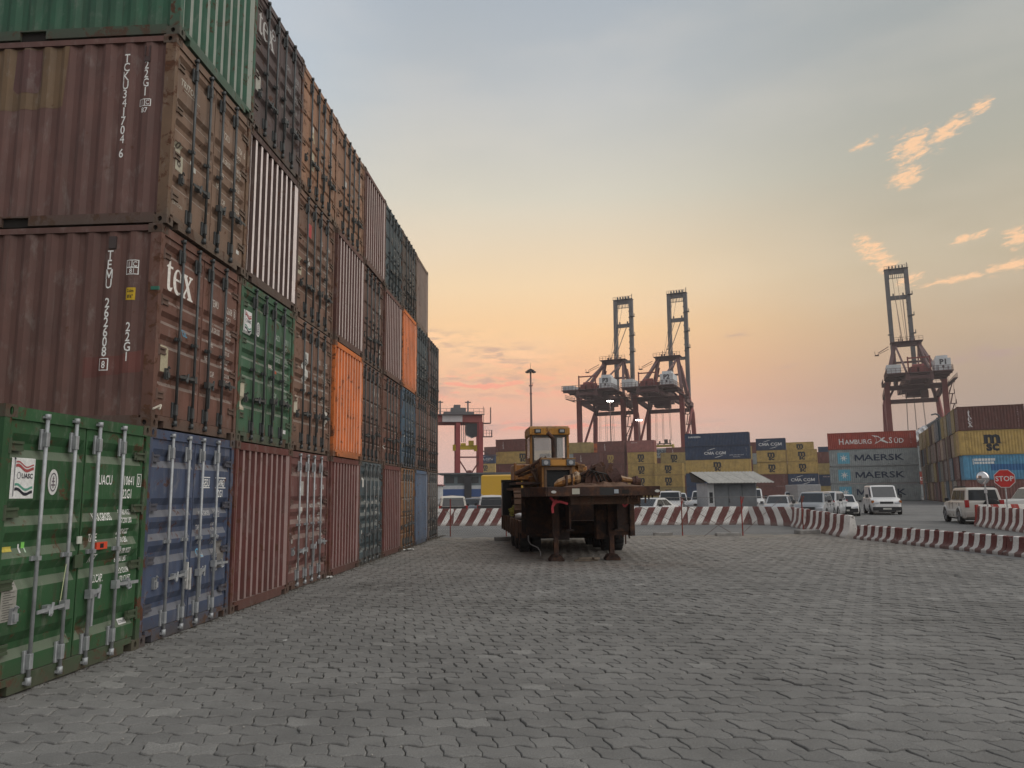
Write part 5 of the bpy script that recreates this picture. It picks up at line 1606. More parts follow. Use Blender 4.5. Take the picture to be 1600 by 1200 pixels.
def quay_crane(ox, oy, text, label, house_low=True, tip=71.5, bu=0.0, spread_v=6, rope_z=16.5):
    t = thing('quay_crane', label, 'crane', (ox, oy, 0), YA, 'ship-to-shore cranes with raised booms')
    G_, S_ = 18.0, 7.5
    # legs
    for (x, y) in ((-S_, 0), (S_, 0), (-S_, G_), (S_, G_)):
        def leg(m):
            if y == 0: m.beam((x, y, 0), (x, y, 33), 1.4, 1.6)
            else: m.beam((x * 1.12, y + .6, 0), (x, y, 28), 1.3, 1.3); m.beam((x, y, 28), (x * .5, y + 1.2, 44.5), 1.1, 1.1)
        cp(t, 'leg', leg, CR_RED)
    for y in (0, G_):
        cp(t, 'sill_beam', lambda m: m.beam((-S_ - 1, y, 3.0), (S_ + 1, y, 3.0), 1.3, 1.8), CR_RED)
        cp(t, 'cross_beam', lambda m: m.beam((-S_, y, 31.2 if y == 0 else 29), (S_, y, 31.2 if y == 0 else 29), 1.0, 1.3), CR_DK)
        for w_ in (-1, 1):
            def bog(m):
                for k in range(4): m.cyl((w_ * (S_ - 1.8 + k * 1.2) - .2, y - .3, .5), (w_ * (S_ - 1.8 + k * 1.2) - .2, y + .3, .5), .5, 10)
                m.box(w_ * S_ - 2.4 if w_ > 0 else -S_ - 2.4, w_ * S_ + 2.4 if w_ > 0 else -S_ + 2.4, y - .4, y + .4, .7, 2.0)
            cp(t, 'bogie', bog, CR_DK)
    for x in (-S_, S_):
        cp(t, 'portal_beam', lambda m: m.beam((x, 0, 14), (x, G_, 14), 1.0, 1.6), CR_RED)
        cp(t, 'portal_beam', lambda m: m.beam((x, 0, 31.8), (x, G_, 30.5), 1.0, 1.5), CR_DK)
        cp(t, 'diagonal_brace', lambda m: m.cyl((x, G_ * .05, 14), (x, G_ * .98, 30), .42, 8), CR_RED)
        cp(t, 'diagonal_brace', lambda m: m.cyl((x * .9, G_, 29), (x * .55, 1.0, 34.0), .35, 8), CR_DK)
    # main girder with backreach, slung under the beams
    for x in (-2.9, 2.9):
        cp(t, 'girder', lambda m: m.beam((x, -15, 32.4), (x, G_ + 3.5, 32.4), 1.1, 2.0), CR_DK)
    for y in (-14.5, -8, -2, 5, 12): cp(t, 'girder_cross_beam', lambda m: m.beam((-2.9, y, 32.2), (2.9, y, 32.2), .7, .9), CR_DK)
    for y in (-14, -8, -2): cp(t, 'deck_beam', lambda m: m.beam((-8, y, 33.2), (8, y, 33.2), .7, .7), CR_DK)
    def deck(m):
        m.box(-8.2, 8.2, -15.4, -1.2, 33.35, 33.6)
        m.box(-8.9, -8.2, -10, -1, 31.4, 31.5); m.box(8.2, 9.2, -14, 6, 31.4, 31.55)
    cp(t, 'machinery_deck', deck, CR_DK)
    def rails(m):
        railing(m, (-8.1, -15.3, 33.6), (8.1, -15.3, 33.6), 1.3, 14, .09); railing(m, (-8.1, -15.3, 33.6), (-8.1, -1.5, 33.6), 1.3, 10, .09)
        railing(m, (8.1, -15.3, 33.6), (8.1, -1.5, 33.6), 1.3, 10, .09); railing(m, (-8.9, -10, 31.5), (-8.9, -1, 31.5), 1.3, 8, .08)
        railing(m, (9.1, -14, 31.5), (9.1, 6, 31.5), 1.3, 12, .08); railing(m, (-5, -15.6, 30.2), (5, -15.6, 30.2), 1.2, 8, .08); m.box(-5, 5, -15.8, -14.4, 30.1, 30.2)
    cp(t, 'railing', rails, CR_DK)
    h1 = cp(t, 'electrical_house', lambda m: m.box(-8.0, -4.4, -14.6, -8.0, 33.6, 36.1 if text != 'P3' else 35.0), CR_WH)
    def mach(m):
        r_ = random.Random(3)
        for i in range(16):
            x, y = r_.uniform(-3, 2.6), r_.uniform(-14.5, -9); w_ = r_.uniform(.3, .8); m.box(x - w_, x + w_, y - w_, y + w_, 33.6, 33.6 + r_.uniform(.6, 2.6))
        m.cyl((-1.5, -13, 35.2), (1.4, -13, 35.2), .9, 12)
        m.beam((-2.6, -14.6, 33.6), (-2.6, -14.6, 38), .35); m.beam((2.8, -14.6, 33.6), (2.8, -14.6, 38), .35); m.beam((-2.6, -14.6, 37.6), (2.8, -14.6, 37.6), .35)
    cp(t, 'winch_machinery', mach, (0.20, 0.05, 0.045))
    def house(m):
        m.box(3.9, 7.8, -14.4, -7.5, 33.6, 37.0); m.box(4.4, 7.2, -13.6, -10, 37.0, 37.9)
    h = cp(t, 'machinery_house', house, CR_WH)
    def win(m): m.box(4.2, 4.8, -14.45, -14.41, 33.8, 35.2); m.box(6.8, 7.3, -14.45, -14.41, 34.0, 34.7)
    cp(h, 'door', win, (.3, .32, .34))
    lt = text2d(text, 1.9, 1.0, .05, 'CENTER')
    put('marking', lay('marking', lt, lambda s, z: (s, -14.43, z), M_mark), h, (5.9, 0, 35.4), color=(.06, .06, .07))
    put('marking', lay('marking', shape2d([ell(0, 0, .28, .45, 8)]), lambda s, z: (s, -14.43, z), M_mark), h, (5.9, 0, 34.7), color=(.06, .06, .07))
    # A-frame
    ax = G_ - 1.0
    for x in (-1, 1):
        cp(t, 'apex_leg', lambda m: m.beam((x * S_, 1.0, 32.5), (x * (3.4), ax, 46.8), .9, .9), CR_DK)
        cp(t, 'apex_leg', lambda m: m.beam((x * 6.9, G_, 30), (x * 3.4, ax + 1.0, 46.8), 1.0, 1.0), CR_DK)
        cp(t, 'backstay', lambda m: m.cyl((x * 3.2, ax, 46.8), (x * 3.0, -13, 34), .30, 6), CR_DK)
        cp(t, 'stay', lambda m: m.cyl((x * 3.2, ax, 46.8), (x * 1.2, 2, 33.4), .22, 6), CR_DK)
    def apex(m):
        m.beam((-4.2, ax + .4, 47), (4.2, ax + .4, 47), 1.6, 1.3); m.box(-4.6, 4.6, ax - 1.8, ax + 2.2, 47.6, 47.8)
        railing(m, (-4.6, ax - 1.8, 47.8), (4.6, ax - 1.8, 47.8), 1.2, 8, .09)
        for x in (-2.2, -1.2, .9, 2.2): m.cyl((x, ax + .2, 48.3), (x + .3, ax + .2, 48.3), .55, 8)
        m.beam((-1.6, ax, 47.8), (-1.6, ax, 49.9), .18)
        m.beam((-4.2, ax + .4, 41.3), (4.2, ax + .4, 41.3), .6, .6)
        m.beam((-5.2, ax - .5, 46.5), (-8.4, ax - 3, 44.3), .2); m.box(-9.4, -8.2, ax - 4, ax - 2, 43.5, 43.6); m.beam((-9.2, ax - 3, 43.6), (-9.4, ax - 3, 44.9), .12); m.beam((-5.2, ax - .5, 45.7), (-9.2, ax - 3, 43.5), .15)
    cp(t, 'apex_beam', apex, CR_DK)
    # raised boom
    bv = G_ + 5.5; bz0, bz1 = 33.5, tip
    lean = 1.6
    yb = lambda z: bv + lean * (z - bz0) / (bz1 - bz0)
    for x in (-2.9 + bu, 2.9 + bu): cp(t, 'boom_rail', lambda m: m.beam((x, yb(bz0), bz0), (x, yb(bz1), bz1), 1.25, 1.7, up=(0, 1, 0)), CR_GR)
    def bc(m):
        for z, h_ in ((bz1 - .6, 1.5), (bz1 - 9.5, 1.3), (bz0 + 14.5, 1.0)): m.beam((-2.9 + bu, yb(z), z), (2.9 + bu, yb(z), z), .9, h_)
        for x in (-1.6, 1.3): m.cyl((x + bu, yb(bz1 - 9.5), bz1 - 8.4), (x + bu + .4, yb(bz1 - 9.5), bz1 - 8.4), .45, 8)
    cp(t, 'boom_cross_beam', bc, CR_GR)
    def head(m):
        r_ = random.Random(len(text) + int(ox)); z = bz1 + .2
        m.box(-3.6 + bu, 3.6 + bu, yb(bz1) - 1.2, yb(bz1) + 1.2, z, z + .15); railing(m, (-3.5 + bu, yb(bz1) - 1.1, z), (3.5 + bu, yb(bz1) - 1.1, z), 1.1, 8, .08)
        for x in (-2.2, -1.2, -.2, .8, 1.8): m.cyl((x + bu, yb(bz1), z + .7), (x + bu + .35, yb(bz1), z + .7), .6, 8)
        m.beam((3.2 + bu, yb(bz1), z), (3.3 + bu, yb(bz1), z + 2.0), .2)
        for i in range(9): m.beam((-2.2 + i * .55 + bu, yb(bz1) - .8, bz1 - 1.2), (-2.2 + i * .55 + bu, yb(bz1) - .8, bz1 - 3.2), .16)
        m.beam((-2.4 + bu, yb(bz1) - .8, bz1 - 2.9), (2.4 + bu, yb(bz1) - .8, bz1 - 2.9), .16)
    cp(t, 'boom_head', head, CR_GR)
    def lad(m):
        for i in range(9):
            z = bz0 + 17 + i * 2.3; m.cyl((2.1 + bu, yb(z) - .8, z), (2.5 + bu, yb(z) - .8, z), .22, 6)
        for z in (bz0 + 18, bz0 + 24, bz0 + 31): m.box(2.6 + bu, 4.2 + bu, yb(z) - 1.6, yb(z) + .2, z, z + .15); railing(m, (4.1 + bu, yb(z) - 1.6, z), (4.1 + bu, yb(z) + .2, z), 1.1, 2, .08)
        m.box(-4.0 + bu, -2.9 + bu, yb(bz0 + 18) - 1.6, yb(bz0 + 18), bz0 + 18, bz0 + 18.15)
    cp(t, 'boom_platform', lad, CR_GR)
    def ropes(m):
        m.cyl((-1.3 + bu, yb(bz1) - .5, bz1 - 1), (-1.3, ax + .5, 48.3), .06, 4); m.cyl((.0 + bu, yb(bz1) - .5, bz1 - 1), (.0, ax + .5, 48.3), .06, 4)
        m.cyl((1.3 + bu, yb(bz1 - 9.5), bz1 - 9.5), (0.4, ax + .5, 48.3), .16, 5); m.cyl((-.9 + bu, yb(bz1 - 9.5), bz1 - 9.5), (-1.0, ax + .5, 48.3), .12, 5)
    cp(t, 'boom_rope', ropes, (.28, .2, .15))
    # trolley, cab, hoist ropes, spreader
    tv = spread_v
    def trol(m):
        m.box(-3.4, 3.4, tv - 3.2, tv + 3.2, 30.2, 31.6); m.box(-2.2, 2.2, tv - 2.6, tv + 2.4, 29, 30.2); m.box(1.5, 3.4, tv - 4.6, tv - 2.4, 28.2, 30.4)
        railing(m, (-3.4, tv - 3.2, 30.2), (3.4, tv - 3.2, 30.2), -1.2, 8, .08)
    cp(t, 'trolley', trol, CR_DK)
    def hr(m):
        for x in (-2.1, -.1, 2.1):
            for y in (tv - .9, tv + .9): m.cyl((x, y, 30), (x * 1.15, y, rope_z + 1.6), .05, 4)
    cp(t, 'hoist_rope', hr, None, M_cable)
    def spr(m):
        m.box(-3.0, 3.0, tv - .35, tv + .35, rope_z - .35, rope_z + .25)
        m.box(-3.1, -2.8, tv - 1.2, tv + 1.2, rope_z - .7, rope_z + .35); m.box(2.8, 3.1, tv - 1.2, tv + 1.2, rope_z - .7, rope_z + .35)
        m.box(-2.6, 2.6, tv - .8, tv - .6, rope_z - .5, rope_z - .2)
    sp = cp(t, 'spreader', spr, (.50, .40, .06), M_obj)
    def hb(m):
        m.box(-2.3, 2.3, tv - .6, tv + .6, rope_z + .5, rope_z + .75); m.box(.2, 1.2, tv - .5, tv + .5, rope_z + .75, rope_z + 2.0); m.box(-1.6, -1.2, tv - .4, tv + .4, rope_z + .7, rope_z + 1.5); m.box(1.8, 2.1, tv - .3, tv + .3, rope_z + .7, rope_z + 1.9)
        for x in (-2, 0, 2): m.box(x - .15, x + .15, tv - .2, tv + .2, rope_z + .2, rope_z + .6)
    cp(sp, 'head_block', hb, (.12, .10, .08), M_obj)
    # stair tower on the right landside leg
    def stairs(m):
        for i in range(9):
            z = 4 + i * 3.1; s = 1 if i % 2 else -1
            m.beam((S_ + 1.0, -s * 1.0, z), (S_ + 1.9, s * 1.0, z + 3.1), .28, .12); m.beam((S_ + 2.3, -s * 1.0, z + 1.1), (S_ + 2.3, s * 1.0, z + 4.2), .09)
            m.box(S_ + .8, S_ + 2.5, s * 1.0 - .5, s * 1.0 + .5, z + 3.05, z + 3.2); railing(m, (S_ + 2.4, s * 1.0 - .5, z + 3.2), (S_ + 2.4, s * 1.0 + .5, z + 3.2), 1.1, 2, .08)
            m.beam((S_ + .8, -1.6, z + 3.1), (S_ + .8, -1.6, z + 6.2), .1)
    cp(t, 'stair_tower', stairs, CR_DK)
    return t


quay_crane(29.2, 247.0, 'P3', 'leftmost red quay crane with raised boom, marked P3 on its white house', bu=2.0, tip=71.0)
quay_crane(47.0, 241.0, 'P2', 'middle red quay crane with raised boom, marked P2, its white house in clear view', bu=2.6, tip=71.5)
quay_crane(118.1, 219.0, 'P1', 'red quay crane at the right standing alone above the MAERSK stack, marked P1', bu=-0.6, tip=73.5, rope_z=17.5)

# ------------------------------------------------------------------ yard gantry crane at the left
gt = thing('yard_gantry_crane', 'red rubber tyred yard gantry crane at the far end of the container wall', 'crane', (-14.2, 150, 0), R(7))
for x in (-9.6, 3.35):
    for y in (0, 6.4):
        cp(gt, 'leg', lambda m: m.beam((x, y, 1.2), (x, y, 15.8), .85, .85), (.26, .045, .045))
    cp(gt, 'bottom_beam', lambda m: m.beam((x, -2, 1.4), (x, 8.4, 1.4), .8, 1.0), (.26, .045, .045))
    for y in (-1, 7.4): cp(gt, 'tyre', lambda m: m.cyl((x - .4, y, .75), (x + .4, y, .75), .75, 14), None, M_tyre)
for y in (0, 6.4):
    cp(gt, 'girder', lambda m: m.beam((-11, y, 16.6), (8.2, y, 16.6), .9, 1.5), (.24, .06, .055))
    cp(gt, 'walkway', lambda m: (m.box(-11, 8.6, y - 1.2, y - .5, 17.3, 17.4), railing(m, (-11, y - 1.15, 17.4), (8.6, y - 1.15, 17.4), 1.1, 18, .06)), CR_GR)
for y in (0, 6.4):
    cp(gt, 'leg', lambda m: m.beam((7.9, y, 1.2), (7.9, y, 15.9), .85, .9), (.26, .045, .045))
cp(gt, 'bottom_beam', lambda m: m.beam((7.9, -2, 1.4), (7.9, 8.4, 1.4), .8, 1.0), (.26, .045, .045))
def xb(m):
    m.beam((3.3, .3, 8.9), (7.9, .3, 8.9), .28); m.beam((3.3, .3, 8.8), (7.9, .3, 1.6), .26); m.beam((7.9, .3, 8.6), (3.3, .3, 1.6), .26); m.box(5.2, 6.0, -.4, .2, 5.4, 6.3)
cp(gt, 'cross_brace', xb, (.16, .05, .05))
cp(gt, 'electrical_panel', lambda m: m.box(.2, 4.2, -.62, -.5, 15.9, 17.2), (.45, .42, .42))
def trl(m):
    m.box(.5, 6.6, .2, 6.2, 17.4, 18.0); m.box(2.0, 5.0, 1, 5, 18.0, 18.9); m.box(2.6, 3.9, 1, 4, 18.9, 19.5)
    for x in (-.2, 5.4): m.beam((x, 1, 17.4), (x, 1, 20.3), .3); m.beam((x - .6, 1, 20.0), (x + .6, 1, 20.0), .22)
cp(gt, 'trolley', trl, CR_GR)
cp(gt, 'operator_cab', lambda m: m.prism([(5.0, 13.4), (6.2, 12.8), (7.2, 13.1), (7.2, 15.7), (4.9, 15.7)], 'y', .2, 2.2), (.03, .045, .045), M_glass)
def bal(m):
    m.box(8.3, 10.2, -.8, 1.0, 12.9, 13.0); railing(m, (10.1, -.8, 13.0), (10.1, 1.0, 13.0), 1.2, 2, .07); railing(m, (8.4, -.8, 13), (10.1, -.8, 13), 1.2, 3, .07); m.box(8.3, 9.9, -.8, 1, 15.6, 15.7)
    railing(m, (9.9, -.8, 15.7), (9.9, 1.0, 15.7), 3.1, 2, .07); m.beam((8.4, -.4, 13), (8.4, -.4, 19), .1); m.beam((8.2, 0, 10.2), (10.4, 0, 8.8), .2); m.beam((8.2, 0, 7.4), (10.4, 0, 8.8), .2)
    railing(m, (9.0, -.4, 9.2), (11.2, -.4, 9.2), 1.3, 3, .07); m.box(9.0, 11.2, -.4, .6, 9.1, 9.2)
cp(gt, 'service_platform', bal, (.10, .07, .075))
def gs(m):
    m.box(2.7, 7.0, 1.9, 2.5, 10.5, 11.35); m.box(2.4, 3.0, 1.6, 2.8, 10.3, 11.5); m.box(5.6, 6.6, 1.6, 2.8, 11.35, 12.3); m.box(6.7, 7.3, 1.7, 2.7, 10.2, 11.4); m.box(4.0, 5.0, 1.7, 2.7, 11.35, 11.8)
gsp = cp(gt, 'spreader', gs, (.55, .42, .02), M_obj)
cp(gt, 'hoist_rope', lambda m: [m.cyl((x, 2.2, 12), (x, 2.2, 17), .06, 4) for x in (4.2, 4.6, 4.9)], None, M_cable)

# ------------------------------------------------------------------ masts
def mast(x, y, h, label, lit, name='floodlight_mast'):
    t = thing(name, label, 'light mast', (x, y, 0))
    m = MB(); m.cyl((0, 0, 0), (0, 0, h), .32 if not lit else .22, 10, .16 if not lit else .12); put('pole', m.mesh('pole', M_obj), t, color=(.16, .10, .09))
    if not lit:
        m = MB(); m.cyl((0, 0, h - .1), (0, 0, h + .25), .95, 16, .6); m.cyl((0, 0, h + .25), (0, 0, h + .45), .5, 12, .2); put('crown', m.mesh('crown', M_dark), t)
        for i in range(8):
            a = i * PI / 4; l = MB(); l.box(-.22, .22, -.22, .22, -.12, .12); put('floodlight', l.mesh('floodlight', M_obj), t, (math.cos(a) * .85, math.sin(a) * .85, h - .2), (0, 0, a), color=(.10, .08, .08))
        m = MB(); m.cyl((0, 0, h + .4), (0, 0, h + 1.6), .03, 4); put('rod', m.mesh('rod', M_dark), t)
        m = MB(); m.box(-.35, .35, -.1, .1, h - 3.1, h - 2.9); m.beam((.3, 0, h - 3), (.45, 0, h - 2.3), .08); m.box(-.25, .25, -.1, .1, h - 4.7, h - 4.5); put('bracket', m.mesh('bracket', M_dark), t)
    else:
        for dx in (-.52, 0, .52):
            l = MB(); l.cyl((dx, -.35, h + .05), (dx, -.35, h + .30), .24, 10, .30); put('lamp', l.mesh('lamp', M_lamp), t)
        l = MB(); l.box(-.8, .8, -.2, .2, h + .3, h + .4); put('head_frame', l.mesh('head_frame', M_dark), t)
    return t


mast(3.77, 150, 26.0, 'tall dark floodlight mast rising behind the bulldozer cab', False)
mast(24.77, 190, 24.3, 'lit floodlight mast shining between the legs of the leftmost quay crane', True)
mast(31.9, 190, 19.4, 'lit floodlight shining lower down between the two left quay cranes', True)

# ------------------------------------------------------------------ reach stacker boom sticking out behind the right row
rsx, rsy = 78.5, 140.0
rs = thing('reach_stacker', 'grey telescopic boom of a reach stacker poking up behind the right container row', 'reach stacker', (rsx, rsy, 0), R(0))
cp(rs, 'boom', lambda m: m.beam((-6.4, 0, 9.2), (-1.6, 0, 12.8), 1.1, 1.3), (.42, .43, .45), M_obj)
cp(rs, 'boom_section', lambda m: m.beam((-1.6, 0, 12.8), (1.2, 0, 14.4), .9, 1.0), (.04, .045, .05), M_obj)
def rib(m):
    for i in range(5): p = Vector((-5.8 + i * .9, -.62, 9.8 + i * .68)); m.obox(p, (.18, 0, .14), (0, .08, 0), (-.35, 0, .45))
cp(rs, 'hose_carrier', rib, (.75, .75, .75), M_obj)
cp(rs, 'boom_head', lambda m: (m.tube([(1.0, 0, 14.4), (.9, 0, 15.2), (.3, 0, 15.5), (-.5, 0, 15.3)], .15, 6), m.box(.6, 1.8, -.5, .5, 13.6, 14.8)), (.07, .08, .09), M_obj)
cp(rs, 'chassis', lambda m: (m.box(-12, -5, -1.8, 1.8, 1.2, 2.4), m.beam((-10, 0, 2.4), (-6.4, 0, 9.2), .9, 1.0), m.box(-11.5, -9.5, -1, 1, 2.4, 4.6)), (.30, .12, .03), M_obj)
for x in (-11, -6.5):
    for y in (-1.5, 1.5): cp(rs, 'wheel', lambda m: m.cyl((x, y - .35, .85), (x, y + .35, .85), .85, 14), None, M_tyre)

# ------------------------------------------------------------------ low port buildings at the left
bd = thing('port_office', 'low white and blue port office with dark upper floor behind the parked cars', 'building', (-12.5, 130, 0), 0)
put('wall', MB().box(0, 12, 0, 8, 0, 3.1).mesh('wall', M_wallp), bd, color=(.42, .43, .44))
put('upper_floor', MB().box(.6, 12.4, .3, 8, 3.1, 5.0).mesh('upper_floor', M_wallp), bd, color=(.12, .15, .16))
put('roof', MB().box(-.4, 12.8, -.5, 8.4, 5.0, 5.25).mesh('roof', M_wallp), bd, color=(.10, .11, .12))
put('blue_band', MB().box(-.05, 7.2, -.06, 0, 1.2, 2.5).mesh('blue_band', M_wallp), bd, color=(.04, .08, .2))
for x in (.9, 3.0, 5.1, 7.2, 9.3): put('window', MB().box(x, x + 1.5, .24, .29, 3.5, 4.6).mesh('window', M_glass), bd)
for x in (8.2, 9.8): put('window', MB().box(x, x + 1.0, -.05, -.01, 1.5, 2.3).mesh('window', M_glass), bd)
put('pillar', MB().box(4.2, 5.4, -.3, .2, 0, 4.7).mesh('pillar', M_wallp), bd, color=(.03, .03, .035))
cc_ = thing('port_cabin', 'small white cabin with dark windows beside the far end of the container wall', 'building', (-17.5, 120, 0), 0)
put('wall', MB().box(0, 6, 0, 5, 0, 3.0).mesh('wall', M_wallp), cc_, color=(.5, .5, .5))
put('roof', MB().box(-.3, 6.3, -.3, 5.3, 3.0, 3.2).mesh('roof', M_wallp), cc_, color=(.2, .09, .09))
for x in (.5, 2.2, 3.9, 4.9): put('window', MB().box(x, x + .7, -.05, -.01, 1.3, 2.4).mesh('window', M_glass), cc_)
# ================================================================== LOW LOADER TRAILER, ITS LOAD
TR = (2.1, 19.0, 0.0); TRR = R(5)
RB, RBD, RBL = (0.048, 0.031, 0.027), (0.024, 0.018, 0.017), (0.105, 0.065, 0.046)
tr = thing('low_loader_trailer', 'rusty dark brown low loader trailer standing on its landing legs in the yard', 'trailer', TR, TRR)


def tp(name, fn, color=RB, mat=None, parent=None, bev=0.0, kind=None, th=None):
    m = MB(); fn(m); me_ = m.mesh(name, mat or M_rust)
    if bev: bevel_mesh(me_, bev, 1)
    o = put(name, me_, parent or th or tr, color=color)
    if kind: o['kind'] = kind
    return o


tp('deck', lambda m: m.prism([(-1.28, .02), (-1.6, .62), (-1.6, 3.0), (1.6, 3.0), (1.6, .02)], 'z', 1.80, 1.88))
tp('front_beam', lambda m: (m.box(-1.26, 1.6, 0, .12, 1.65, 1.885), m.beam((-1.27, .02, 1.767), (-1.61, .64, 1.767), .06, .235)), RB, bev=.008)
for bx in ((-1.62, -1.52, .66, 3.0, 1.64, 1.87), (1.50, 1.598, .13, 3.0, 1.64, 1.87)): tp('deck_side_beam', lambda m: m.box(*bx), RBD)
tp('lower_beam', lambda m: (m.box(-.62, 1.18, .35, .60, 1.44, 1.66), m.box(-.66, 1.22, .30, .34, 1.60, 1.66)), RBL, bev=.01)
for x in (-.62, .62): tp('chassis_beam', lambda m: (m.box(x - .09, x + .09, .5, 9.6, 1.05 if 0 else .78, .81), m.box(x - .02, x + .02, .5, 3.2, .8, 1.78), m.box(x - .09, x + .09, .5, 3.2, 1.74, 1.795)), RBD)
tp('front_bulkhead', lambda m: (m.box(-1.6, -.55, 3.0, 3.08, .52, 1.80), m.box(.62, 1.6, 3.0, 3.08, .52, 1.80), m.box(-.55, .62, 3.6, 3.68, .55, 1.7)), RB)
for bx in ((-1.62, -1.50, 2.90, 3.0, .48, 1.79), (1.50, 1.64, 2.88, 3.0, .50, 1.79), (-1.5, -.5, 2.93, 3.0, .50, .60), (.62, 1.5, 2.93, 3.0, .62, .80)): tp('bulkhead_rib', lambda m: m.box(*bx), RBD, bev=.008)
for x in (-.70, .32): tp('support_box', lambda m: m.box(x - .14, x + .16, 1.15, 1.5, .52, 1.46), RBD, bev=.01)
for x in (-.92, .54):
    lg = tp('landing_leg', lambda m: (m.box(x - .085, x + .085, .93, 1.10, .62, 1.66), m.box(x - .06, x + .06, .95, 1.08, .12, .62)), RB, bev=.006)
    tp('foot', lambda m: (m.prism([(x - .10, .16), (x + .10, .16), (x + .19, .05), (x + .19, .0), (x - .19, .0), (x - .19, .05)], 'y', .84, 1.18), m.cyl((x, .8, .15), (x, 1.22, .15), .035, 8)), RBD, parent=lg)
for ab in (((-.92, 1.0, .68), (-.62, 1.3, .95)), ((.54, 1.05, .9), (.7, 2.9, 1.5))): tp('leg_brace', lambda m: m.beam(ab[0], ab[1], .05), RBD)
tp('bed', lambda m: m.box(-1.58, 1.58, 3.1, 9.9, .80, .93), RBD)
for x in (-1.6, 1.6):
    s = 1 if x > 0 else -1
    tp('side_rail', lambda m: (m.box(min(x, x + s * .06), max(x, x + s * .06), 3.1, 9.9, .60, .95), [m.box(min(x + s * .062, x + s * .13), max(x + s * .062, x + s * .13), 3.6 + i * .95, 3.72 + i * .95, .45, .97) for i in range(7)]), RBL)
tp('tail_ramp_stub', lambda m: m.box(-1.5, 1.5, 9.9, 10.15, .55, .90), RBD)
for i, y in enumerate((4.35, 5.65, 6.95)):
    tp('axle', lambda m: m.cyl((-1.3, y, .44), (1.3, y, .44), .07, 8), RBD)
    for s in (-1, 1):
        for k in (0, 1):
            x = s * (1.42 - k * .33); w = tp('wheel', lambda m: m.cyl((x - .13, y, .43), (x + .13, y, .43), .20, 14), (.09, .05, .04))
            def tyre(m):
                prof = [(-.14, .24), (-.145, .38), (-.10, .435), (.10, .435), (.145, .38), (.14, .24)]
                n = 20; m.smooth = True
                m.loft([[(x + a, y + r_ * math.cos(2 * PI * j / n), .43 + r_ * math.sin(2 * PI * j / n)) for j in range(n)] for a, r_ in prof], caps=False)
                m.smooth = False
                for j in range(20):
                    a = 2 * PI * j / 20; c = Vector((x, y + .432 * math.cos(a), .43 + .432 * math.sin(a)))
                    m.obox(c, (.12, 0, 0), (0, -.035 * math.sin(a), .035 * math.cos(a)), (0, .012 * math.cos(a), .012 * math.sin(a)))
            tp('tyre', tyre, None, M_tyre, parent=w)
tp('frayed_flap', lambda m: [m.beam((.85 + i * .09, 3.02, .52), (.86 + i * .09 + .02 * math.sin(i * 3), 3.02, .52 - (.06, .10, .22, .08, .12, .07, .26, .10)[i]), .035) for i in range(8)], RBD)
tp('hook', lambda m: m.tube([(1.62, 2.9, 1.38), (1.75, 2.85, 1.40), (1.80, 2.8, 1.34)], .025, 6), RBD)
tp('torn_edge', lambda m: [m.beam((1.42 - i * .09, .1, 1.66), (1.42 - i * .09, .12, 1.66 - (.06, .1, .2, .07, .16, .05, .08, .22, .05, .1)[i]), .035) for i in range(10)], RBD)
# lights, plates on the front beam
M_lens = simple('lamp_lens', (.5, .5, .48), .3, var=.1)
for x in (-1.10, 1.52): tp('marker_lamp', lambda m: m.prism(ell(x, 1.76, .065, .035, 12), 'y', -.02, 0.001), (.55, .55, .52), M_obj)
tp('plate', lambda m: m.box(-.64, -.45, -.012, .001, 1.70, 1.84), (.42, .41, .34), M_obj)
tp('lamp', lambda m: m.box(.42, .53, -.02, .001, 1.71, 1.81), (.34, .38, .42), M_obj)
tp('socket', lambda m: m.box(.62, .80, -.006, .001, 1.70, 1.80), None, M_hole)
tp('grease_patch', lambda m: m.box(.06, .42, -.004, .001, 1.67, 1.86), (.02, .02, .02), M_obj)


def strap(m, pts, w=.05):
    for a, b_ in zip(pts[:-1], pts[1:]): m.beam(a, b_, w, .006, up=(0, 1, 0))


st1 = thing('cargo_strap', 'red cargo strap knotted under the left part of the trailer neck', 'strap', TR, TRR, None)
tp('webbing', lambda m: (strap(m, [(-1.15, .32, 1.63), (-1.02, .30, 1.50), (-.90, .3, 1.52), (-.70, .3, 1.46)], .055), strap(m, [(-1.05, .28, 1.52), (-1.10, .28, 1.38), (-1.09, .28, 1.24)], .06), strap(m, [(-.98, .29, 1.56), (-1.08, .3, 1.42)], .07)), (.42, .035, .045), M_obj, th=st1)
st2 = thing('cargo_strap', 'red cargo strap hanging in a loop at the right of the trailer bulkhead', 'strap', TR, TRR, None)
tp('webbing', lambda m: strap(m, [(.98, 1.9, 1.66), (1.04, 1.9, 1.50), (1.12, 1.9, 1.34), (1.22, 1.9, 1.42), (1.26, 1.9, 1.56)], .05), (.42, .035, .045), M_obj, th=st2)
cb_ = thing('air_hose', 'loose grey hose dangling under the left side of the trailer', 'hose', TR, TRR, None)
tp('hose_tube', lambda m: m.tube([(-1.45, 2.8, .55), (-1.46, 2.7, .42), (-1.40, 2.6, .32), (-1.22, 2.5, .24), (-1.15, 2.45, .12), (-1.16, 2.4, .02)], .014, 6), (.30, .30, .30), M_obj, th=cb_)

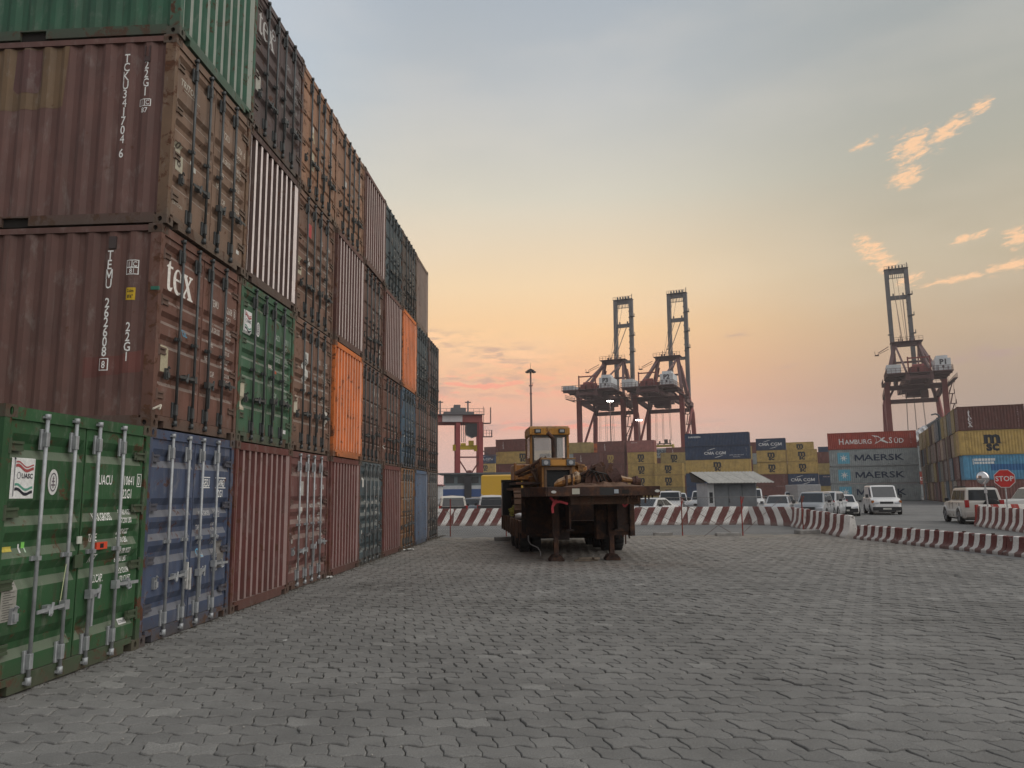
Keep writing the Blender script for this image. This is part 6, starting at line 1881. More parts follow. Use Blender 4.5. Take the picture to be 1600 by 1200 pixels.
# black steel box standing on the bed edge
bb = thing('tool_box', 'tall black steel cabinet on the left edge of the trailer bed', 'cabinet', TR, TRR, None)
tp('body', lambda m: (m.box(-1.74, -1.05, 8.7, 9.2, .94, 2.20), m.box(-1.78, -1.05, 8.66, 8.70, 2.12, 2.22), m.box(-1.72, -1.66, 8.64, 8.70, .96, 2.12)), (.013, .012, .012), M_obj, th=bb, bev=.01)
tp('rail', lambda m: m.tube([(-1.0, 8.6, 2.0), (-1.0, 8.6, 2.25), (-.92, 8.6, 2.32), (-.55, 8.6, 2.30), (-.42, 8.6, 2.2), (-.40, 8.6, 2.0)], .022, 7), (.40, .39, .36), M_obj, th=bb)

# bundle of rope, bags
rp = thing('rope_bundle', 'tangle of yellow green rope on the left edge of the trailer bed', 'rope', TR, TRR, None)
r_ = random.Random(9)
def ropes_(m):
    for k in range(9):
        a0 = r_.uniform(0, 6); pts = []
        for i in range(14):
            a = a0 + i * .55; pts.append((-1.50 + (.10 + .12 * r_.random()) * math.cos(a), 6.2 + .25 * math.sin(a), 1.06 + .05 * k * .6 + .05 * math.sin(a * 1.3 + k)))
        m.tube(pts, .018, 5)
    for k in range(6): m.tube([(-1.52 + .05 * k, 6.0, 1.2), (-1.42 + .05 * k, 6.0, 1.5 + .05 * k), (-1.30 + .05 * k, 6.1, 1.84)], .012, 5)
tp('rope_coil', ropes_, (.36, .34, .07), M_obj, th=rp)
def bag(label, x, y, z, sx_, sy_, sz_, c, seed):
    from mathutils import noise as mn
    t = thing('plastic_bag', label, 'bag', TR, TRR, None); m = MB(); m.smooth = True; n = 12; rings = []
    for k in range(8):
        ph = -PI / 2 + PI * (k + .5) / 8; rings.append([(x + sx_ * math.cos(ph) * math.cos(2 * PI * i / n) * (1 + .3 * mn.noise(Vector((i * .8, k * .7, seed)))), y + sy_ * math.cos(ph) * math.sin(2 * PI * i / n) * (1 + .3 * mn.noise(Vector((i * .8, k * .7, seed + 3)))), z + sz_ * math.sin(ph)) for i in range(n)])
    m.loft(rings); put('bag_film', m.mesh('bag_film', M_obj), t, color=c)
bag('crumpled white plastic bag at the left edge of the trailer bed', -1.48, 4.6, 1.04, .20, .3, .10, (.5, .5, .5), 1)
bag('red and white plastic bag beside the crumpled white one', -1.20, 4.2, 1.06, .13, .2, .13, (.50, .06, .05), 4)
bag('pale bag lying against the trailer bulkhead at the left', -1.36, 3.8, 1.02, .16, .2, .08, (.42, .38, .33), 7)

# ------------------------------------------------------------------ crawler dozer
YL, YLD = (0.42, 0.20, 0.035), (0.28, 0.13, 0.03)
M_mach = paint_mat('machine_paint', 0.65, rough=.6, dirt=.2, streak=1.0)
dz = thing('bulldozer', 'yellow bulldozer without blade, its cab and hood facing the camera on the trailer', 'bulldozer', TR, TRR)
D = lambda name, fn, color=YL, mat=None, parent=None, bev=.0: tp(name, fn, color, mat or M_mach, parent, bev, th=dz)
hx0, hx1, hy = -.70, .37, 5.5
D('hood', lambda m: (m.box(hx0, hx0 + .10, hy, hy + 2.2, 1.35, 2.60), m.box(hx1 - .10, hx1, hy, hy + 2.2, 1.35, 2.60), m.box(hx0, hx1, hy + .3, hy + 2.2, 2.60, 2.80), m.box(hx0, hx1, hy + .25, hy + .3, 1.35, 2.6)), YLD, bev=.012)
D('hood_front', lambda m: (m.box(hx0 - .02, hx1 + .02, hy - .08, hy + .3, 2.58, 2.82), m.box(hx0 - .04, hx1 + .04, hy - .10, hy + .1, 2.82, 2.85)), YL, bev=.015)
D('grille', lambda m: (m.box(hx0 + .10, hx1 - .10, hy + .10, hy + .14, 1.40, 2.58), [m.box(hx0 + .12, hx1 - .12, hy + .07, hy + .10, 1.45 + i * .09, 1.47 + i * .09) for i in range(12)]), (.012, .014, .016), M_obj)
D('grille_frame', lambda m: (m.box(hx0 + .08, hx0 + .16, hy - .03, hy + .05, 1.36, 2.58), m.box(hx1 - .16, hx1 - .08, hy - .03, hy + .05, 1.36, 2.58), m.box(hx0 + .16, hx1 - .16, hy - .03, hy + .05, 2.46, 2.56)), (.12, .07, .04), bev=.006)
for x in (hx0 + .13, hx1 - .13):
    l = D('headlamp', lambda m: m.box(x - .14, x + .14, hy - .11, hy - .085, 2.60, 2.80), (.10, .11, .12), M_obj, bev=.01)
    D('lens', lambda m: m.prism(ell(x, 2.70, .075, .07, 12), 'y', hy - .125, hy - .112), (.40, .41, .42), M_obj, l)
D('roof_plate', lambda m: m.box(hx0 + .30, hx1 - .30, hy - .09, hy - .083, 2.62, 2.79), (.50, .24, .05), M_obj)
# cab
cx0, cx1, cy0, cy1, cz0, cz1 = -.86, .52, 7.4, 8.9, 2.55, 4.02
D('roof', lambda m: (m.box(cx0 - .02, cx1 + .03, cy0 - .06, cy1 + .05, 3.74, 4.00), m.box(cx0, cx1, cy0, cy1, 4.0, 4.05)), YL, bev=.02)
for x in (cx0 + .28, cx1 - .26):
    l = D('work_lamp', lambda m: m.box(x - .11, x + .11, cy0 - .10, cy0 - .055, 3.80, 3.95), (.03, .03, .03), M_obj)
    D('lens', lambda m: m.box(x - .075, x + .075, cy0 - .112, cy0 - .101, 3.83, 3.92), (.28, .29, .29), M_obj, l)
for (x, y) in ((cx0, cy0), (cx1 - .09, cy0), (cx0, cy1 - .1), (cx1 - .09, cy1 - .1)): D('cab_pillar', lambda m: m.box(x, x + .09, y, y + .1, cz0, 3.74), YLD, bev=.01)
D('cab_frame', lambda m: (m.box(cx0 + .09, cx1 - .09, cy0 - .01, cy0 + .05, 3.66, 3.74), m.box(cx0 + .09, cx1 - .09, cy0 - .01, cy0 + .05, cz0, 2.86), m.box(cx0 + .09, cx0 + .15, cy0 - .01, cy0 + .04, 2.86, 3.66), m.box(cx1 - .15, cx1 - .09, cy0 - .01, cy0 + .04, 2.86, 3.66),
                         m.box(.02, .09, cy0 - .01, cy0 + .04, 2.86, 3.66), m.box(.09, .30, cy0 + .02, cy0 + .03, 2.86, 3.66)), (.05, .045, .04), bev=.006)
for bx in ((cx0 - .01, cx0 + .03), (cx1 - .03, cx1 + .01)): D('cab_door', lambda m: m.box(bx[0], bx[1], cy0 + .1, cy1 - .1, cz0, 2.95), YLD)
for a in ((cx0 + .15, .02), (.09, cx1 - .15)): D('windscreen', lambda m: m.box(a[0], a[1], cy0 + .012, cy0 + .018, 2.86, 3.66), None, M_cabglass)
D('side_window', lambda m: m.box(cx0 + .03, cx0 + .036, cy0 + .1, cy1 - .1, 2.95, 3.70), None, M_cabglass); D('side_window', lambda m: m.box(cx1 - .036, cx1 - .03, cy0 + .1, cy1 - .1, 2.95, 3.70), None, M_cabglass)
D('rear_window', lambda m: m.box(cx0 + .1, cx1 - .1, cy1 - .06, cy1 - .05, 2.86, 3.70), None, M_cabglass)
D('seat', lambda m: (m.box(-.40, .05, 8.0, 8.5, 2.5, 2.75), m.box(-.38, .03, 8.45, 8.58, 2.75, 3.15)), (.02, .02, .02), M_obj, bev=.04)
D('cab_floor', lambda m: m.box(cx0, cx1, cy0, cy1, 2.30, 2.55), YLD)
D('exhaust_pipe', lambda m: (m.cyl((-.10, hy + 1.45, 2.78), (-.10, hy + 1.45, 3.60), .075, 10), m.cyl((-.10, hy + 1.45, 3.58), (-.30, hy + 1.40, 3.78), .07, 10), m.cyl((-.10, hy + 1.45, 2.78), (-.10, hy + 1.45, 2.9), .12, 10)), (.03, .022, .02), M_rust)
D('body_block', lambda m: (m.box(-.95, .68, 6.4, 9.1, 1.2, 2.30), m.box(-.8, .5, 5.7, 6.4, 1.15, 1.36)), YLD, bev=.02)
D('fuel_tank', lambda m: (m.box(-1.42, -.88, 7.2, 8.8, 2.18, 2.72), m.box(-1.45, -1.36, 7.14, 7.25, 2.16, 2.78)), (.34, .14, .03), bev=.03)
D('fender', lambda m: (m.box(-1.5, -.72, 5.9, 8.9, 2.02, 2.10), m.box(.5, 1.3, 5.9, 8.9, 2.02, 2.10)), RB, M_rust)
D('side_tank', lambda m: m.box(.60, 1.1, 7.2, 8.8, 2.12, 2.65), (.34, .14, .03), bev=.03)
for s in (-1, 1):
    c = -1.22 if s < 0 else 1.02
    def roll(m):
        for (y, z, r) in ((6.0, 1.38, .36), (8.8, 1.42, .38)): m.cyl((c - .2, y, z), (c + .2, y, z), r, 16)
        for i in range(5): m.cyl((c - .15, 6.5 + i * .45, 1.10), (c + .15, 6.5 + i * .45, 1.10), .12, 10)
        m.box(c - .12, c + .12, 6.1, 8.7, 1.12, 1.5)
    trk = D('crawler_track', roll, RBD, M_rust)
    # shoes round the track
    path = []; 
    for i in range(9): a = PI / 2 + PI * i / 8; path.append((6.0 + .45 * math.cos(a), 1.40 + .45 * math.sin(a)))
    for i in range(1, 12): path.append((6.0 + 2.8 * i / 12, .95))
    for i in range(9): a = -PI / 2 + PI * i / 8; path.append((8.8 + .45 * math.cos(a), 1.40 + .45 * math.sin(a)))
    for i in range(1, 12): path.append((8.8 - 2.8 * i / 12, 1.85))
    n = len(path); shoe = MB(); shoe.box(-.37, .37, -.10, .10, -.012, .012); shoe.box(-.37, .37, -.10, -.07, .012, .065); shm = shoe.mesh('track_shoe', M_rust)
    for i in range(n):
        a, b_ = Vector(path[i]), Vector(path[(i + 1) % n]); mdl = (a + b_) / 2; ang = math.atan2(b_.y - a.y, b_.x - a.x)
        put('track_shoe', shm, trk, (c, mdl.x, mdl.y), (ang + PI, 0, 0), color=RBL)
# hydraulic hoses and cylinders draped over the hood sides
def hyd(m, side):
    r2 = random.Random(5 + side)
    if side < 0:
        m.cyl((-1.45, 6.6, 2.38), (-.95, 6.3, 2.62), .075, 8); m.cyl((-.95, 6.3, 2.62), (-.60, 6.1, 2.88), .05, 8)
        m.cyl((-1.35, 6.6, 2.30), (-.8, 6.3, 2.50), .05, 8); m.cyl((-.78, 6.2, 2.70), (-.46, 6.1, 2.92), .035, 6)
        for i in range(6): m.tube([(-1.0 + .05 * i, 6.4, 2.55), (-.9 + .03 * i, 6.2, 2.35 - .05 * i), (-.78, 6.1, 2.05), (-.75 + .02 * i, 6.0, 1.7)], .02, 5)
    else:
        for i in range(7): m.tube([(.42, 6.0, 2.72 - .03 * i), (.55 + .04 * i, 5.95, 2.70 - .05 * i), (.62 + .03 * i, 5.9, 2.45), (.50, 5.9, 2.25)], .022, 5)
        m.cyl((.45, 5.9, 2.66), (.78, 5.9, 2.60), .05, 7); m.box(.55, .72, 5.85, 6.0, 2.45, 2.62)
D('hydraulic_lines', lambda m: hyd(m, -1), (.12, .08, .06), M_rust); D('hydraulic_lines', lambda m: hyd(m, 1), (.28, .16, .07), M_rust)

# ------------------------------------------------------------------ dismantled parts on the neck
ax_ = thing('machine_axle', 'dismantled yellow and rusty machine axle lying across the trailer neck', 'machine part', TR, TRR)
A_ = lambda name, fn, color, mat=None, bev=.0: tp(name, fn, color, mat or M_mach, None, bev, th=ax_)
def arm(m, pts):
    m.smooth = False; rings = []; n = 9
    for (x, y, z, ry, rz) in pts: rings.append([(x, y + ry * math.cos(2 * PI * i / n), z + rz * math.sin(2 * PI * i / n)) for i in range(n)])
    m.loft(rings)
A_('left_arm', lambda m: arm(m, [(-.90, 1.3, 1.94, .06, .05), (-.80, 1.3, 1.99, .13, .10), (-.60, 1.3, 2.04, .17, .14), (-.40, 1.3, 2.09, .17, .14), (-.34, 1.3, 2.12, .12, .13)]), (.40, .19, .05))
A_('hub_ball', lambda m: arm(m, [(-.40, 1.3, 2.11, .05, .05), (-.36, 1.3, 2.12, .14, .15), (-.29, 1.3, 2.13, .17, .18), (-.20, 1.3, 2.13, .12, .13), (-.17, 1.3, 2.13, .05, .05)]), (.36, .22, .11))
A_('shaft', lambda m: (arm(m, [(-.20, 1.3, 2.10, .10, .09), (-.05, 1.3, 2.12, .12, .11), (.05, 1.3, 2.16, .10, .10), (.15, 1.3, 2.20, .16, .14)]), m.cyl((-.2, 1.2, 2.2), (.2, 1.2, 2.38), .05, 7), m.cyl((-.2, 1.45, 2.0), (.2, 1.45, 2.05), .09, 7)), RB, M_rust)
A_('differential', lambda m: (arm(m, [(.05, 1.4, 2.14, .16, .18), (.14, 1.4, 2.20, .26, .28), (.32, 1.4, 2.20, .30, .32), (.42, 1.4, 2.18, .24, .26), (.50, 1.4, 2.14, .16, .18)]), m.box(.20, .60, 1.2, 1.6, 1.89, 2.10)), (.09, .05, .045), M_rust)
A_('bracket', lambda m: (m.beam((.42, 1.1, 2.18), (.62, 1.1, 2.48), .07, .10), m.beam((.72, 1.1, 2.12), (.55, 1.1, 2.40), .06, .09), m.beam((.1, 1.1, 2.40), (.36, 1.1, 2.52), .05, .07), m.beam((.36, 1.1, 2.52), (.44, 1.1, 2.38), .05, .07)), (.10, .06, .05), M_rust)
A_('drum', lambda m: (m.cyl((.60, 1.2, 2.10), (.82, 1.2, 2.22), .20, 12), m.cyl((.55, 1.15, 2.08), (.62, 1.15, 2.12), .23, 12)), (.08, .045, .04), M_rust)
A_('right_arm', lambda m: arm(m, [(.72, 1.3, 2.13, .10, .09), (.85, 1.3, 2.11, .10, .09), (1.05, 1.3, 2.07, .09, .075), (1.24, 1.3, 2.04, .09, .075)]), (.34, .18, .07))
A_('wheel_hub', lambda m: (m.cyl((1.20, 1.3, 2.02), (1.42, 1.3, 2.0), .12, 12), m.cyl((1.28, 1.3, 2.02), (1.34, 1.3, 2.01), .15, 12)), (.09, .05, .045), M_rust)
def bolts(m):
    for (cx_, cz_, rr_, nn) in ((-.36, 2.12, .15, 8), (.50, 2.16, .17, 10), (1.24, 2.03, .11, 8), (.30, 2.2, .27, 12)):
        for i in range(nn):
            a = 2 * PI * i / nn; m.cyl((cx_, 1.3 + rr_ * math.cos(a) * .9, cz_ + rr_ * math.sin(a)), (cx_ + .05, 1.3 + rr_ * math.cos(a) * .9, cz_ + rr_ * math.sin(a)), .018, 6)
A_('bolt_ring', bolts, (.06, .045, .04), M_rust)
A_('brake_hose', lambda m: [m.tube([(-.15 + .1 * i, 1.05, 2.15), (-.02 + .1 * i, .95, 2.34 - .03 * i), (.14 + .1 * i, .98, 2.22), (.22 + .1 * i, 1.0, 2.02)], .014, 5) for i in range(4)], (.02, .02, .02), M_obj)
A_('cast_web', lambda m: [m.prism([(x, 1.92), (x + .22, 1.92), (x + .17, 2.22), (x + .05, 2.26)], 'y', y, y + .03) for x, y in ((-.12, 1.08), (.06, 1.02), (.42, 1.02), (.60, 1.08))], (.10, .055, .045), M_rust)
A_('clamp_plate', lambda m: (m.box(.16, .44, 1.02, 1.12, 2.05, 2.42), m.box(-.62, -.56, 1.1, 1.5, 1.9, 2.2), m.box(-.46, -.42, 1.1, 1.5, 1.9, 2.24)), (.08, .05, .04), M_rust, bev=.01)
def heap(m):
    from mathutils import noise as mn
    nx, ny = 26, 8
    vs = [(-.75 + 2.2 * i / nx, .35 + 1.6 * j / ny, 1.884 + max(0, .12 * math.sin(PI * i / nx) * math.sin(PI * j / ny) * (1 + .8 * mn.noise(Vector((i * .5, j * .6, 2)))))) for j in range(ny + 1) for i in range(nx + 1)]
    m.add(vs, [(j * (nx + 1) + i, j * (nx + 1) + i + 1, (j + 1) * (nx + 1) + i + 1, (j + 1) * (nx + 1) + i) for j in range(ny) for i in range(nx)])
tar = thing('tarpaulin', 'dusty brown tarpaulin lying flat under the machine axle', 'tarpaulin', TR, TRR); tp('cloth', heap, (.15, .09, .06), M_rust, th=tar)
# planks and wedge under the neck
wd = thing('wood_block', 'pile of weathered wood planks on the paving under the trailer neck', 'planks', (1.85, 19.75, 0), R(4))
for i, (x, y, z, l, w_, a) in enumerate([(0, 0, .0, .62, .09, .02), (.02, .10, .0, .58, .08, -.04), (.05, .04, .05, .5, .10, .06), (.25, -.03, .05, .16, .12, .3)]):
    put('plank', MB().box(-l / 2, l / 2, -w_ / 2, w_ / 2, 0, .045).mesh('plank', simple('old_wood', (.16, .13, .10), .9, var=.4, scale=8, bmp=.3) if i == 0 else bpy.data.materials['old_wood']), wd, (x, y, z), a)
sl_ = thing('concrete_slab', 'pale flat slab lying on the ground left of the trailer wheels', 'slab', (-.35, 28.6, 0), .2, None, bevel_mesh(MB().box(-.35, .45, -.2, .2, -.01, .14).mesh('concrete_slab', M_conc), .02, 1))
# ================================================================== VEHICLES
def clampv(v, a, b): return max(a, min(b, v))


M_car, q, b = new_mat('car_paint')
c, rd = objcol(q); v, raw = local(q, rd)
n1 = q.noise(v, 1.5, 4, .6); z = q.sep(raw)[2]
dirt = q.math('MULTIPLY', q.sstep(q.math('ADD', z, q.math('MULTIPLY', n1, .5)), .85, .35), .45)
q.put(b.inputs['Base Color'], q.mix(dirt, q.mix(q.math('MULTIPLY', n1, .25), c, (.25, .22, .19)), (.15, .125, .10)))
b.inputs['Roughness'].default_value = .35; b.inputs['Specular IOR Level'].default_value = .5; b.inputs['Coat Weight'].default_value = .35; b.inputs['Coat Roughness'].default_value = .15
M_plastic = simple('dark_plastic', (.025, .026, .028), .6, var=.2)
M_rim = simple('alloy_rim', (.35, .35, .36), .35, .6, .1)
M_head = glass_mat('headlamp_glass', (.50, .52, .55), .1)
M_red = glass_mat('tail_lamp_glass', (.40, .02, .02), .15)
M_amber = glass_mat('indicator_glass', (.45, .14, .02), .15)

SPEC = {
    'sedan': dict(L=4.45, W=1.74, H=1.40, hood=.86, belt=.90, trunk=.98, ws=(.95, .25), rw=(-1.15, -1.62), rw_=.62, wb=2.58, r=.31, gc=.17),
    'hatch': dict(L=4.0, W=1.70, H=1.44, hood=.90, belt=.93, trunk=.95, ws=(1.0, .28), rw=(-1.55, -1.85), rw_=.63, wb=2.5, r=.31, gc=.17),
    'mpv': dict(L=4.35, W=1.80, H=1.64, hood=1.00, belt=1.02, trunk=1.03, ws=(1.25, .45), rw=(-1.85, -2.06), rw_=.66, wb=2.7, r=.33, gc=.18),
    'suv': dict(L=4.45, W=1.82, H=1.78, hood=1.08, belt=1.12, trunk=1.12, ws=(.90, .42), rw=(-1.92, -2.12), rw_=.68, wb=2.65, r=.375, gc=.26),
    'van': dict(L=4.75, W=1.96, H=2.02, hood=1.12, belt=1.16, trunk=1.20, ws=(1.55, .75), rw=(-2.28, -2.33), rw_=.82, wb=2.85, r=.33, gc=.2),
    'high': dict(L=5.6, W=2.05, H=2.75, hood=1.25, belt=1.35, trunk=1.4, ws=(2.0, 1.2), rw=(-2.66, -2.74), rw_=.93, wb=3.4, r=.36, gc=.25),
}


def car(kind, x, y, head, label, col, **kw):
    S = dict(SPEC[kind]); S.update(kw)
    L, W, H = S['L'], S['W'] / 2, S['H']; belt, hood, trunk = S['belt'], S['hood'], S['trunk']; gc = S['gc']
    name = {'sedan': 'saloon_car', 'hatch': 'hatchback_car', 'mpv': 'people_carrier', 'suv': 'off_roader', 'van': 'delivery_van', 'high': 'high_roof_van'}[kind]
    t = thing(name, label, 'van' if kind in ('van', 'high') else 'car', (x, y, -.01), R(head), 'parked cars and vans')
    wx0, wx1 = S['ws']; rx0, rx1 = S['rw'][0], S['rw'][1]
    # body: stations front -> rear : (x, top z, half width scale, bottom z)
    fx = L / 2
    st = [(fx, gc + .38, .74, gc + .06), (fx - .05, hood - .26, .84, gc), (fx - .18, hood - .10, .93, gc - .01), (fx - .45, hood - .03, .975, gc - .01),
          (wx0 + .12, hood + .03, 1.0, gc), (wx0 - .3, belt + .01, 1.0, gc), (0, belt, 1.0, gc), (rx1 + .35, belt + .01, 1.0, gc)]
    if kind == 'sedan': st += [(rx1 - .05, trunk - .02, .99, gc), (-fx + .16, trunk - .03, .95, gc + .02), (-fx + .04, trunk - .14, .90, gc + .05), (-fx, gc + .42, .84, gc + .12)]
    else: st += [(-fx + .14, trunk, .985, gc), (-fx + .04, trunk - .06, .95, gc + .03), (-fx, gc + .50, .90, gc + .10)]
    body = MB(); body.smooth = True; rings = []
    for (sx_, zt, ws_, zb) in st:
        w = W * ws_; zm = zb + (zt - zb) * .45
        half = [(w * .80, zb), (w * .95, zb + .03), (w, zb + (zt - zb) * .25), (w, zm), (w * .985, zt - (zt - zb) * .22), (w * .955, zt - .05), (w * .88, zt - .008), (w * .5, zt + .015)]
        rings.append([(sx_, a, c_) for a, c_ in half] + [(sx_, -a, c_) for a, c_ in reversed(half)])
    body.loft(rings); bo = put('body', auto_smooth(body.mesh('body', M_car), 38), t, color=col)
    # cabin
    rw = S['rw_'] * S['W'] / 1.74 * .98 if kind not in ('van', 'high') else S['rw_']
    bw = W * .93; zr = H
    bot = [(wx0, bw * .92), (wx0 - .35, bw), (rx0, bw), (rx1, bw * .93)]
    xt0, xt1 = wx1 if kind not in ('van', 'high') else wx1, rx0 if kind != 'sedan' else rx0 + .42
    if kind in ('hatch', 'mpv', 'suv'): xt1 = rx0 + .02
    P_ = lambda f, s, k: None
    b0 = [Vector((wx0, 0, belt - .03)), Vector((rx1 if kind == 'sedan' else rx1, 0, belt - .03))]
    base = [Vector((wx0, bw * .90, belt - .02)), Vector((rx1, bw * .92, belt - .02)), Vector((rx1, -bw * .92, belt - .02)), Vector((wx0, -bw * .90, belt - .02))]
    shl = [Vector((xt0 + .06, rw * .97, zr - .07)), Vector((xt1 - .05, rw * .97, zr - .07)), Vector((xt1 - .05, -rw * .97, zr - .07)), Vector((xt0 + .06, -rw * .97, zr - .07))]
    top = [Vector((xt0 - .12, rw * .86, zr - .012)), Vector((xt1 + .10, rw * .86, zr - .012)), Vector((xt1 + .10, -rw * .86, zr - .012)), Vector((xt0 - .12, -rw * .86, zr - .012))]
    g_ = MB(); V_ = base + shl + top + [Vector(((xt0 + xt1) / 2, 0, zr + .02))]
    fs = []
    for k in (0, 4):
        for i in range(4): j = (i + 1) % 4; fs.append((k + i, k + j, k + 4 + j, k + 4 + i))
    fs += [(8, 9, 12), (9, 10, 12), (10, 11, 12), (11, 8, 12)]
    g_.add(V_, fs); put('roof', bevel_mesh(g_.mesh('roof', M_car), .035, 2, 15), t, color=S.get('roofcol', col))

    def pane(face, u0, u1, v0, v1, name, off=.012, mat=M_glass, round_=True):
        a, b2, c2, d2 = face                                          # a-b bottom, d-c top
        f = lambda u, v_: (a.lerp(b2, u)).lerp(d2.lerp(c2, u), v_)
        pts = [f(u0, v0), f(u1, v0), f(u1, v1), f(u0, v1)]
        n_ = (pts[1] - pts[0]).cross(pts[3] - pts[0]).normalized(); ctr = sum(V_[:8], Vector()) / 8
        if n_.dot(pts[0] - ctr) < 0: n_ = -n_
        m = MB(); o_ = [p_ + n_ * off for p_ in pts]; i_ = [p_ - n_ * .01 for p_ in pts]
        m.add(o_ + i_, [(0, 1, 2, 3), (0, 4, 5, 1), (1, 5, 6, 2), (2, 6, 7, 3), (3, 7, 4, 0)]); return put(name, m.mesh(name, mat), t, color=(.03, .03, .03))
    left = (base[0], base[1], shl[1], shl[0]); right = (base[3], base[2], shl[2], shl[3])
    front = (base[3], base[0], shl[0], shl[3]); rear = (base[1], base[2], shl[2], shl[1])
    pane(front, .06, .94, .06, .95, 'windscreen'); pane(rear, .08, .92, .10 if kind != 'high' else .3, .92 if kind != 'van' else .8, 'rear_window')
    for fc in (left, right):
        if kind in ('van', 'high'): spans = [(.06, .24)]
        elif kind == 'suv': spans = [(.07, .33), (.36, .62), (.66, .92)]
        elif kind == 'mpv': spans = [(.08, .36), (.39, .68), (.72, .93)]
        elif kind == 'hatch': spans = [(.09, .46), (.50, .84)]
        else: spans = [(.10, .48), (.51, .86)]
        for a, b2 in spans: pane(fc, a, b2, .12, .88, 'side_window')
    # wheels
    for sx_ in (S['wb'] / 2 + .05, -S['wb'] / 2 + .05):
        for s in (-1, 1):
            r = S['r']; yy = s * (W - .10)
            am = MB(); n = 20
            ring = [(sx_ + (r + .07) * math.cos(PI * i / n), s * (W + .004), r + (r + .07) * math.sin(PI * i / n)) for i in range(n + 1)] + [(sx_ - r - .06, s * (W + .004), gc + .02), (sx_ + r + .06, s * (W + .004), gc + .02)]
            inn = [(a, s * (W - .1), c_) for a, _, c_ in ring]
            am.add(ring, [tuple(range(len(ring)))]); put('wheel_arch', am.mesh('wheel_arch', M_plastic), t)
            wm = MB(); wm.smooth = True; prof = [(-.10, r * .62), (-.11, r * .93), (-.07, r), (.09, r), (.115, r * .93), (.105, r * .62)]
            wm.loft([[(sx_ + rr * math.cos(2 * PI * i / 18), yy + s * (a + .02), r + rr * math.sin(2 * PI * i / 18)) for i in range(18)] for a, rr in prof], caps=True)
            w = put('tyre', wm.mesh('tyre', M_tyre), t)
            rm = MB(); rm.cyl((sx_, yy + s * .12, r), (sx_, yy + s * .130, r), r * .60, 16)
            for k in range(5):
                a = 2 * PI * k / 5 + .3; rm.beam((sx_, yy + s * .137, r), (sx_ + r * .56 * math.cos(a), yy + s * .137, r + r * .56 * math.sin(a)), .012, r * .2, up=(0, 1, 0))
            put('rim', rm.mesh('rim', M_rim), w)
    # front and rear fittings
    fm = fx
    def add(nm, fn, mat, color=None): 
        m = MB(); fn(m); return put(nm, bevel_mesh(m.mesh(nm, mat), .008, 1), t, color=color or (.5, .5, .5))
    for s in (-1, 1):
        y0, y1 = sorted((s * W * .50, s * W * .88))
        add('headlight', lambda m: m.prism([(fm - .26, hood - .10), (fm - .015, hood - .28), (fm - .01, hood - .38), (fm - .26, hood - .34)], 'y', y0, y1), M_head)
        y0, y1 = sorted((s * W * .72, s * W * .925))
        hz = (trunk - .36, trunk - .12) if kind == 'sedan' else ((belt - .30, belt + .06) if kind != 'van' else (.7, 1.1))
        add('tail_light', lambda m: m.box(-fx - .012, -fx + .14, y0, y1, hz[0], hz[1]), M_red)
        my = s * (W + .09)
        add('mirror', lambda m: m.box(wx0 - .42, wx0 - .26, min(my - .09, my + .09), max(my - .09, my + .09), belt - .01, belt + .14 + (.1 if kind in ('van', 'high') else 0)), M_plastic)
        for k in (.10, -.95): add('door_handle', lambda m: m.box(k - .02, k + .12, s * W * .99 - .012, s * W * .99 + .012, belt - .16, belt - .13), M_plastic)
        for k in ((wx0 - .35, -.12 * L / 4, rx0 + .55) if kind not in ('van', 'high') else (wx0 - .2, .25)):
            add('door_seam', lambda m: m.box(k - .006, k + .006, s * W * .992 - .012, s * W * .992 + .010, gc + .1, belt - .08), M_plastic)
    bcol = M_plastic if S.get('dark_bumper', kind in ('van',)) else M_car
    add('grille', lambda m: m.box(fm - .06, fm + .006, -W * .42, W * .42, hood - .36, hood - .22), M_plastic)
    add('bumper', lambda m: (m.box(fm - .25, fm + .055, -W * .90, W * .90, gc + .10, gc + .34)), bcol, col)
    add('bumper', lambda m: (m.box(-fx - .06, -fx + .25, -W * .92, W * .92, gc + .10, gc + .36)), bcol, col)
    add('air_intake', lambda m: m.box(fm - .02, fm + .062, -W * .55, W * .55, gc + .02, gc + .15), M_plastic)
    add('number_plate', lambda m: m.box(fm + .056, fm + .066, -.26, .26, gc + .16, gc + .27), M_obj, (.5, .5, .46))
    add('number_plate', lambda m: m.box(-fx - .024, -fx - .010, -.26, .26, gc + .52, gc + .64), M_obj, (.5, .5, .46))
    add('underbody', lambda m: m.box(-fx + .3, fm - .3, -W * .85, W * .85, gc - .05, gc + .05), M_plastic)
    return t


WH, SV, SG = (.62, .62, .61), (.40, .42, .44), (.22, .24, .26)
CRM = (.55, .52, .45)
c1_ = car('suv', -3.75, 46.6, 97, 'cream estate car with dark tailgate seen from behind, beside the container wall end', CRM, H=1.62, belt=1.0, hood=.95, trunk=1.0)
for ch in [o for o in c1_.children if o.name.startswith('body')]: pass
tg = MB().box(-2.262, -2.225, -.72, .72, .55, 1.02).mesh('tailgate', M_plastic); put('tailgate', tg, c1_)
c2_ = car('mpv', -1.30, 46.4, 91, 'dark backed people carrier with pale roof rails seen from behind, right of the cream estate', (.34, .34, .35), roofcol=(.5, .5, .5))
put('tailgate', MB().box(-2.235, -2.19, -.78, .78, .50, 1.05).mesh('tailgate', M_plastic), c2_)
for s in (-1, 1): put('roof_rail', MB().box(-1.7, .4, s * .60 - .02, s * .60 + .02, 1.63, 1.70).mesh('roof_rail', M_rim), c2_)
car('hatch', -2.9, 56.0, -100, 'dark blue hatchback glimpsed between the cream estate and the people carrier', (.05, .07, .10))
car('hatch', -7.0, 58.0, -90, 'white hatchback far left, almost hidden by the container wall', WH)
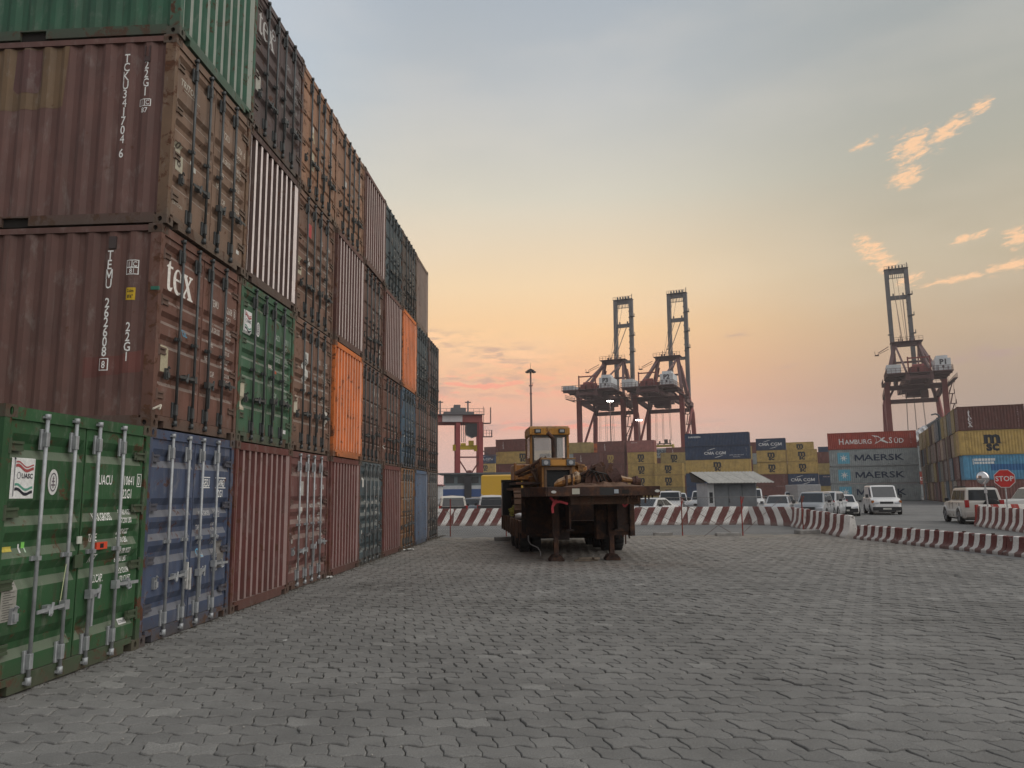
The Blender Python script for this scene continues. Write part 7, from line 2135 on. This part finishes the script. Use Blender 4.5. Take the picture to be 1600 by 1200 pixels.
yv = car('high', 0.45, 54.5, 1, 'high yellow delivery van standing sideways behind the parked cars', (.62, .36, .015), H=3.05)
put('side_moulding', MB().box(-2.2, 1.6, 1.018, 1.03, 1.75, 1.80).mesh('side_moulding', M_plastic), yv)
car('sedan', 8.15, 45.2, -130, 'small white saloon under the right end of the trailer neck', WH, L=4.1, wb=2.4)
car('suv', 10.9, 53.0, -104, 'white off-roader facing the camera, second car right of the trailer', WH)
car('mpv', 12.55, 58.5, -100, 'white people carrier behind and right of the white off-roader', (.52, .52, .52))
car('suv', 14.05, 56.5, -112, 'silver white off-roader half hidden behind the left wall of the kiosk', (.5, .51, .52))
car('sedan', 8.6, 56.0, -100, 'white saloon far behind the trailer neck end', (.48, .48, .48))
car('hatch', 16.85, 48.6, -113, 'silver hatchback facing the camera directly right of the kiosk', SV, L=4.2)
car('van', 18.0, 58.0, -105, 'white van roof showing behind the silver hatchback', WH, H=1.9)
car('mpv', 22.6, 61.5, -110, 'pale people carrier at the back behind the grey people carrier', (.48, .48, .48))
car('sedan', 19.55, 55.0, -112, 'dark bronze saloon between the silver hatchback and the grey people carrier', (.12, .10, .08))
car('mpv', 17.95, 45.6, -121, 'grey people carrier facing the camera at the bend of the barriers', SG)
car('mpv', 20.55, 50.0, -124, 'light silver people carrier just behind the grey one', SV)
car('sedan', 22.75, 52.5, -113, 'white saloon facing the camera left of the white van', WH, dark_bumper=True)
vn = car('van', 26.3, 54.6, -108, 'white delivery van with black bumper facing the camera before the MAERSK stack', (.70, .70, .69))
for s in (-1, 1): put('indicator', MB().box(2.02, 2.36, s * .86 - .07, s * .86 + .07, .80, .98).mesh('indicator', M_amber), vn)
hd = R(73); cd = Vector((math.cos(hd), math.sin(hd), 0)); rr_ = Vector((math.sin(hd), -math.cos(hd), 0))
cpos = Vector((21.95, 37.3, 0)) + cd * 2.2 + rr_ * .9
sv_ = car('suv', cpos.x, cpos.y, 73, 'silver off-roader with black spare wheel seen from behind at the stop sign', (.52, .50, .46))
sw = MB(); sw.smooth = True
sw.loft([[(-2.24 - a, -.28 + r * math.cos(2 * PI * i / 20), .88 + r * math.sin(2 * PI * i / 20)) for i in range(20)] for a, r in ((0, .34), (.02, .36), (.18, .36), (.22, .33), (.23, .1))])
put('spare_wheel', sw.mesh('spare_wheel', M_dark), sv_)
for s in (-1, 1):
    for xx in (1.375, -1.275):
        fm_ = MB(); n = 14; o1 = [(xx + .50 * math.cos(PI * i / n), .375 + .50 * math.sin(PI * i / n)) for i in range(n + 1)]; o2 = [(xx + .42 * math.cos(PI * i / n), .375 + .42 * math.sin(PI * i / n)) for i in range(n + 1)]
        for i in range(n): fm_.prism([o1[i], o1[i + 1], o2[i + 1], o2[i]], 'y', s * .86, s * .955)
        put('wheel_flare', fm_.mesh('wheel_flare', M_car), sv_, color=(.56, .56, .55))
    put('roof_rail', MB().box(-1.7, .35, s * .64 - .02, s * .64 + .02, 1.79, 1.85).mesh('roof_rail', M_plastic), sv_)
    put('side_strip', MB().box(-1.75, 1.8, s * .925 - .01, s * .925 + .01, .60, .70).mesh('side_strip', M_obj), sv_, color=(.6, .6, .58))
car('suv', 29.6, 43.4, 172, 'second pale off-roader cut by the right photo edge behind the striped barriers', (.52, .52, .50))
bt = thing('box_trailer', 'small grey box trailer standing behind the white saloon', 'trailer', (22.9, 59.0, 0), R(-3))
put('box', bevel_mesh(MB().box(-.9, .9, 0, 3, .5, 2.15).mesh('box', M_obj), .03, 1), bt, color=(.27, .27, .275))
for x in (-.85, .85): put('wheel', MB().cyl((x - .1, 1.5, .33), (x + .1, 1.5, .33), .33, 14).mesh('wheel', M_tyre), bt)

# ================================================================== STOP SIGN, MIRROR
sg = thing('stop_sign', 'red octagonal STOP sign on a grey pole behind the striped barriers', 'sign', (23.08, 35.75, 0), R(-33))
put('pole', MB().cyl((0, .03, 0), (0, .03, 2.3), .032, 10).mesh('pole', M_rod), sg, color=(.4, .4, .4))
octo = [(.455 * math.cos(R(22.5 + 45 * i)), 2.17 + .455 * math.sin(R(22.5 + 45 * i))) for i in range(8)]
octi = [(.425 * math.cos(R(22.5 + 45 * i)), 2.17 + .425 * math.sin(R(22.5 + 45 * i))) for i in range(8)]
put('border', MB().prism(octo, 'y', -.01, 0).mesh('border', M_obj), sg, color=(.62, .60, .58))
put('face', MB().prism(octi, 'y', -.014, -.0105).mesh('face', M_obj), sg, color=(.55, .035, .03))
tx2 = text2d('STOP', .33, .92, .022, 'CENTER')
put('lettering', lay('lettering', tx2, lambda s, z: (s, -.017, z), M_mark), sg, (0, 0, 2.055), color=(.68, .66, .64))
mr = thing('traffic_mirror', 'round convex traffic mirror on a pole left of the stop sign', 'mirror', (22.25, 36.05, 0), R(-36))
put('pole', MB().cyl((.12, .05, 0), (.05, .05, 2.0), .034, 10).mesh('pole', M_rod), mr, color=(.4, .4, .4))
put('clamp', MB().box(0, .12, -.02, .08, 1.50, 1.72).mesh('clamp', M_obj), mr, color=(.5, .5, .5))
dome = MB(); dome.smooth = True; rr = []
for k in range(7):
    a = PI / 2 * k / 7; rr.append([(.255 * math.cos(a) * math.cos(2 * PI * i / 24), -.02 - .09 * math.sin(a), 2.22 + .29 * math.cos(a) * math.sin(2 * PI * i / 24)) for i in range(24)])
dome.loft(rr); mm, q, b = new_mat('mirror_surface'); b.inputs['Base Color'].default_value = (.8, .8, .8, 1); b.inputs['Metallic'].default_value = 1.0; b.inputs['Roughness'].default_value = .06
put('mirror_glass', dome.mesh('mirror_glass', mm), mr)
put('mirror_rim', MB().prism(ell(0, 2.22, .275, .31, 24), 'y', -.02, .02).mesh('mirror_rim', M_obj), mr, color=(.35, .34, .33))
# ------------------------------------------------------------------ dusty evening air
hm, hq, hb_ = new_mat('evening_haze')
hm.node_tree.nodes.clear()
ho = hm.node_tree.nodes.new('ShaderNodeOutputMaterial'); hv = hm.node_tree.nodes.new('ShaderNodeVolumePrincipled')
hv.inputs['Color'].default_value = (0.92, 0.88, 0.86, 1); hv.inputs['Density'].default_value = 0.00042; hv.inputs['Anisotropy'].default_value = 0.2
hm.node_tree.links.new(hv.outputs[0], ho.inputs['Volume'])
o = put('haze', MB().box(-930, 930, -330, 1130, -1.1, 77).mesh('haze', hm)); o['kind'] = 'stuff'
scene.cycles.volume_bounces = 0
